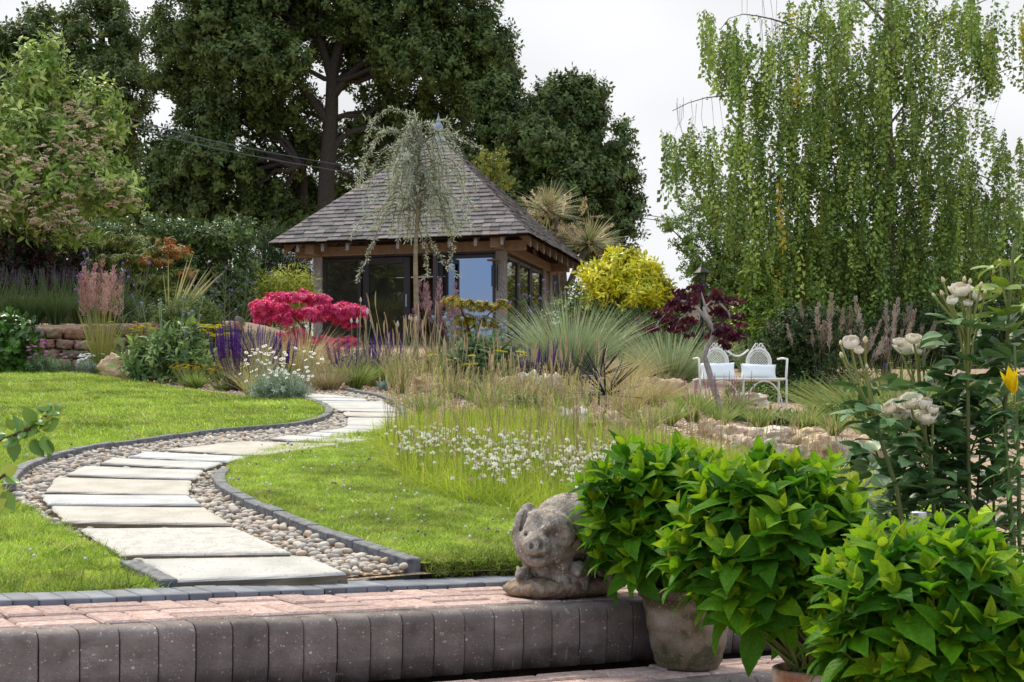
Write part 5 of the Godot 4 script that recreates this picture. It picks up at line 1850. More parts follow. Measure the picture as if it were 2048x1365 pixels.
	foliage(q[0], q[1], [[182, 738, 24, 14, 0]], 160, fern, M.leaf, [Color(0.25, 0.33, 0.22), Color(0.34, 0.42, 0.3)], 0.08, 0.12, {"gap": -0.9})
	stems(q[0], 28, 0.18, 0.26, 0.2, 0.0, 0.003, Color(0.3, 0.34, 0.22), yel, M.petal, "flower", 0.035, 0.055, [Color(0.95, 0.94, 0.9)], true, 0.8, 0.35, 0.4)
	q = base("valerian", "pink valerian in front of the stone wall", "perennial", 105, 752)
	foliage(q[0], q[1], [[105, 740, 40, 14, 0], [80, 735, 24, 14, 0]], 200, fern, M.leaf, [Color(0.12, 0.2, 0.07), Color(0.16, 0.25, 0.1)], 0.1, 0.16, {"gap": -0.9})
	stems(q[0], 30, 0.15, 0.42, 0.3, 0.0, 0.003, Color(0.2, 0.2, 0.1), yel, M.petal, "flower", 0.035, 0.06, [Color(0.45, 0.1, 0.32), Color(0.55, 0.17, 0.4)], true, 0.8, 0.35, 0.4)
	# low filler that closes the beds
	q = [plant("ground_cover", "dark low foliage on the raised bed behind the lavender", "ground cover", 60, 19.4), 19.4, 19.4 / F]
	foliage(q[0], q[1], [[-60, 640, 60, 26, 0], [10, 640, 60, 26, 0], [80, 640, 60, 26, 0], [150, 640, 60, 26, 0], [220, 640, 60, 26, 0], [290, 640, 50, 24, 0.6]], 1500, fern, M.leaf, [Color(0.06, 0.1, 0.03), Color(0.1, 0.14, 0.04)], 0.14, 0.22, {"gap": -0.9, "upmix": 0.7, "deep": 0.7})
	for e in [["low green ground cover under the left border flowers", 300, 760, [[250, 755, 60, 14, 0.6], [340, 755, 80, 14, 0.8], [440, 760, 70, 16, 0.8], [500, 770, 50, 18, 0.6]], 900], ["dark low foliage below the summerhouse doors", 780, 745, [[700, 740, 60, 14, 0], [780, 740, 60, 18, 0], [860, 745, 60, 18, 0], [930, 740, 70, 16, 0], [1010, 745, 60, 18, 0], [1080, 745, 60, 20, 0]], 1500], ["dark shade foliage behind the left border, before the hedge", 460, 705, [[430, 700, 50, 24, 0], [490, 700, 50, 26, 0], [250, 690, 60, 24, -1.5], [310, 690, 50, 24, -1.5], [550, 700, 50, 24, 0.4]], 1200]]:
		q = base("ground_cover", e[0], "ground cover", e[1], e[2])
		foliage(q[0], q[1], e[3], e[4], fern, M.leaf, [Color(0.08, 0.13, 0.035), Color(0.13, 0.19, 0.05), Color(0.05, 0.09, 0.025)], 0.12, 0.22, {"gap": -0.9, "upmix": 0.7, "deep": 0.7})
	# green sedges between the stones
	n_sedge()
	# buff cat's-tail grasses in clumps along the middle
	var n := 0
	for e in [[745, 775, 0.68, 9], [800, 790, 0.9, 17], [860, 785, 0.75, 14], [905, 800, 0.6, 14], [985, 800, 0.5, 14], [1045, 805, 0.52, 13], [1105, 800, 0.5, 12], [1180, 805, 0.55, 12]]:
		q = base("cats_tail_grass", "buff cat's-tail grass clump, %s" % ["by the closed summerhouse door", "around the pear trunk", "right of the pear trunk", "before the plume grass", "in front of the globe thistles", "left of the upper rockery stones", "above the upper rockery stones", "behind the first black spotlight"][n], "ornamental grass", e[0], e[1], "buff cat's-tail grasses")
		blades(q[0], 130, e[2] * 0.7, 0.3, 0.006, 0.5, [Color(0.3, 0.28, 0.1), Color(0.22, 0.25, 0.07)], [Color(0.45, 0.36, 0.18), Color(0.36, 0.34, 0.13)])
		stems(q[0], e[3], e[2] * 0.5, e[2], 0.32, 0.0, 0.004, Color(0.4, 0.33, 0.17), cat, M.petal, "seed_head", 0.12, 0.2, buff, true, 0.5)
		n += 1
	# dark seed heads on stalks
	for e in [["brown onion seed head on a stalk in the big fountain grass", 1152, 770, 132], ["brown onion seed head left of the weeping purple tree", 1275, 770, 125]]:
		q = base("onion_seed_head", e[0], "seed head", e[1], e[2])
		var p1: float = e[3] * q[2]
		var b := B.new()
		b.tube([Vector3.ZERO, Vector3(0.01, p1, 0)], [0.007, 0.005], 5, Color(0.16, 0.09, 0.05))
		part("stalk", b.mesh(false), M.matte, q[0])
		piece("head", globe(160), tint_of(M.petal, Color(0.2, 0.1, 0.07)), q[0], Transform3D(Basis().scaled(Vector3(0.14, 0.24, 0.14)), Vector3(0.01, p1, 0)))


func n_sedge() -> void:
	for e in [["green sedge tuft left of the upper rockery row", 975, 826, 0.34], ["green sedge tuft in front of the pale block of the upper row", 1130, 836, 0.3], ["green sedge tuft right of the metal seed-head's stake", 1290, 868, 0.32], ["green sedge tuft below the dry feather grass mound", 1340, 852, 0.3], ["green sedge tuft at the left end of the lower rock ledge", 1440, 858, 0.34], ["green sedge tuft behind the long flat capstone", 1520, 858, 0.36], ["green sedge tuft behind the broad flat tan stone", 1610, 862, 0.38], ["green sedge tuft behind the wedge-shaped tan stone", 1670, 872, 0.36], ["green sedge tuft between the rose stems and the ledge", 1740, 885, 0.4], ["green sedge tuft at the right end of the rock ledge", 1850, 880, 0.42], ["green sedge tuft at the left edge of the meadow by the path", 850, 838, 0.3], ["green sedge tuft beside the purple tree's trunk", 1470, 828, 0.4]]:
		var q := base("sedge", e[0], "ornamental grass", e[1], e[2], "green sedges among the stones")
		blades(q[0], 170, e[3], e[3] * 0.8, 0.009, 0.55, [Color(0.16, 0.25, 0.04), Color(0.24, 0.33, 0.06)], [Color(0.34, 0.42, 0.1), Color(0.46, 0.46, 0.18), Color(0.28, 0.38, 0.08)])


func tint_of(m: StandardMaterial3D, c: Color) -> StandardMaterial3D:
	var d: StandardMaterial3D = m.duplicate()
	d.albedo_color = c.linear_to_srgb()
	return d


func verbena(o: Node3D, n: int, h: float, head: Mesh) -> void:
	var b := B.new()
	var m := tint_of(M.petal, Color(0.36, 0.2, 0.6))
	for i in n:
		var a := rf(0, TAU)
		var f := Vector3(cos(a), 0, sin(a)) * rf(0.05, 0.3)
		var top := f * 2.2 + Vector3.UP * h * rf(0.75, 1.05)
		var c := Color(0.14, 0.17, 0.08) * rf(0.8, 1.3)
		b.tube([f, f.lerp(top, 0.5) + rv() * 0.03, top], [0.006, 0.005, 0.003], 5, c)
		var tips := [top]
		for k in [0.5, 0.66, 0.8]:
			for s in [-1, 1]:
				var p := f.lerp(top, k)
				var e: Vector3 = p + Vector3(s * rf(0.12, 0.24), rf(0.16, 0.32), rf(-0.15, 0.15)) * (1.35 - k)
				b.tube([p, e], [0.0035, 0.002], 4, c)
				if R.randf() < 0.4:
					tips.append(e)
		for p in tips:
			piece("flower_head", head, m, o, Transform3D(basis_up(Vector3.UP, rf(0, TAU), rf(0.035, 0.055)), p))
	part("stem", b.mesh(false), M.leaf, o, true)


func stone_wall() -> void:
	var o := thing("stone_wall", "low dry-stone retaining wall of brown and grey sandstone left of the lawn", "wall", Vector3(wall_b.x, ge(wall_b.x, wall_b.y - 0.1), -wall_b.y))
	var tones := [Color(0.28, 0.2, 0.13), Color(0.22, 0.18, 0.14), Color(0.34, 0.25, 0.16), Color(0.25, 0.2, 0.17), Color(0.3, 0.17, 0.12), Color(0.38, 0.3, 0.21)]
	var mats := []
	for c in tones:
		mats.append(tint_of(M.rock, c))
	var core := B.new()
	for seg in [[wall_a, wall_b], [wall_b, wall_c]]:
		var p: Vector2 = seg[0]
		var q: Vector2 = seg[1]
		var len := p.distance_to(q)
		var dir := (q - p) / len
		var out := Vector2(dir.y, -dir.x)
		for k in 5:
			var x := rf(-0.1, 0.0)
			var h: float = [0.13, 0.14, 0.11, 0.13, 0.15][k]
			var y0: float = [-0.02, 0.11, 0.25, 0.36, 0.49][k]
			while x < len:
				var w := rf(0.13, 0.38)
				var c := p + dir * (x + w * 0.5) + out * rf(0.0, 0.03)
				var b := B.new()
				b.stone(Transform3D(), Vector3(w - 0.008, h - 0.006, 0.3), 4, 0.62, 0.2, N, Vector3(x, k, len), Color.WHITE)
				var at := Vector3(c.x, ge(p.x + dir.x * x, minf(p.y, 17.6) if seg[0] == wall_a else p.y + dir.y * x - 0.3) + y0 + h * 0.5, -c.y)
				piece("stone", b.welded(), mats[R.randi() % 6], o, Transform3D(Basis(Vector3.UP, atan2(dir.y, dir.x)) * Basis(Vector3(0, 0, 1), rf(-0.06, 0.06)), at - o.position))
				x += w
		var cm := (p + q) * 0.5 - out * 0.16
		core.box(Transform3D(Basis(Vector3.UP, atan2(dir.y, dir.x)), Vector3(cm.x, ge(cm.x, cm.y) - 0.36, -cm.y) - o.position), Vector3(len, 0.5, 0.2), 0.01, Color.WHITE)
	part("core", core.mesh(false), M.soil, o)
	# upright end stones
	for e in [[474, 652, 0.14, 0.3, 0.4], [455, 668, 0.3, 0.2, 0.0], [470, 690, 0.24, 0.22, 0.1]]:
		var b := B.new()
		b.stone(Transform3D(), Vector3(e[2], e[3], 0.26), 4, 0.6, 0.2, N, Vector3(e[0], 1, 0), Color.WHITE)
		piece("stone", b.welded(), mats[R.randi() % 6], o, Transform3D(Basis(Vector3(0, 0, 1), -e[4]), P(e[0], e[1], 21.0) - o.position))


# ---- rockery, meadow, bench
func stone_at(px: float, py: float, w: float, h: float, label: String, col: Color, flat_top := 0.45, called := "rock") -> void:
	var f := foot(px, py + h * 0.42)
	var k: float = f[2]
	var o := thing(called, label, "rock", f[0])
	var b := B.new()
	var depth := rf(0.7, 0.95) * w * k
	b.stone(Transform3D(Basis(Vector3.UP, rf(-0.25, 0.25)) * Basis(Vector3(0, 0, 1), rf(-0.06, 0.06)), Vector3(0, h * k * 0.42, -depth * 0.4)), Vector3(w * k * 1.1, h * k * 1.4, depth), 12, flat_top, 0.62, N, Vector3(px, py, 0) * 0.1, Color.WHITE)
	part("stone", b.welded(), tint_of(M.rock, col * 1.15), o)


func rockery() -> void:
	var tan := Color(0.5, 0.38, 0.25)
	var pale := Color(0.58, 0.5, 0.4)
	var grey := Color(0.42, 0.36, 0.29)
	var white := Color(0.66, 0.63, 0.57)
	stone_at(237, 740, 72, 46, "tan boulder on the gravel at the edge of the left lawn", Color(0.5, 0.36, 0.22), 0.4, "boulder")
	stone_at(852, 775, 44, 30, "buff stone at the left end of the upper rockery row", tan)
	stone_at(905, 785, 70, 26, "long buff stone low in the upper rockery row, left part", tan)
	stone_at(1016, 776, 66, 30, "brownish squared stone left of the pale block in the upper row", Color(0.46, 0.34, 0.23))
	stone_at(1062, 776, 46, 40, "pale squared block in the middle of the upper rockery row", pale, 0.6)
	stone_at(1104, 782, 54, 40, "pale lumpy stone right of the pale block", pale)
	stone_at(1140, 790, 44, 24, "small low buff stone left of the first black spotlight", tan)
	stone_at(1258, 775, 84, 30, "wide flat stone behind the metal seed-head", tan)
	stone_at(1335, 785, 70, 40, "rounded stone under the dry feather grass mound", Color(0.44, 0.33, 0.22))
	stone_at(1284, 745, 16, 34, "small upright whitish stone among the golden feather grass", white)
	stone_at(1148, 850, 56, 46, "whitish upright stone in front of the first black spotlight", white)
	stone_at(1196, 850, 40, 26, "small pale stone between the two black spotlights", pale)
	stone_at(1225, 860, 56, 44, "tan stone at the foot of the metal seed-head", tan)
	stone_at(1500, 803, 64, 20, "flat stone step in front of the white bench", pale, 0.7)
	stone_at(1425, 865, 46, 34, "tan stone at the left end of the lower rock ledge", tan)
	stone_at(1468, 882, 60, 40, "rounded tan stone second from the left in the lower rock ledge", Color(0.54, 0.42, 0.3))
	stone_at(1482, 905, 62, 44, "pinkish blunt stone facing the meadow in the lower ledge", Color(0.52, 0.4, 0.29))
	stone_at(1530, 878, 80, 30, "long flat capstone in the middle of the lower ledge", pale, 0.65)
	stone_at(1536, 912, 50, 44, "dark weathered stone under the long flat capstone", grey)
	stone_at(1590, 885, 86, 36, "broad flat tan stone behind the second hydrangea", Color(0.54, 0.41, 0.28), 0.6)
	stone_at(1588, 916, 66, 34, "grey-brown stone below the broad flat tan stone", grey)
	stone_at(1642, 905, 66, 44, "wedge-shaped tan stone near the white roses", tan)
	stone_at(1700, 918, 60, 46, "grey layered stone beside the rose stems", grey, 0.6)
	stone_at(1760, 912, 60, 50, "tan stone behind the rose stems", tan)
	stone_at(1820, 905, 66, 44, "tan stone at the right end of the lower ledge", tan)
	stone_at(1500, 950, 60, 34, "pale flat stone low in the meadow above the first hydrangea", white, 0.6)
	stone_at(1590, 950, 50, 26, "small pale stone low in the meadow above the second hydrangea", pale, 0.6)
	# loose stone chips over the gravel
	var st := place("gravel_bed", "structure")
	var chip := B.new()
	chip.stone(Transform3D(), Vector3(1, 0.42, 0.7), 1, 0.4, 0.3, N, Vector3.ONE, Color.WHITE)
	var h := Heap.new()
	for r in [[[150, 748, 320, 772, 520, 806, 640, 812, 640, 788, 560, 770, 300, 752, 160, 738], 5200], [[600, 800, 690, 786, 770, 803, 830, 820, 900, 830, 900, 770, 760, 765, 620, 776], 4200], [[830, 850, 1200, 870, 1420, 905, 1450, 850, 1400, 800, 1200, 785, 900, 790], 9000], [[1380, 830, 1700, 870, 2040, 900, 2040, 780, 1560, 780, 1380, 790], 5500]]:
		var poly := flat(pix(r[0]))
		var lo := Vector2(1e9, 1e9)
		var hi := -lo
		for p in poly:
			lo = lo.min(p)
			hi = hi.max(p)
		var n := 0
		while n < r[1]:
			var p := Vector2(rf(lo.x, hi.x), rf(lo.y, hi.y))
			n += 1
			if Geometry2D.is_point_in_polygon(p, poly):
				h.put(Transform3D(basis_up(Vector3.UP + rv() * 0.5, rf(0, TAU), rf(0.016, 0.04)), Vector3(p.x, ge(p.x, p.y) + 0.006, -p.y)), rc([Color(0.56, 0.42, 0.29), Color(0.46, 0.3, 0.2), Color(0.66, 0.54, 0.42), Color(0.38, 0.27, 0.19), Color(0.6, 0.42, 0.3)], 0.25))
	many("gravel", chip.mesh(false), M.matte, h.xf, h.col, st)
	meadow()
	# low planting on the rockery
	var fern := sprig(14, 0.3, 0.07, 0.9, 0.9, 0.3, 0.4, 2)
	var small := sprig(9, 0.45, 0.22, 1.0, 0.7, 0.3, 0.4, 2)
	for e in [["low green cushion plant under the pale block of the upper row", 1075, 825, [[1060, 812, 50, 14, 0], [1100, 815, 40, 12, 0]], 420, small, 0.05, 0.09, [Color(0.2, 0.27, 0.08), Color(0.14, 0.21, 0.05)]], ["yellow stonecrop patch right of the metal seed-head", 1320, 835, [[1320, 828, 22, 8, 0]], 150, small, 0.03, 0.05, [Color(0.5, 0.48, 0.05), Color(0.4, 0.42, 0.05)]], ["blue-green rounded succulent at the top end of the path", 768, 782, [[768, 775, 12, 9, 0]], 120, small, 0.03, 0.05, [Color(0.2, 0.33, 0.27), Color(0.26, 0.38, 0.3)]], ["leafy green plants in front of the white bench", 1535, 800, [[1500, 782, 30, 20, 0], [1545, 772, 36, 26, 0], [1590, 780, 40, 26, 0], [1470, 800, 26, 14, -0.3], [1560, 800, 60, 18, -0.3], [1520, 765, 16, 20, 0.2], [1625, 795, 30, 22, 0]], 640, sprig(8, 0.6, 0.12, 0.9, 0.8, 0.3, 0.5, 2), 0.12, 0.2, [Color(0.15, 0.24, 0.04), Color(0.22, 0.32, 0.06), Color(0.1, 0.17, 0.035)]], ["dark green ground plants behind the lower rock ledge", 1600, 850, [[1530, 845, 50, 14, 0], [1600, 845, 60, 14, 0], [1680, 850, 60, 18, 0], [1470, 840, 40, 14, 0], [1760, 850, 60, 24, 0], [1850, 840, 70, 30, 0]], 1000, small, 0.09, 0.15, [Color(0.09, 0.15, 0.03), Color(0.14, 0.21, 0.05), Color(0.2, 0.26, 0.06)]], ["mixed low green planting behind the rose stems, before the wildflowers", 1800, 850, [[1700, 830, 60, 24, 0], [1780, 835, 60, 26, 0], [1860, 830, 70, 30, 0], [1950, 825, 70, 34, 0], [2030, 830, 60, 40, 0]], 1300, small, 0.1, 0.18, [Color(0.13, 0.21, 0.04), Color(0.2, 0.28, 0.06), Color(0.09, 0.15, 0.03)]], ["green shrublet mound left of the white bench", 1375, 765, [[1390, 760, 20, 12, 0], [1350, 768, 26, 12, 0]], 200, small, 0.06, 0.1, [Color(0.13, 0.2, 0.05), Color(0.18, 0.25, 0.07)]], ["white-flowered leafy drift between bench and dark shrub", 1640, 805, [[1620, 790, 50, 22, 0], [1680, 800, 50, 24, 0]], 420, small, 0.09, 0.15, [Color(0.12, 0.19, 0.04), Color(0.18, 0.26, 0.05)]]]:
		var q := base("rock_plant", e[0], "plant", e[1], e[2])
		foliage(q[0], q[1], e[3], e[4], e[5], M.leaf, e[8], e[6], e[7], {"gap": -0.9, "upmix": 0.5})
		if "white-flowered" in e[0]:
			stems(q[0], 40, 0.25, 0.5, 0.5, 0.0, 0.003, Color(0.2, 0.26, 0.1), plate(10), M.petal, "flower", 0.03, 0.045, [Color(0.7, 0.7, 0.62)])
	var q := base("pink_bistort", "pink-spiked bistort in front of the weeping purple tree's trunk", "perennial", 1440, 838)
	foliage(q[0], q[1], [[1440, 832, 50, 10, 0], [1480, 828, 30, 8, 0], [1410, 830, 24, 8, 0]], 320, fern, M.leaf, [Color(0.12, 0.2, 0.04), Color(0.17, 0.25, 0.05)], 0.08, 0.14, {"gap": -0.9})
	stems(q[0], 42, 0.2, 0.42, 0.42, 0.0, 0.003, Color(0.3, 0.16, 0.14), spike(14, 5, 0.1, 0.07), M.petal, "flower_spike", 0.1, 0.17, [Color(0.55, 0.16, 0.32), Color(0.6, 0.3, 0.38), Color(0.5, 0.12, 0.28)], true, 0.9)
	for e in [["taller green-yellow spurge left of the bench", 1345, 790, 0.3], ["short orange-yellow spurge next to the bench leg", 1376, 790, 0.19]]:
		q = base("spurge", e[0], "perennial", e[1], e[2])
		var b := B.new()
		b.tube([Vector3.ZERO, Vector3(0, e[3], 0)], [0.012, 0.01], 6, Color(0.2, 0.24, 0.08))
		part("stem", b.mesh(), M.leaf, q[0])
		piece("flower_head", spike(12, 8, 0.5, 0.3), tint_of(M.petal, Color(0.36, 0.36, 0.05) if e[3] > 0.25 else Color(0.5, 0.33, 0.03)), q[0], Transform3D(Basis().scaled(Vector3(0.16, 0.2, 0.16)), Vector3(0, e[3] - 0.03, 0)))
	purple_tree()
	bench()
	# wildflowers at the right
	q = base("wildflowers", "wildflower patch with blue cornflowers behind the white roses", "wildflowers", 1810, 845)
	blades(q[0], 900, 0.85, 1.1, 0.012, 0.3, [Color(0.16, 0.24, 0.05), Color(0.24, 0.32, 0.06)], [Color(0.3, 0.36, 0.1), Color(0.4, 0.4, 0.14)], "foliage", Vector3.ZERO, 0.85)
	stems(q[0], 30, 0.6, 0.98, 0.95, 0.0, 0.003, Color(0.2, 0.26, 0.1), plate(12), M.petal, "flower", 0.045, 0.065, [Color(0.1, 0.14, 0.62), Color(0.12, 0.18, 0.7), Color(0.1, 0.14, 0.62), Color(0.6, 0.5, 0.05), Color(0.7, 0.68, 0.6), Color(0.55, 0.06, 0.16)], true, 0.6, 0.85)
	var hair := plume_head(60)
	for e in [["airy brown hair grass in front of the dark shrub by the birch", 1650, 800, 1.25], ["airy brown hair grass at the foot of the birch trunk", 1750, 795, 1.2]]:
		q = base("hair_grass", e[0], "ornamental grass", e[1], e[2], "airy brown hair grasses")
		blades(q[0], 220, 0.6, 0.5, 0.007, 0.5, [Color(0.1, 0.15, 0.04)], [Color(0.22, 0.24, 0.1)])
		stems(q[0], 34, 0.5, e[3] * 0.95, 0.8, 0.0, 0.003, Color(0.3, 0.22, 0.15), hair, M.petal, "panicle", 0.26, 0.4, [Color(0.4, 0.31, 0.23), Color(0.5, 0.41, 0.32), Color(0.32, 0.25, 0.19)], true, 0.3)
	# wall and roof glimpsed behind
	q = base("far_house", "low brown tiled roof glimpsed behind the weeping purple tree", "house", 1430, 720)
	var hb := B.new()
	var fd := 44.0
	var wl := P(1335, 640, fd)
	var wr := P(1490, 640, fd)
	hb.box(Transform3D(Basis(), (wl + wr) * 0.5 + Vector3(0, -1.4, -1.2) - q[0].position), Vector3(wr.x - wl.x - 0.3, 2.8, 2.0), 0.02, Color(0.3, 0.22, 0.16))
	part("wall", hb.mesh(false), M.matte, q[0])
	var rb := B.new()
	var ry: float = P(1400, 578, fd).y - q[0].position.y
	var ey: float = P(1400, 642, fd).y - q[0].position.y
	var x0: float = wl.x - q[0].position.x
	var x1: float = wr.x - q[0].position.x
	var z0: float = -fd - q[0].position.z
	rb.quad(Vector3(x0, ey, z0), Vector3(x0 + 0.5, ry, z0 - 1.2), Vector3(x1 - 0.5, ry, z0 - 1.2), Vector3(x1, ey, z0), Color(0.2, 0.14, 0.1))
	rb.quad(Vector3(x1, ey, z0 - 2.4), Vector3(x1 - 0.5, ry, z0 - 1.2), Vector3(x0 + 0.5, ry, z0 - 1.2), Vector3(x0, ey, z0 - 2.4), Color(0.2, 0.14, 0.1))
	rb.tri(Vector3(x0, ey, z0 - 2.4), Vector3(x0 + 0.5, ry, z0 - 1.2), Vector3(x0, ey, z0), Color(0.2, 0.14, 0.1))
	rb.tri(Vector3(x1, ey, z0), Vector3(x1 - 0.5, ry, z0 - 1.2), Vector3(x1, ey, z0 - 2.4), Color(0.2, 0.14, 0.1))
	part("roof", rb.mesh(false), M.tile, q[0])
	# old lantern
	var ld := 26.0
	var lo := thing("lamp_post", "black lantern on a post just above the weeping purple tree", "lamp", GX(1404, ld))
	var top := P(1404, 575, ld).y - lo.position.y
	var lp := B.new()
	lp.tube([Vector3.ZERO, Vector3(0, top, 0)], [0.04, 0.03], 8, Color.WHITE)
	part("post", lp.mesh(), M.black, lo)
	var cg := B.new()
	for s in 4:
		var a := TAU * (s + 0.5) / 4
		cg.tube([Vector3(cos(a) * 0.06, top, sin(a) * 0.06), Vector3(cos(a) * 0.11, top + 0.26, sin(a) * 0.11)], [0.012, 0.012], 4, Color.WHITE)
	cg.lathe([Vector2(0.16, 0.26), Vector2(0.06, 0.36), Vector2(0.02, 0.42), Vector2(0, 0.43)], 10, Vector3(0, top, 0), Color.WHITE)
	part("lantern_frame", cg.mesh(false), M.black, lo)
	var gl := B.new()
	gl.lathe([Vector2(0.05, 0.0), Vector2(0.1, 0.26)], 4, Vector3(0, top, 0), Color.WHITE)
	part("lantern_glass", gl.mesh(false), M.pane, lo)
	# black iron seed-head ornaments and spotlights
	for e in [[1212, 862, 790, 96, "black wire seed-head ornament on a stake, the taller one in front"], [1200, 812, 752, 74, "black wire seed-head ornament just behind the taller one"]]:
		q = base("garden_ornament", e[4], "ornament", e[0], e[1])
		var hh: float = (e[1] - e[2]) * q[2]
		var sb := B.new()
		sb.tube([Vector3(-0.02, -0.05, 0), Vector3(0, hh, 0)], [0.014, 0.011], 6, Color.WHITE)
		part("stake", sb.mesh(), M.black, q[0])
		for i in 30:
			var rb2 := B.new()
			var dir := Vector3(rf(-1, 1), rf(-0.1, 1.1), rf(-1, 1)).normalized()
			rb2.tube([Vector3(0, hh, 0), Vector3(0, hh, 0) + dir * e[3] * q[2] * rf(0.75, 1.0)], [0.007, 0.0035], 4, Color.WHITE)
			piece("wire", rb2.mesh(false), M.black, q[0])
	for e in [[1175, 830, "black spotlight on a spike in front of the upper rockery row", 24.0], [1184, 885, "lower black spotlight at the meadow edge, front of the tan stone", 20.0]]:
		q = base("spotlight", e[2], "spotlight", e[0], e[1])
		var k: float = q[2]
		var pb := B.new()
		pb.tube([Vector3.ZERO, Vector3(0, e[3] * k * 0.8, 0)], [0.008, 0.008], 6, Color.WHITE)
		part("spike", pb.mesh(), M.black, q[0])
		var can := B.new()
		can.lathe([Vector2(0, 0), Vector2(0.022, 0.0), Vector2(0.03, 0.03), Vector2(0.033, 0.085), Vector2(0.028, 0.088), Vector2(0.0, 0.07)], 14, Vector3(0, e[3] * k * 0.7, 0), Color.WHITE)
		part("lamp_head", can.mesh(false), M.black, q[0])


func meadow() -> void:
	var st := place("meadow", "stuff")
	var poly := flat(pix([765, 905, 778, 872, 830, 852, 1000, 845, 1150, 850, 1330, 895, 1480, 935, 1700, 955, 1850, 980, 1760, 1030, 1500, 1040, 1190, 1052, 1050, 1048, 900, 1012, 800, 965]))
	var lo := Vector2(1e9, 1e9)
	var hi := -lo
	for p in poly:
		lo = lo.min(p)
		hi = hi.max(p)
	var low := Heap.new()
	var tall := Heap.new()
	var seed_stems := Heap.new()
	var clover := Heap.new()
	var stalk := Heap.new()
	for i in 30000:
		var p := Vector2(rf(lo.x, hi.x), rf(lo.y, hi.y))
		if not Geometry2D.is_point_in_polygon(p, poly):
			continue
		var at := Vector3(p.x, ge(p.x, p.y) + 0.02, -p.y)
		var back := smoothstep(5.6, 7.6, p.y)
		var c := rc([Color(0.44, 0.55, 0.045), Color(0.56, 0.6, 0.08), Color(0.32, 0.45, 0.04)], 0.25)
		if i % 3 == 0 and R.randf() < 0.8:
			low.put(Transform3D(basis_up(Vector3.UP + rv() * 0.12, rf(0, TAU), rf(0.1, 0.17)), at), c)
		elif i % 3 == 1 and R.randf() < 0.62:
			tall.put(Transform3D(basis_up(Vector3.UP + rv() * 0.1, rf(0, TAU), rf(0.15, 0.22) + 0.06 * back * R.randf()), at), c.lerp(Color(0.52, 0.44, 0.16), 0.4 * back * R.randf()))
		elif i % 3 == 2 and R.randf() < (0.1 + 0.1 * back) * (1.0 if p.x < 1.0 else 0.45):
			var tl := rf(0.24, 0.36) + back * rf(0.0, 0.2)
			seed_stems.put(Transform3D(basis_up(Vector3.UP + rv() * 0.14, rf(0, TAU), tl), at), rc([Color(0.5, 0.4, 0.2), Color(0.44, 0.44, 0.12), Color(0.4, 0.28, 0.2), Color(0.46, 0.34, 0.24)], 0.25))
		elif p.y < 8.2 and N.get_noise_2d(p.x * 22.0, p.y * 22.0) > -0.2 and R.randf() < 0.7:
			var hgt := rf(0.1, 0.2)
			var up := (Vector3.UP + rv() * 0.2).normalized()
			stalk.put(Transform3D(basis_up(up, 0.0, hgt), at), Color(0.25, 0.34, 0.07))
			clover.put(Transform3D(basis_up(Vector3.UP, rf(0, TAU), rf(0.017, 0.027)), at + up * hgt), rc([Color(0.95, 0.93, 0.85), Color(0.9, 0.87, 0.76), Color(0.95, 0.93, 0.85), Color(0.62, 0.46, 0.36)], 0.08))
	many("meadow_grass", tuft(16, 0.4, 0.9, 0.03), M.grass, low.xf, low.col, st)
	many("meadow_blade", tuft(12, 0.22, 1.0, 0.017), M.grass, tall.xf, tall.col, st)
	var sb := B.new()
	sb.tube([Vector3.ZERO, Vector3(0.02, 0.5, 0), Vector3(0.06, 1.0, 0.01)], [0.0036, 0.003, 0.002], 3, Color(0.9, 1.0, 0.8))
	for k in 12:
		var t := 0.8 + 0.2 * k / 12.0
		var a := k * 2.4
		var dir := Vector3(cos(a) * 0.35, 1, sin(a) * 0.35).normalized()
		sb.leaf(Vector3(0.06 * t * t, t, 0.01 * t), dir, dir.cross(rv()).normalized(), 0.05, 0.014, 0.1, 0.2, Color(1.1, 1.0, 0.95), 2)
	many("seed_stem", sb.mesh(false), M.grass, seed_stems.xf, seed_stems.col, st)
	var stem := B.new()
	stem.tube([Vector3.ZERO, Vector3.UP], [0.008], 3, Color.WHITE)
	many("clover_stalk", stem.mesh(false), M.grass, stalk.xf, stalk.col, st)
	var ball := B.new()
	for k in 34:
		var dir := rv()
		dir.y = absf(dir.y) * 1.3 - 0.35
		dir = dir.normalized()
		ball.leaf(dir * 0.18, dir, dir.cross(rv()).normalized(), 0.42, 0.22, 0.3, 0.4, Color(1, 1, 0.97) if dir.y > -0.1 else Color(0.75, 0.6, 0.5), 2)
	many("clover_head", ball.mesh(false), M.petal, clover.xf, clover.col, st)


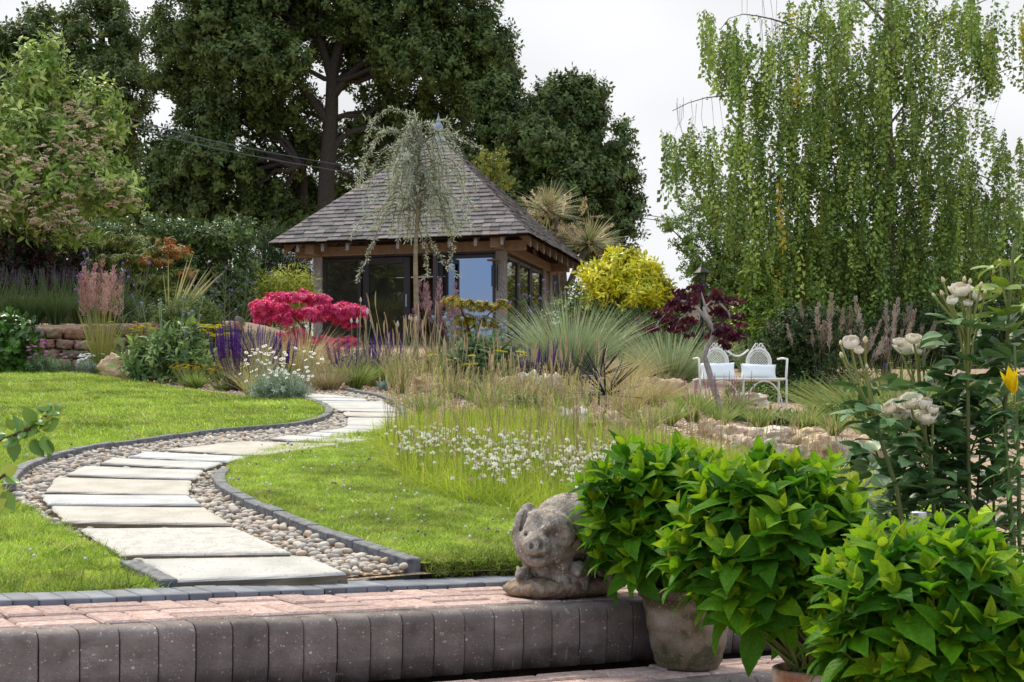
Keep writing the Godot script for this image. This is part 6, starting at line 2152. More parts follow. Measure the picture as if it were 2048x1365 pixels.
func purple_tree() -> void:
	var d := 17.0
	var o := plant("weeping_redbud", "small weeping tree with dark purple heart-shaped leaves before the bench", "tree", 1434, d)
	var bk := Color(0.4, 0.36, 0.31)
	trunk(o, d, [[1440, 835, 1436, 800, 1426, 770, 1416, 735, 1408, 712, 1412, 698, 1424, 684, 1430, 664, 1424, 648, 1412, 636, 1402, 626, 1.0]], 0.046, 0.026, bk)
	trunk(o, d, [[1412, 636, 1408, 622, 1410, 610, 1418, 603, 1434, 604, 1452, 614, 1464, 642, 1.0], [1406, 630, 1396, 616, 1384, 603, 1360, 606, 1345, 602, 0.8], [1396, 618, 1370, 598, 1350, 612, 1320, 640, 1308, 658, 0.7], [1410, 612, 1405, 590, 1400, 575, 0.6], [1434, 604, 1460, 600, 1478, 606, 0.5], [1430, 655, 1445, 650, 1470, 660, 1485, 676, 0.5], [1400, 622, 1375, 625, 1352, 645, 1350, 660, 0.6]], 0.026, 0.008, bk * 1.25, "branch")
	var b := B.new()
	for i in 5:
		var a := i * 2.4
		var dir := Vector3(cos(a) * 0.5, -0.8, sin(a) * 0.5).normalized()
		var nrm := Vector3(cos(a + 1.0), 0.4, sin(a + 1.0))
		nrm = (nrm - dir * nrm.dot(dir)).normalized()
		b.leaf(Vector3(cos(a), 0, sin(a)) * 0.25 + rv() * 0.2, dir, nrm, 0.75, 0.75, 0.2, 0.25, Color.WHITE * rf(0.8, 1.2), 4, null, 0.55)
	var bl := [[1400, 575, 22, 12, 0], [1370, 590, 30, 16, 0], [1345, 605, 24, 16, 0], [1325, 632, 22, 22, 0], [1308, 656, 14, 10, 0], [1355, 650, 22, 20, 0], [1375, 615, 28, 12, 0], [1430, 592, 26, 14, 0], [1462, 600, 22, 12, 0], [1440, 625, 24, 16, 0.1], [1478, 632, 14, 20, 0], [1455, 655, 26, 20, 0], [1440, 672, 22, 18, -0.1], [1470, 672, 16, 18, 0], [1452, 690, 14, 10, 0], [1486, 676, 7, 10, 0], [1415, 668, 12, 8, 0], [1385, 640, 14, 10, 0], [1372, 665, 9, 6, 0]]
	foliage(o, d, bl, 165, b.mesh(false), M.leaf, [Color(0.06, 0.01, 0.022), Color(0.085, 0.014, 0.026), Color(0.04, 0.01, 0.022), Color(0.12, 0.018, 0.026)], 0.065, 0.1, {"gap": -0.9, "upmix": 0.05, "shell": 0.6, "vary": 0.3})


func bench() -> void:
	var d := 18.6
	var c := GX(1480, d)
	var k := d / F
	var o := thing("garden_bench", "white wrought-iron bench with two round lattice backs", "bench", c)
	o.rotation.y = deg_to_rad(4.0)
	# front-view points in pixels turned into metres from the bench foot
	var yb := 818.0
	var X := func(px: float) -> float: return (px - 1480.0) * k
	var Y := func(py: float) -> float: return (yb - py) * k
	var seat := B.new()
	seat.box(Transform3D(Basis(), Vector3(X.call(1478), Y.call(752), 0)), Vector3(174 * k, 0.03, 0.42), 0.008, Color.WHITE)
	part("seat", seat.mesh(false), M.white_metal, o)
	for s in [[1393, 0.2], [1567, 0.2], [1393, -0.2], [1567, -0.2], [1480, 0.2]]:
		var b := B.new()
		var x: float = X.call(s[0])
		b.tube([Vector3(x, 0, s[1]), Vector3(x, Y.call(752), s[1])], [0.014], 8, Color.WHITE)
		piece("leg", b.mesh(), M.white_metal, o)
	for s in [-1, 1]:
		var b := B.new()
		var x: float = X.call(1393 if s < 0 else 1566)
		b.tube([Vector3(x, Y.call(752), 0.2), Vector3(x + s * 0.015, Y.call(712), 0.2), Vector3(x, Y.call(709), 0.0), Vector3(x, Y.call(709), -0.22)], [0.014, 0.016, 0.014, 0.014], 8, Color.WHITE)
		piece("armrest", b.mesh(), M.white_metal, o)
		# arch under the seat
		var arch := []
		for i in 13:
			var a := PI * i / 12.0
			arch.append(Vector3(X.call(1437 if s < 0 else 1522) - cos(a) * 36 * k, Y.call(808) + sin(a) * 52 * k, 0.2))
		var ab := B.new()
		ab.tube(arch, [0.011], 7, Color.WHITE)
		piece("arch", ab.mesh(), M.white_metal, o)
	var lat := [1439.0, 1527.0]
	for i in 2:
		var cx: float = X.call(lat[i])
		var back := Node3D.new()
		back.name = "back_panel" if i == 0 else "back_panel_001"
		o.add_child(back)
		for ring in [[24.5, 0.017], [20.5, 0.01]]:
			var pts := []
			for j in 25:
				var a := PI * (-0.12 + 1.24 * j / 24.0)
				pts.append(Vector3(cx + cos(a) * ring[0] * k, Y.call(716) + sin(a) * ring[0] * k * 1.15, -0.2 - 0.03))
			pts.push_front(Vector3(cx + 24 * k * ring[0] / 24.5, Y.call(750), -0.2))
			pts.push_back(Vector3(cx - 24 * k * ring[0] / 24.5, Y.call(750), -0.2))
			var rb := B.new()
			rb.tube(pts, [ring[1]], 7, Color.WHITE)
			piece("rim", rb.mesh(), M.white_metal, back)
		var lb := B.new()
		var rr := 20.5 * k
		for dirn in [-1, 1]:
			for j in range(-14, 15):
				var off := j * 0.036
				var seg := []
				for t in range(-20, 21):
					var p := Vector2(t * 0.01 + off, t * 0.01 * dirn) * 1.0
					if Vector2(p.x, p.y / 1.15).length() < rr or (p.y < 0 and p.y > -0.2 and absf(p.x) < rr):
						seg.append(Vector3(cx + p.x, Y.call(716) + p.y, -0.23 + 0.003 * dirn))
				if seg.size() > 1:
					lb.tube([seg[0], seg[-1]], [0.0036], 4, Color.WHITE)
		part("lattice", lb.mesh(false), M.white_metal, back, true)
		# scrolls on top
		for s in [-1, 1]:
			var pts := []
			for j in 15:
				var a := PI * 0.5 - j * 0.42
				var r := 0.034 * (1.0 - j / 18.0)
				pts.append(Vector3(cx + s * (0.036 - cos(a) * r), Y.call(682) + sin(a) * r, -0.23))
			pts.push_front(Vector3(cx + s * 15 * k, Y.call(690), -0.23))
			var sb := B.new()
			sb.tube(pts, [0.008], 6, Color.WHITE)
			piece("scroll", sb.mesh(), M.white_metal, back)
	var sw := []
	for i in 13:
		var t := i / 12.0
		sw.append(Vector3(lerpf(X.call(1460), X.call(1506), t), Y.call(690) - sin(PI * t) * 13 * k, -0.23))
	var swb := B.new()
	swb.tube(sw, [0.013], 7, Color.WHITE)
	part("swag_rail", swb.mesh(), M.white_metal, o)
	# cushions
	var cloth := paint(Color(0.72, 0.75, 0.73), 0.9, 0.2)
	cloth.rim_enabled = true
	cloth.rim = 0.3
	for e in [[1440, 729, 72, 34, 0.05, "pale blue-white cushion on the left half of the bench"], [1522, 732, 74, 32, -0.08, "pale blue-white cushion on the right half of the bench"]]:
		var cu := thing("cushion", e[5], "cushion", o.transform * Vector3(X.call(e[0]), Y.call(752) + 0.015, -0.1))
		var b := B.new()
		var nx := 18
		var ny := 10
		for s in [1, -1]:
			var n0 := b.v.size()
			for i in nx + 1:
				for j in ny + 1:
					var u := 2.0 * i / nx - 1.0
					var w := 2.0 * j / ny - 1.0
					var puff := pow((1.0 - pow(absf(u), 3.0)) * (1.0 - pow(absf(w), 3.0)), 0.6) * 0.075
					var pin := 1.0 - 0.07 * (1.0 - absf(u) * absf(u)) * absf(w) * absf(w)
					var pin2 := 1.0 - 0.07 * (1.0 - w * w) * u * u
					b.add(Vector3(u * e[2] * 0.5 * k * pin2, (w * pin + 1.0) * e[3] * 0.5 * k, s * puff + 0.004 * sin(u * 9.0 + w * 4.0) * puff / 0.075), Color.WHITE)
			for i in nx:
				for j in ny:
					var a := n0 + i * (ny + 1) + j
					var f := [a, a + 1, a + ny + 2, a, a + ny + 2, a + ny + 1]
					if s < 0:
						f.reverse()
					for x in f:
						b.ix.push_back(x)
		cu.rotation = Vector3(-0.3, deg_to_rad(4.0), e[4] * 0.5)
		part("cover", b.welded(), cloth, cu)


# ---- what stands nearest: pig statue, potted hydrangeas, roses
# smooth-union solid on a grid, meshed as surface nets
class Clay:
	var lo: Vector3
	var cell: float
	var nx: int
	var ny: int
	var nz: int
	var f := PackedFloat32Array()

	func _init(a: Vector3, b: Vector3, s: float) -> void:
		lo = a
		cell = s
		nx = int((b.x - a.x) / s) + 2
		ny = int((b.y - a.y) / s) + 2
		nz = int((b.z - a.z) / s) + 2
		f.resize(nx * ny * nz)
		f.fill(0.2)

	# ball squeezed to radii r and turned by the basis t; carve takes it away
	func egg(c: Vector3, r: Vector3, k := 0.02, t := Basis(), carve := false) -> void:
		var m := maxf(r.x, maxf(r.y, r.z)) + k + cell * 2.0
		var inv := t.inverse()
		var small := minf(r.x, minf(r.y, r.z))
		for i in range(maxi(0, int((c.x - m - lo.x) / cell)), mini(nx, int((c.x + m - lo.x) / cell) + 1)):
			for j in range(maxi(0, int((c.y - m - lo.y) / cell)), mini(ny, int((c.y + m - lo.y) / cell) + 1)):
				for l in range(maxi(0, int((c.z - m - lo.z) / cell)), mini(nz, int((c.z + m - lo.z) / cell) + 1)):
					var q := inv * (lo + Vector3(i, j, l) * cell - c) / r
					var n := q.length()
					var g := (q / r).length()
					var d := n * (n - 1.0) / maxf(g, 0.0001) if n > 0.01 else -small
					_mix((i * ny + j) * nz + l, d, k, carve)

	func bone(a: Vector3, b: Vector3, ra: float, rb: float, k := 0.02) -> void:
		var m := maxf(ra, rb) + k + cell * 2.0
		var p0 := a.min(b) - Vector3.ONE * m
		var p1 := a.max(b) + Vector3.ONE * m
		var ab := b - a
		for i in range(maxi(0, int((p0.x - lo.x) / cell)), mini(nx, int((p1.x - lo.x) / cell) + 1)):
			for j in range(maxi(0, int((p0.y - lo.y) / cell)), mini(ny, int((p1.y - lo.y) / cell) + 1)):
				for l in range(maxi(0, int((p0.z - lo.z) / cell)), mini(nz, int((p1.z - lo.z) / cell) + 1)):
					var p := lo + Vector3(i, j, l) * cell
					var t := clampf((p - a).dot(ab) / ab.length_squared(), 0.0, 1.0)
					_mix((i * ny + j) * nz + l, p.distance_to(a + ab * t) - lerpf(ra, rb, t), k, false)

	func _mix(at: int, d: float, k: float, carve: bool) -> void:
		if carve:
			var h := clampf(0.5 - 0.5 * (f[at] + d) / k, 0.0, 1.0)
			f[at] = lerpf(f[at], -d, h) + k * h * (1.0 - h)
		else:
			var h := clampf(0.5 + 0.5 * (f[at] - d) / k, 0.0, 1.0)
			f[at] = lerpf(f[at], d, h) - k * h * (1.0 - h)

	func mesh(rough: float, nzz: FastNoiseLite, col: Color) -> ArrayMesh:
		if rough > 0.0:
			for i in nx:
				for j in ny:
					for l in nz:
						var at := (i * ny + j) * nz + l
						if absf(f[at]) < 0.03:
							f[at] += rough * (nzz.get_noise_3d(i * cell * 600.0, j * cell * 600.0, l * cell * 600.0) + 0.5 * nzz.get_noise_3d(i * cell * 1800.0, j * cell * 1800.0, l * cell * 1800.0))
		var b := B.new()
		var ids := {}
		var corner := [0, nz * ny, nz, nz * ny + nz, 1, nz * ny + 1, nz + 1, nz * ny + nz + 1]
		var pos := [Vector3(0, 0, 0), Vector3(1, 0, 0), Vector3(0, 1, 0), Vector3(1, 1, 0), Vector3(0, 0, 1), Vector3(1, 0, 1), Vector3(0, 1, 1), Vector3(1, 1, 1)]
		var edges := [[0, 1], [2, 3], [4, 5], [6, 7], [0, 2], [1, 3], [4, 6], [5, 7], [0, 4], [1, 5], [2, 6], [3, 7]]
		for i in nx - 1:
			for j in ny - 1:
				for l in nz - 1:
					var at := (i * ny + j) * nz + l
					var neg := 0
					for c in 8:
						if f[at + corner[c]] < 0.0:
							neg += 1
					if neg == 0 or neg == 8:
						continue
					var sum := Vector3.ZERO
					var n := 0
					for e in edges:
						var a: float = f[at + corner[e[0]]]
						var d: float = f[at + corner[e[1]]]
						if (a < 0.0) != (d < 0.0):
							sum += (pos[e[0]] as Vector3).lerp(pos[e[1]], a / (a - d))
							n += 1
					ids[at] = b.add(lo + (Vector3(i, j, l) + sum / n) * cell, col)
		var steps := [ny * nz, nz, 1]
		for i in range(1, nx - 1):
			for j in range(1, ny - 1):
				for l in range(1, nz - 1):
					var at := (i * ny + j) * nz + l
					var s0 := f[at] < 0.0
					for ax in 3:
						var s1: bool = f[at + steps[ax]] < 0.0
						if s0 == s1:
							continue
						var u: int = steps[(ax + 1) % 3]
						var w: int = steps[(ax + 2) % 3]
						var k := [at, at - u, at - u - w, at - w]
						var ok := true
						for e in k:
							ok = ok and ids.has(e)
						if not ok:
							continue
						var q := [ids[k[0]], ids[k[1]], ids[k[2]], ids[k[3]]]
						if s0:
							q.reverse()
						for e in [q[0], q[1], q[2], q[0], q[2], q[3]]:
							b.ix.push_back(e)
		return b.mesh()


func foreground() -> void:
	pig()
	potted()
	roses()
	leafy_branch()
	# brushed steel light
	var at := P(1838, 1040, 4.75)
	var o := thing("bollard_light", "short brushed-steel bollard light between the hydrangeas and the roses", "light", Vector3(at.x, et(at.x, 4.75) - 0.02, at.z))
	var b := B.new()
	var h := P(1838, 1024, 4.75).y - o.position.y
	b.lathe([Vector2(0.027, 0), Vector2(0.027, h - 0.07)], 20, Vector3.ZERO, Color.WHITE)
	b.lathe([Vector2(0.0, h - 0.07), Vector2(0.024, h - 0.07), Vector2(0.024, h - 0.056), Vector2(0.0275, h - 0.056), Vector2(0.0275, h - 0.003), Vector2(0.025, h), Vector2(0.022, h - 0.002), Vector2(0.0, h - 0.004)], 20, Vector3.ZERO, Color.WHITE)
	part("casing", b.mesh(false), M.steel, o)


func pig() -> void:
	var d := 4.55
	var p0 := GX(1125, d)
	p0.y = et(p0.x, d)
	var o := thing("pig_statue", "weathered stone sow with piglets on a stone base, at the step edge", "statue", p0)
	var skin := flecked(512, 0.011, [[0.12, Color(0.1, 0.085, 0.07)], [0.4, Color(0.25, 0.2, 0.155)], [0.62, Color(0.33, 0.285, 0.23)], [0.9, Color(0.42, 0.37, 0.3)]], [[420, Color(0.55, 0.52, 0.45), 7], [700, Color(0.5, 0.46, 0.39), 4], [500, Color(0.12, 0.1, 0.085), 6], [110, Color(0.62, 0.59, 0.52), 14], [60, Color(0.16, 0.135, 0.11), 22]], 81)
	var m := relief(coat(tinted(0.95, 0.2), skin, 0.34), ntex(0.03, [[0.0, Color.BLACK], [1.0, Color.WHITE]], 5, 82), 0.35)
	var earth := relief(coat(tinted(0.95, 0.2), flecked(512, 0.014, [[0.15, Color(0.13, 0.09, 0.06)], [0.5, Color(0.27, 0.195, 0.13)], [0.9, Color(0.38, 0.29, 0.21)]], [[260, Color(0.48, 0.43, 0.35), 5], [600, Color(0.16, 0.12, 0.085), 5]], 83), 0.3), ntex(0.03, [[0.0, Color.BLACK], [1.0, Color.WHITE]], 5, 84), 0.5)
	# base: a thick oval of modelled earth lying along the body
	var yaw := Basis(Vector3.UP, deg_to_rad(38.0))
	var c := Clay.new(Vector3(-0.24, -0.02, -0.24), Vector3(0.24, 0.1, 0.24), 0.008)
	for k in 5:
		c.egg(yaw * Vector3(-0.11 + k * 0.058, 0.0, 0) + Vector3(0, 0.028, 0), Vector3(0.1, 0.034, 0.115), 0.02, yaw)
	part("base", c.mesh(0.008, N, Color.WHITE), earth, o)
	# the sow
	c = Clay.new(Vector3(-0.21, 0.02, -0.24), Vector3(0.2, 0.38, 0.24), 0.0066)
	var body := Basis(Vector3.UP, deg_to_rad(40.0))
	c.egg(Vector3(0.055, 0.215, -0.055), Vector3(0.165, 0.112, 0.11), 0.02, body)
	c.egg(Vector3(0.01, 0.215, 0.0), Vector3(0.11, 0.108, 0.105), 0.03, body)
	c.egg(Vector3(-0.045, 0.13, 0.045), Vector3(0.075, 0.085, 0.07), 0.03, body)
	c.egg(Vector3(0.13, 0.19, -0.12), Vector3(0.085, 0.1, 0.095), 0.03)
	# head, cheeks, snout, jaw
	c.egg(Vector3(-0.075, 0.205, 0.085), Vector3(0.074, 0.078, 0.07), 0.03)
	c.egg(Vector3(-0.108, 0.16, 0.1), Vector3(0.045, 0.05, 0.045), 0.025)
	c.egg(Vector3(-0.04, 0.155, 0.11), Vector3(0.05, 0.05, 0.045), 0.025)
	c.bone(Vector3(-0.08, 0.19, 0.11), Vector3(-0.088, 0.17, 0.168), 0.05, 0.041, 0.025)
	c.egg(Vector3(-0.088, 0.17, 0.174), Vector3(0.042, 0.036, 0.018), 0.008)
	c.egg(Vector3(-0.08, 0.128, 0.142), Vector3(0.045, 0.026, 0.04), 0.012)
	c.egg(Vector3(-0.085, 0.14, 0.185), Vector3(0.036, 0.006, 0.02), 0.006, Basis(), true)
	for s in [-1, 1]:
		c.egg(Vector3(-0.088 + s * 0.0145, 0.172, 0.194), Vector3(0.0078, 0.0105, 0.012), 0.004, Basis(), true)
	c.egg(Vector3(-0.118, 0.203, 0.146), Vector3(0.007, 0.007, 0.014), 0.004, Basis(), true)
	c.egg(Vector3(-0.045, 0.207, 0.15), Vector3(0.008, 0.007, 0.014), 0.004, Basis(), true)
	# ears: one stands and hangs at the left, the other flops forward over the eye
	c.egg(Vector3(-0.118, 0.268, 0.07), Vector3(0.024, 0.036, 0.02), 0.008, Basis(Vector3(0, 0, 1), -0.5))
	c.egg(Vector3(-0.143, 0.218, 0.085), Vector3(0.019, 0.06, 0.03), 0.008, Basis(Vector3(0, 0, 1), -0.12))
	c.egg(Vector3(-0.128, 0.238, 0.105), Vector3(0.008, 0.045, 0.022), 0.006, Basis(Vector3(0, 0, 1), -0.25), true)
	c.egg(Vector3(-0.018, 0.24, 0.115), Vector3(0.052, 0.034, 0.05), 0.008, Basis(Vector3(0, 0, 1), -0.5))
	c.egg(Vector3(-0.05, 0.222, 0.15), Vector3(0.022, 0.02, 0.026), 0.008)
	c.egg(Vector3(0.008, 0.2, 0.125), Vector3(0.03, 0.034, 0.028), 0.01)
	c.egg(Vector3(-0.036, 0.206, 0.168), Vector3(0.022, 0.012, 0.022), 0.006, Basis(), true)
	# forelegs with cloven feet
	c.bone(Vector3(-0.01, 0.17, 0.07), Vector3(-0.005, 0.045, 0.085), 0.04, 0.027, 0.02)
	c.bone(Vector3(-0.1, 0.15, 0.04), Vector3(-0.1, 0.045, 0.04), 0.034, 0.025, 0.02)
	c.egg(Vector3(-0.005, 0.05, 0.1), Vector3(0.027, 0.018, 0.024), 0.008)
	c.egg(Vector3(-0.005, 0.05, 0.124), Vector3(0.004, 0.03, 0.014), 0.004, Basis(), true)
	c.bone(Vector3(0.16, 0.15, -0.1), Vector3(0.165, 0.045, -0.08), 0.045, 0.026, 0.02)
	c.bone(Vector3(0.08, 0.15, -0.17), Vector3(0.08, 0.045, -0.17), 0.04, 0.026, 0.02)
	part("sow", c.mesh(0.0035, N, Color.WHITE), m, o)
	# piglets
	for e in [[Vector3(-0.125, 0.07, 0.085), Vector3(-0.6, 0.45, 1), 0.85], [Vector3(0.052, 0.082, 0.075), Vector3(-0.15, 0.2, 1), 1.15], [Vector3(0.098, 0.11, 0.02), Vector3(0.3, 0.5, 1), 1.0], [Vector3(0.155, 0.085, -0.01), Vector3(0.5, 0.5, 1), 1.05]]:
		var pc := Clay.new(Vector3(-0.06, -0.06, -0.09), Vector3(0.06, 0.06, 0.06), 0.0055)
		pc.egg(Vector3(0, -0.01, -0.03), Vector3(0.029, 0.03, 0.048), 0.01)
		pc.egg(Vector3(0, 0.004, 0.016), Vector3(0.027, 0.027, 0.026), 0.012)
		pc.bone(Vector3(0, 0, 0.03), Vector3(0, -0.003, 0.046), 0.014, 0.011, 0.008)
		for s in [-1, 1]:
			pc.egg(Vector3(s * 0.02, 0.022, 0.008), Vector3(0.008, 0.014, 0.011), 0.006, Basis(Vector3(0, 0, 1), -s * 0.5))
			pc.bone(Vector3(s * 0.015, -0.015, 0.01), Vector3(s * 0.017, -0.045, 0.014), 0.011, 0.008, 0.008)
		var dir: Vector3 = (e[1] as Vector3).normalized()
		var t := Transform3D(Basis.looking_at(-Vector3(dir.x, dir.y * 0.3, dir.z)).scaled(Vector3.ONE * e[2]), e[0])
		piece("piglet", pc.mesh(0.002, N, Color.WHITE), m, o, t)


# one large serrated leaf, about 1 long, with veins raised a little
func big_leaf(wid: float, bend: float, fold: float, wave: float) -> ArrayMesh:
	var b := B.new()
	var segs := 12
	for k in segs + 1:
		var t := float(k) / segs
		var w := wid * 0.5 * pow(sin(PI * pow(t, 0.72)), 0.85) * (1.0 + (0.045 if k % 2 else -0.03)) * (1.0 - 0.35 * pow(t, 5.0))
		if k == 0 or k == segs:
			w = 0.002
		var y := -bend * t * t + 0.12 * t
		for j in 7:
			var x := (j - 3) / 3.0
			var lift := fold * absf(x) * w - 0.35 * absf(x) * absf(x) * w * fold
			lift += wave * 0.012 * sin(t * 40.0 - absf(x) * 5.0) * absf(x) * (1.0 - absf(x) * 0.4) + wave * 0.02 * sin(t * 9.0 + (2.0 if x > 0 else 0.0)) * absf(x)
			b.add(Vector3(x * w, y + lift, t * (1.0 - 0.25 * bend * t)), Color.WHITE)
			b.u.push_back(Vector2((x * w / (wid * 0.5) + 1.0) * 0.5, t))
	for k in segs:
		for j in 6:
			var a := k * 7 + j
			for i in [a, a + 7, a + 8, a, a + 8, a + 1]:
				b.ix.push_back(i)
	return b.mesh(true, true)


func vein_tex(bump: bool) -> ImageTexture:
	var w := 96
	var h := 192
	var im := Image.create(w, h, false, Image.FORMAT_RGB8)
	var n := FastNoiseLite.new()
	n.seed = 91
	n.frequency = 0.05
	for y in h:
		for x in w:
			var u := absf((x + 0.5) / w - 0.5) * 2.0
			var v := (y + 0.5) / h
			var q := fposmod((v - u * 0.22) * 8.0, 1.0)
			var side := 1.0 - smoothstep(0.0, 0.12, minf(q, 1.0 - q))
			var mid := 1.0 - smoothstep(0.0, 0.045, u)
			var k := maxf(mid, side * 0.55)
			if bump:
				var e := 0.75 - k * 0.6 + 0.1 * n.get_noise_2d(x * 3.0, y * 3.0)
				im.set_pixel(x, y, Color(e, e, e))
			else:
				var e := Color(0.78, 0.8, 0.76) * (1.0 + 0.16 * n.get_noise_2d(x, y))
				im.set_pixel(x, y, e.lerp(Color(1.0, 1.0, 0.86), k * 0.6))
	return ImageTexture.create_from_image(im)


func potted() -> void:
	var vt := vein_tex(false)
	var vb := vein_tex(true)
	var mats := []
	for c in [Color(0.095, 0.29, 0.012), Color(0.15, 0.4, 0.014), Color(0.07, 0.23, 0.013), Color(0.25, 0.5, 0.016), Color(0.36, 0.58, 0.018), Color(0.46, 0.62, 0.03)]:
		var m := paint(c, 0.5, 0.28)
		m.albedo_texture = vt
		m.backlight_enabled = true
		m.backlight = Color(1, 1, 1)
		relief(m, vb, 0.3)
		mats.append(m)
	var leaves := []
	for k in 6:
		leaves.append(big_leaf(rf(0.44, 0.54), [0.1, 0.3, 0.5, 0.2, 0.4, -0.05][k], [0.5, 0.35, 0.25, 0.7, 0.3, 0.8][k], rf(0.6, 1.1)))
	var stem_m := tint_of(M.leaf, Color(0.2, 0.25, 0.07))
	# terracotta with algae and lime
	var clay1 := relief(coat(paint(Color.WHITE, 0.9, 0.25), flecked(512, 0.006, [[0.2, Color(0.045, 0.045, 0.018)], [0.42, Color(0.1, 0.09, 0.042)], [0.55, Color(0.23, 0.175, 0.12)], [0.78, Color(0.3, 0.24, 0.18)], [0.95, Color(0.37, 0.32, 0.26)]], [[700, Color(0.5, 0.45, 0.38), 4], [600, Color(0.13, 0.12, 0.07), 5]], 93), 0.42), ntex(0.03, [[0.0, Color.BLACK], [1.0, Color.WHITE]], 5, 94), 0.2)
	var clay2 := relief(coat(paint(Color.WHITE, 0.9, 0.25), flecked(512, 0.008, [[0.2, Color(0.3, 0.14, 0.07)], [0.45, Color(0.42, 0.24, 0.14)], [0.65, Color(0.52, 0.42, 0.32)], [0.95, Color(0.6, 0.54, 0.46)]], [[500, Color(0.6, 0.55, 0.48), 4], [300, Color(0.2, 0.15, 0.08), 4]], 95), 0.3), ntex(0.03, [[0.0, Color.BLACK], [1.0, Color.WHITE]], 5, 96), 0.2)
	var spots := [
		[1376, 4.34, -0.186, 0.255, 0.095, 0.146, clay1, [1326, 1016, 182, 160], 46, "big weathered terracotta pot with green algae in front of the kerb", "leftmost potted hydrangea, beside the pig statue"],
		[1632, 3.72, -0.37, 0.3, 0.08, 0.106, clay2, [1545, 1090, 220, 208], 62, "pale limey terracotta pot with a banded rim at the bottom edge", "middle potted hydrangea, the tallest of the three"],
		[1905, 3.25, -0.37, 0.26, 0.1, 0.15, clay2, [1868, 1244, 264, 216], 72, "pot hidden under the nearest hydrangea at the bottom right", "nearest potted hydrangea, at the bottom right corner"]]
	for q in spots:
		var d: float = q[1]
		var at := GX(q[0], d)
		at.y = et(at.x, d) + q[2] + 0.001
		var pot := thing("plant_pot", q[9], "pot", at, "")
		var H: float = q[3]
		var r0: float = q[4]
		var r1: float = q[5]
		var pb := B.new()
		var prof := [Vector2(0, 0), Vector2(r0 - 0.006, 0.0), Vector2(r0, 0.006)]
		for i in range(1, 11):
			var t := i / 10.0 * 0.84
			prof.append(Vector2(lerpf(r0, r1, pow(t, 0.72)) + 0.002 * sin(i * 2.3), H * t))
		prof.append_array([Vector2(r1 - 0.001, H * 0.855), Vector2(r1 + 0.007, H * 0.865), Vector2(r1 + 0.009, H * 0.93), Vector2(r1 + 0.008, H * 0.99), Vector2(r1 + 0.003, H), Vector2(r1 - 0.01, H), Vector2(r1 - 0.014, H * 0.93), Vector2(0, H * 0.93)])
		pb.lathe(prof, 40, Vector3.ZERO, Color.WHITE)
		part("body", pb.mesh(), q[6], pot)
		var so := B.new()
		so.lathe([Vector2(r1 - 0.012, H * 0.94), Vector2(r1 * 0.5, H * 0.955), Vector2(0, H * 0.96)], 20, Vector3.ZERO, Color.WHITE)
		part("compost", so.mesh(false), M.soil, pot)
		var hy := thing("hydrangea", q[10], "hydrangea", at + Vector3(0, H * 0.95, 0), "potted hydrangeas")
		var k := d / F
		var ctr := P(q[7][0], q[7][1], d) - hy.position
		var rad := Vector3(q[7][2] * k, q[7][3] * k, q[7][2] * k * 0.95)
		var sb := B.new()
		var far := Heap.new()
		var todo := []
		var n: int = q[8] * 2
		for i in n:
			var z := 1.0 - 1.75 * (i + 0.5) / n
			var a := i * 2.39996
			var rr := sqrt(1.0 - z * z)
			var dir := (Vector3(rr * cos(a), z, rr * sin(a)) + rv() * 0.1).normalized()
			var tip := ctr + dir * rad * rf(0.62, 0.96)
			var axis := (dir * 0.75 + Vector3.UP * 0.75).normalized()
			var root := Vector3(rf(-0.5, 0.5) * r1, 0, rf(-0.5, 0.5) * r1)
			sb.tube([root, root.lerp(tip, 0.5) + Vector3.UP * 0.02, tip - axis * 0.02], [0.005, 0.004, 0.003], 5, Color(0.8, 0.8, 0.8))
			var pairs := 4 + R.randi() % 2
			var turn := rf(0, TAU)
			for p in pairs:
				var age := float(p) / (pairs - 1)
				var size := lerpf(0.055, 0.134, pow(age, 0.7)) * rf(0.85, 1.15)
				for s in 2:
					var yaw := turn + p * PI * 0.5 + s * PI + rf(-0.25, 0.25)
					var tilt := lerpf(1.15, 0.12, age) + rf(-0.2, 0.2)
					var b := basis_up(axis, yaw, 1.0) * Basis(Vector3.RIGHT, -tilt)
					var pos := tip - axis * (0.075 * age)
					var look := dir.z + 0.35 * dir.y
					var tone := clampi(int(lerpf(4.6, 0.2, age) + rf(-0.9, 1.4)), 0, 5)
					todo.append([look + rf(-0.1, 0.1), Transform3D(b.scaled(Vector3.ONE * size), pos), tone, R.randi() % 6])
		todo.sort_custom(func(x, y): return x[0] > y[0])
		var rest := []
		for i in todo.size():
			var e: Array = todo[i]
			if i < 300:
				piece("leaf", leaves[e[3]], mats[e[2]], hy, e[1])
			else:
				far.put(e[1], [Color(0.095, 0.29, 0.012), Color(0.15, 0.4, 0.014), Color(0.07, 0.23, 0.013), Color(0.25, 0.5, 0.016), Color(0.36, 0.58, 0.018), Color(0.46, 0.62, 0.03)][e[2]])
		var fm: StandardMaterial3D = mats[0].duplicate()
		fm.albedo_color = Color.WHITE
		fm.vertex_color_use_as_albedo = true
		many("inner_foliage", leaves[1], fm, far.xf, far.col, hy)
		part("stem", sb.mesh(), stem_m, hy, true)


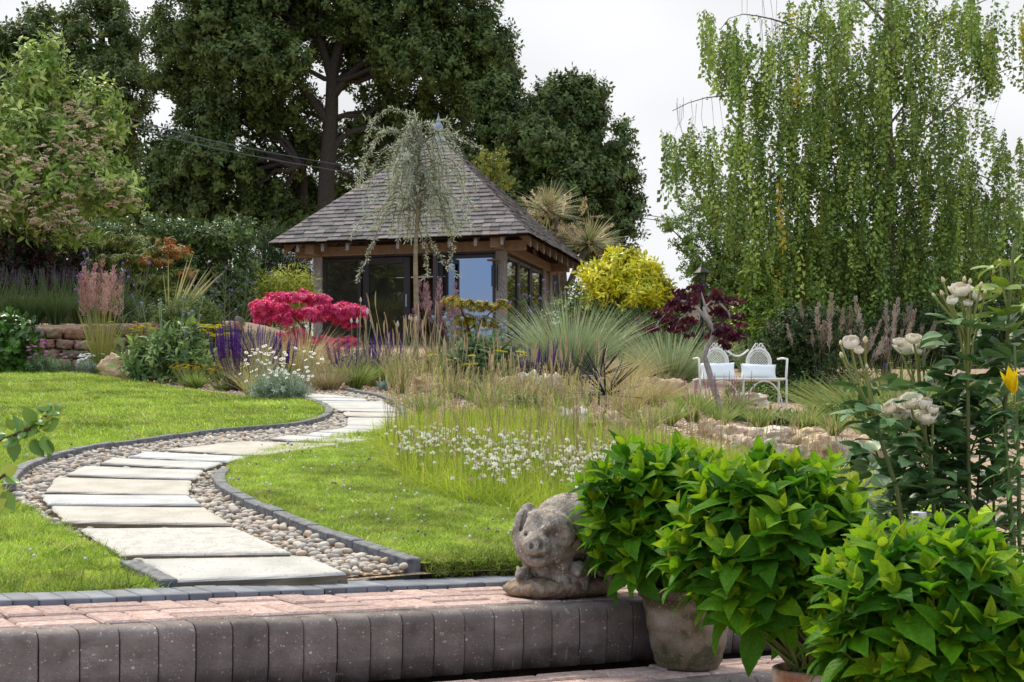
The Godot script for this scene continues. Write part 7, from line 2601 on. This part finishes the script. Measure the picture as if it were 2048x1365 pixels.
func rose_bloom(petals: int, open: float) -> ArrayMesh:
	var b := B.new()
	for i in petals:
		var t := (i + 0.5) / petals
		var a := i * 2.4 + rf(-0.2, 0.2)
		var half := lerpf(0.5, 0.78, t)
		var reach := lerpf(1.55, 0.92 + 0.5 * (1.0 - open), t) * rf(0.9, 1.08)
		var kc := Color(1, 1, 1).lerp(Color(1.0, 0.86, 0.6), 0.6 * (1.0 - t)) * rf(0.94, 1.05)
		var n := b.v.size()
		for k in 6:
			var v := k / 5.0
			var polar := PI * (0.95 - v * reach * 0.5)
			var r := lerpf(0.42, 1.0, t) * (1.0 + open * t * v * v * 0.5)
			for j in 5:
				var u := (j - 2) / 2.0
				var az := a + u * half * (0.25 + 0.75 * sin(PI * minf(1.0, 0.12 + v * 0.62)))
				var rr := r * (1.0 + 0.04 * absf(u) + (0.06 * sin(u * 5.0 + i) if k == 5 else 0.0))
				var pol := polar + (0.12 * u * u if k == 5 else 0.0)
				b.add(Vector3(cos(az) * sin(pol) * rr, cos(pol) * rr * 0.82 + 0.35, sin(az) * sin(pol) * rr), kc)
		for k in 5:
			for j in 4:
				var o := n + k * 5 + j
				for e in [o, o + 5, o + 6, o, o + 6, o + 1]:
					b.ix.push_back(e)
	return b.mesh()


func rose_bud() -> ArrayMesh:
	var b := B.new()
	b.lathe([Vector2(0, -0.5), Vector2(0.3, -0.35), Vector2(0.42, 0.0), Vector2(0.3, 0.45), Vector2(0.08, 0.75), Vector2(0, 0.8)], 9, Vector3.ZERO, Color(0.9, 0.78, 0.55))
	for i in 5:
		var a := TAU * i / 5
		b.leaf(Vector3(cos(a), 0, sin(a)) * 0.25 - Vector3.UP * 0.4, (Vector3(cos(a), 0.5 + rf(-0.6, 0.8), sin(a))).normalized(), Vector3(-cos(a), 1, -sin(a)).normalized(), 0.95, 0.2, 0.2, 0.2, Color(0.35, 0.45, 0.15), 2)
	b.stone(Transform3D(Basis(), Vector3(0, -0.55, 0)), Vector3(0.45, 0.4, 0.45), 2, 0.0, 0.0, N, Vector3.ZERO, Color(0.3, 0.4, 0.15))
	return b.mesh()


func roses() -> void:
	var d := 5.3
	var k := d / F
	var vb := vein_tex(true)
	var vt := vein_tex(false)
	var mats := []
	for c in [Color(0.13, 0.27, 0.085), Color(0.19, 0.35, 0.13), Color(0.09, 0.2, 0.06), Color(0.26, 0.42, 0.06), Color(0.4, 0.55, 0.06)]:
		var m := paint(c, 0.4, 0.45)
		m.albedo_texture = vt
		m.backlight_enabled = true
		m.backlight = Color(0.6, 0.6, 0.6)
		relief(m, vb, 0.1)
		mats.append(m)
	var leaves := []
	for i in 4:
		leaves.append(big_leaf(rf(0.52, 0.66), [0.15, 0.3, 0.05, 0.4][i], rf(0.2, 0.5), 0.7))
	var bloom := rose_bloom(24, 0.9)
	var loose := rose_bloom(12, 0.3)
	var bud := rose_bud()
	var white := tinted(0.65, 0.25, 0.5)
	white.albedo_color = Color(0.76, 0.73, 0.64).linear_to_srgb()
	white.subsurf_scatter_enabled = false
	# [label, stem points, flowers [px, py, radius, kind], leaf count, leaf tint, first leaf share]
	var bushes := [
		["white rose stem with the highest cluster of blooms and buds", [1950, 1100, 1938, 960, 1937, 820, 1934, 690, 1928, 620], [[1921, 577, 22, 0], [1887, 557, 12, 1], [1885, 584, 12, 1], [1941, 560, 12, 1], [1929, 556, 10, 1], [1962, 567, 13, 1], [1868, 588, 9, 1], [1936, 606, 11, 2], [1971, 582, 10, 1], [1905, 600, 14, 2], [1952, 592, 13, 2]], 44, 0.25],
		["white rose stem leaning left with one half-open bloom and buds", [1830, 1120, 1795, 980, 1762, 880, 1745, 800, 1733, 745], [[1703, 684, 21, 2], [1682, 683, 12, 1], [1731, 677, 14, 1], [1684, 708, 12, 1], [1734, 731, 10, 1], [1718, 700, 12, 2]], 40, 0.2],
		["white rose stem with a big double bloom in the middle", [1875, 1120, 1868, 960, 1850, 850, 1840, 770, 1836, 730], [[1817, 690, 27, 0], [1798, 683, 14, 2], [1838, 700, 15, 2], [1845, 682, 14, 1], [1861, 687, 17, 0], [1828, 676, 16, 0]], 40, 0.2],
		["white rose stem with the lowest cluster of blooms, above the middle hydrangea", [1870, 1130, 1868, 1010, 1862, 920, 1850, 870, 1838, 840], [[1797, 808, 26, 0], [1822, 800, 22, 0], [1848, 806, 21, 2], [1852, 832, 24, 0], [1806, 828, 18, 0], [1780, 815, 18, 0], [1866, 818, 14, 2]], 40, 0.2],
		["tall flowerless rose shoot with yellow-green young leaves at the right edge", [2040, 1120, 2012, 900, 2014, 760, 2018, 620, 2026, 520, 2030, 480], [[2000, 520, 8, 1]], 46, 0.2]]
	for bi in bushes.size():
		var q: Array = bushes[bi]
		var dd: float = d + [0.0, -0.25, 0.15, -0.1, 0.1][bi]
		var kk: float = dd / F
		var at := GX(q[1][0], dd)
		var o := thing("rose", q[0], "rose", at, "white roses at the right")
		var pts := []
		for i in range(0, q[1].size(), 2):
			pts.append(P(q[1][i], q[1][i + 1], dd) - at)
		pts[0].y = minf(pts[0].y, 0.0)
		var sm := smooth_line(pts, 0.03)
		var sb := B.new()
		var rad := []
		for i in sm.size():
			rad.append(lerpf(0.0105, 0.006, float(i) / sm.size()))
		sb.tube(sm, rad, 7, Color(0.17, 0.2, 0.07))
		var joint: Vector3 = sm[-1]
		for fl in q[2]:
			var p: Vector3 = P(fl[0], fl[1], dd + rf(-0.06, 0.06)) - at
			var r: float = fl[2] * kk
			var from: Vector3 = joint
			if p.y < joint.y + 0.02:
				from = sm[int(sm.size() * 0.8)]
			from = sm[int(sm.size() * rf(0.72, 0.99))]
			var mid := from.lerp(p, 0.5) + Vector3((p.x - from.x) * rf(-0.15, 0.3), rf(-0.02, 0.01), rf(-0.02, 0.02))
			sb.tube([from, mid, p - Vector3.UP * r * 0.5], [0.006, 0.005, 0.0042], 5, Color(0.26, 0.28, 0.08))
			var up := (p - mid).normalized() + Vector3(0, 0.2, 0.5) * (1.0 if fl[3] != 1 else 0.2) + rv() * 0.2
			piece("bud" if fl[3] == 1 else "bloom", [bloom, bud, loose][fl[3]], white, o, Transform3D(basis_up(up, rf(0, TAU), r * (0.85 if fl[3] != 1 else rf(0.7, 1.0))), p - Vector3.UP * r * 0.3))
		part("stem", sb.mesh(), M.leaf, o)
		for i in int(q[3] * 1.0):
			var t: float = q[4] + (0.97 - q[4]) * (i + 0.5) / q[3]
			var p: Vector3 = sm[int(t * (sm.size() - 1))]
			var a := i * 2.4 + rf(-0.4, 0.4)
			var out := Vector3(cos(a), rf(0.0, 0.5), sin(a) * 0.8).normalized()
			var reach := rf(0.05, 0.13) * (1.2 - 0.5 * t)
			var tipp := p + out * reach
			var young := bi == 4 and t > 0.72
			# a rose leaf of three leaflets on one stalk
			for s in 3:
				var ya := (s - 1) * 1.1
				var dir := (out * cos(ya) + out.cross(Vector3.UP).normalized() * sin(ya) + Vector3.DOWN * rf(-0.1, 0.35)).normalized()
				var z := dir
				var x := Vector3.UP.cross(z).normalized()
				var b := Basis(x, z.cross(x), z) * Basis(Vector3(0, 0, 1), rf(-0.5, 0.5))
				var tone := (3 + R.randi() % 2) if young else R.randi() % 3
				piece("leaf", leaves[R.randi() % 4], mats[tone], o, Transform3D(b.scaled(Vector3.ONE * rf(0.085, 0.13) * (1.0 if s == 1 else 0.85)), tipp + dir * 0.008))
	# the leafy lower part of the roses
	var o := thing("rose_bush", "dark leafy lower rose bush behind the nearest hydrangea", "rose", GX(1900, 5.45))
	var blobs := [[1870, 960, 60, 45, 0], [1930, 930, 60, 60, 0], [1990, 900, 60, 70, 0], [1850, 1010, 70, 40, 0], [1950, 1010, 80, 50, 0], [2040, 980, 60, 80, 0], [1880, 900, 30, 30, 0.1], [1770, 900, 50, 40, 0], [1730, 960, 50, 40, 0], [1800, 960, 60, 50, 0], [1930, 840, 60, 50, 0], [1850, 870, 40, 30, 0], [2000, 800, 50, 60, 0], [1780, 1020, 60, 40, 0], [1960, 760, 50, 50, 0.1], [1900, 790, 40, 40, 0.1], [1820, 900, 50, 40, -0.1], [2030, 720, 40, 60, 0.1], [1990, 680, 30, 40, 0.1]]
	var h := Heap.new()
	for b in blobs:
		for i in 24:
			var dir := rv()
			var dd: float = 5.45 + dir.z * 0.18
			var p := P(b[0] + dir.x * b[2], b[1] + dir.y * b[3], dd) - o.position
			var z := (Vector3(dir.x, rf(-0.5, 0.3), dir.z + 0.4) + rv() * 0.5).normalized()
			var x := Vector3.UP.cross(z).normalized()
			var ba := Basis(x, z.cross(x), z) * Basis(Vector3(0, 0, 1), rf(-0.6, 0.6))
			if i < 16:
				piece("leaf", leaves[R.randi() % 4], mats[R.randi() % 3], o, Transform3D(ba.scaled(Vector3.ONE * rf(0.07, 0.11)), p))
			else:
				h.put(Transform3D(ba.scaled(Vector3.ONE * rf(0.07, 0.1)), p), Color.WHITE)
	many("inner_foliage", leaves[0], mats[2], h.xf, h.col, o)
	var st := B.new()
	for i in 14:
		var f := Vector3(rf(-0.25, 0.3), 0, rf(-0.1, 0.1))
		st.tube([f, f + Vector3(rf(-0.1, 0.1), 0.35, rf(-0.05, 0.05)), f + Vector3(rf(-0.2, 0.2), 0.75, rf(-0.1, 0.1))], [0.008, 0.006, 0.004], 6, Color(0.16, 0.16, 0.07))
	part("stem", st.mesh(), M.leaf, o, true)
	# lily at the right edge
	var ld := 4.9
	var li := thing("lily", "dark narrow-leaved lily with one yellow flower at the right edge", "lily", GX(2050, ld))
	for e in [[2030, 690], [2075, 700], [2010, 850], [2060, 860]]:
		var top := P(e[0], e[1], ld) - li.position
		var sb := B.new()
		sb.tube([Vector3(top.x * 0.4, 0, 0), top * 0.5, top], [0.007, 0.006, 0.004], 6, Color(0.14, 0.2, 0.06))
		part("stem", sb.mesh(), M.leaf, li)
		for i in 40:
			var t := 0.15 + 0.85 * i / 40.0
			var a := i * 2.4
			var dir := Vector3(cos(a), 0.25, sin(a)).normalized()
			var lb := B.new()
			lb.leaf(top * t, dir, (Vector3.UP - dir * 0.25).normalized(), rf(0.09, 0.14), 0.018, 0.5, 0.3, rc([Color(0.06, 0.14, 0.03), Color(0.09, 0.18, 0.04)]), 4)
			piece("leaf", lb.mesh(), M.gloss, li)
	var fp := P(2030, 790, ld - 0.12) - li.position
	var fb := B.new()
	for i in 6:
		var a := TAU * i / 6.0
		var dir := (Vector3(-0.35, 0.85, 0.3) + Vector3(cos(a), sin(a) * 0.3, sin(a)) * 0.45).normalized()
		fb.leaf(Vector3.ZERO, dir, (Vector3(-cos(a), 0.5, -sin(a))).normalized(), 0.1, 0.036, -0.15, 0.3, Color(0.75, 0.56, 0.01), 5)
	piece("flower", fb.mesh(), M.petal, li, Transform3D(Basis(), fp))
	var cb := B.new()
	cb.tube([fp, fp + Vector3(0.02, -0.03, -0.06), P(2060, 800, ld) - li.position], [0.005, 0.004, 0.004], 5, Color(0.3, 0.34, 0.1))
	part("flower_stalk", cb.mesh(), M.leaf, li)


func leafy_branch() -> void:
	var d := 2.5
	var o := thing("leafy_shrub", "leafy shrub branch poking in close at the left edge", "shrub", Vector3(-1.15, et(-1.15, d) - 0.37, -d))
	var leaf := big_leaf(0.6, 0.25, 0.3, 0.5)
	var m := [tint_of(M.gloss, Color(0.09, 0.19, 0.03)), tint_of(M.gloss, Color(0.14, 0.26, 0.04)), tint_of(M.gloss, Color(0.36, 0.44, 0.06))]
	var b := B.new()
	var tips := [[[-130, 930], [-40, 895], [30, 870], [75, 850], [104, 815]], [[-130, 1000], [-60, 985], [-10, 965], [10, 950]]]
	for l in tips:
		var pts := [Vector3.ZERO]
		for q in l:
			pts.append(P(q[0], q[1], d) - o.position)
		b.tube(smooth_line(pts, 0.03), [0.009, 0.0085, 0.008, 0.0075, 0.007, 0.0065, 0.006, 0.0055, 0.005, 0.0045, 0.004, 0.0035, 0.003], 6, Color(0.12, 0.08, 0.05))
	part("branch", b.mesh(), M.bark, o)
	for i in 26:
		var e: Array = [[104, 815], [75, 850], [50, 862], [30, 870], [100, 830]][i % 5]
		var dir := (Vector3(rf(-1, 1), rf(-0.9, 0.7), rf(-0.7, 0.7))).normalized()
		var x := dir.cross(Vector3(0, 0.6, 0.8)).normalized()
		piece("leaf", leaf, m[1 if R.randf() < 0.5 else 2], o, Transform3D(Basis(x, dir.cross(x), dir).scaled(Vector3.ONE * rf(24, 38) * d / F), P(e[0] + rf(-8, 8), e[1] + rf(-8, 16), d) - o.position))
	for q in [[10, 868, 35, 190, 0], [28, 882, 40, 265, 0], [52, 868, 42, 30, 1], [62, 880, 40, 300, 0], [80, 856, 44, 20, 1], [86, 872, 40, 290, 1], [96, 880, 40, 265, 0], [70, 848, 40, 120, 1], [92, 840, 36, 60, 2], [104, 818, 28, 80, 2], [98, 822, 24, 130, 2], [110, 826, 26, 40, 2], [45, 856, 34, 140, 0], [24, 862, 30, 100, 1], [0, 948, 40, 20, 2], [12, 952, 36, 330, 1], [-8, 975, 46, 280, 2], [4, 985, 42, 300, 1], [-15, 1000, 40, 270, 1], [35, 870, 36, 235, 0], [60, 862, 32, 200, 0]]:
		var a := deg_to_rad(q[3])
		var dir := Vector3(cos(a), sin(a), rf(-0.6, 0.6)).normalized()
		var x := dir.cross(Vector3(0, 0.6, 0.8)).normalized()
		var bs := Basis(x, dir.cross(x), dir) * Basis(Vector3(0, 0, 1), rf(-0.6, 0.6))
		piece("leaf", leaf, m[q[4]], o, Transform3D(bs.scaled(Vector3.ONE * q[2] * d / F * 1.15), P(q[0], q[1], d) - o.position))
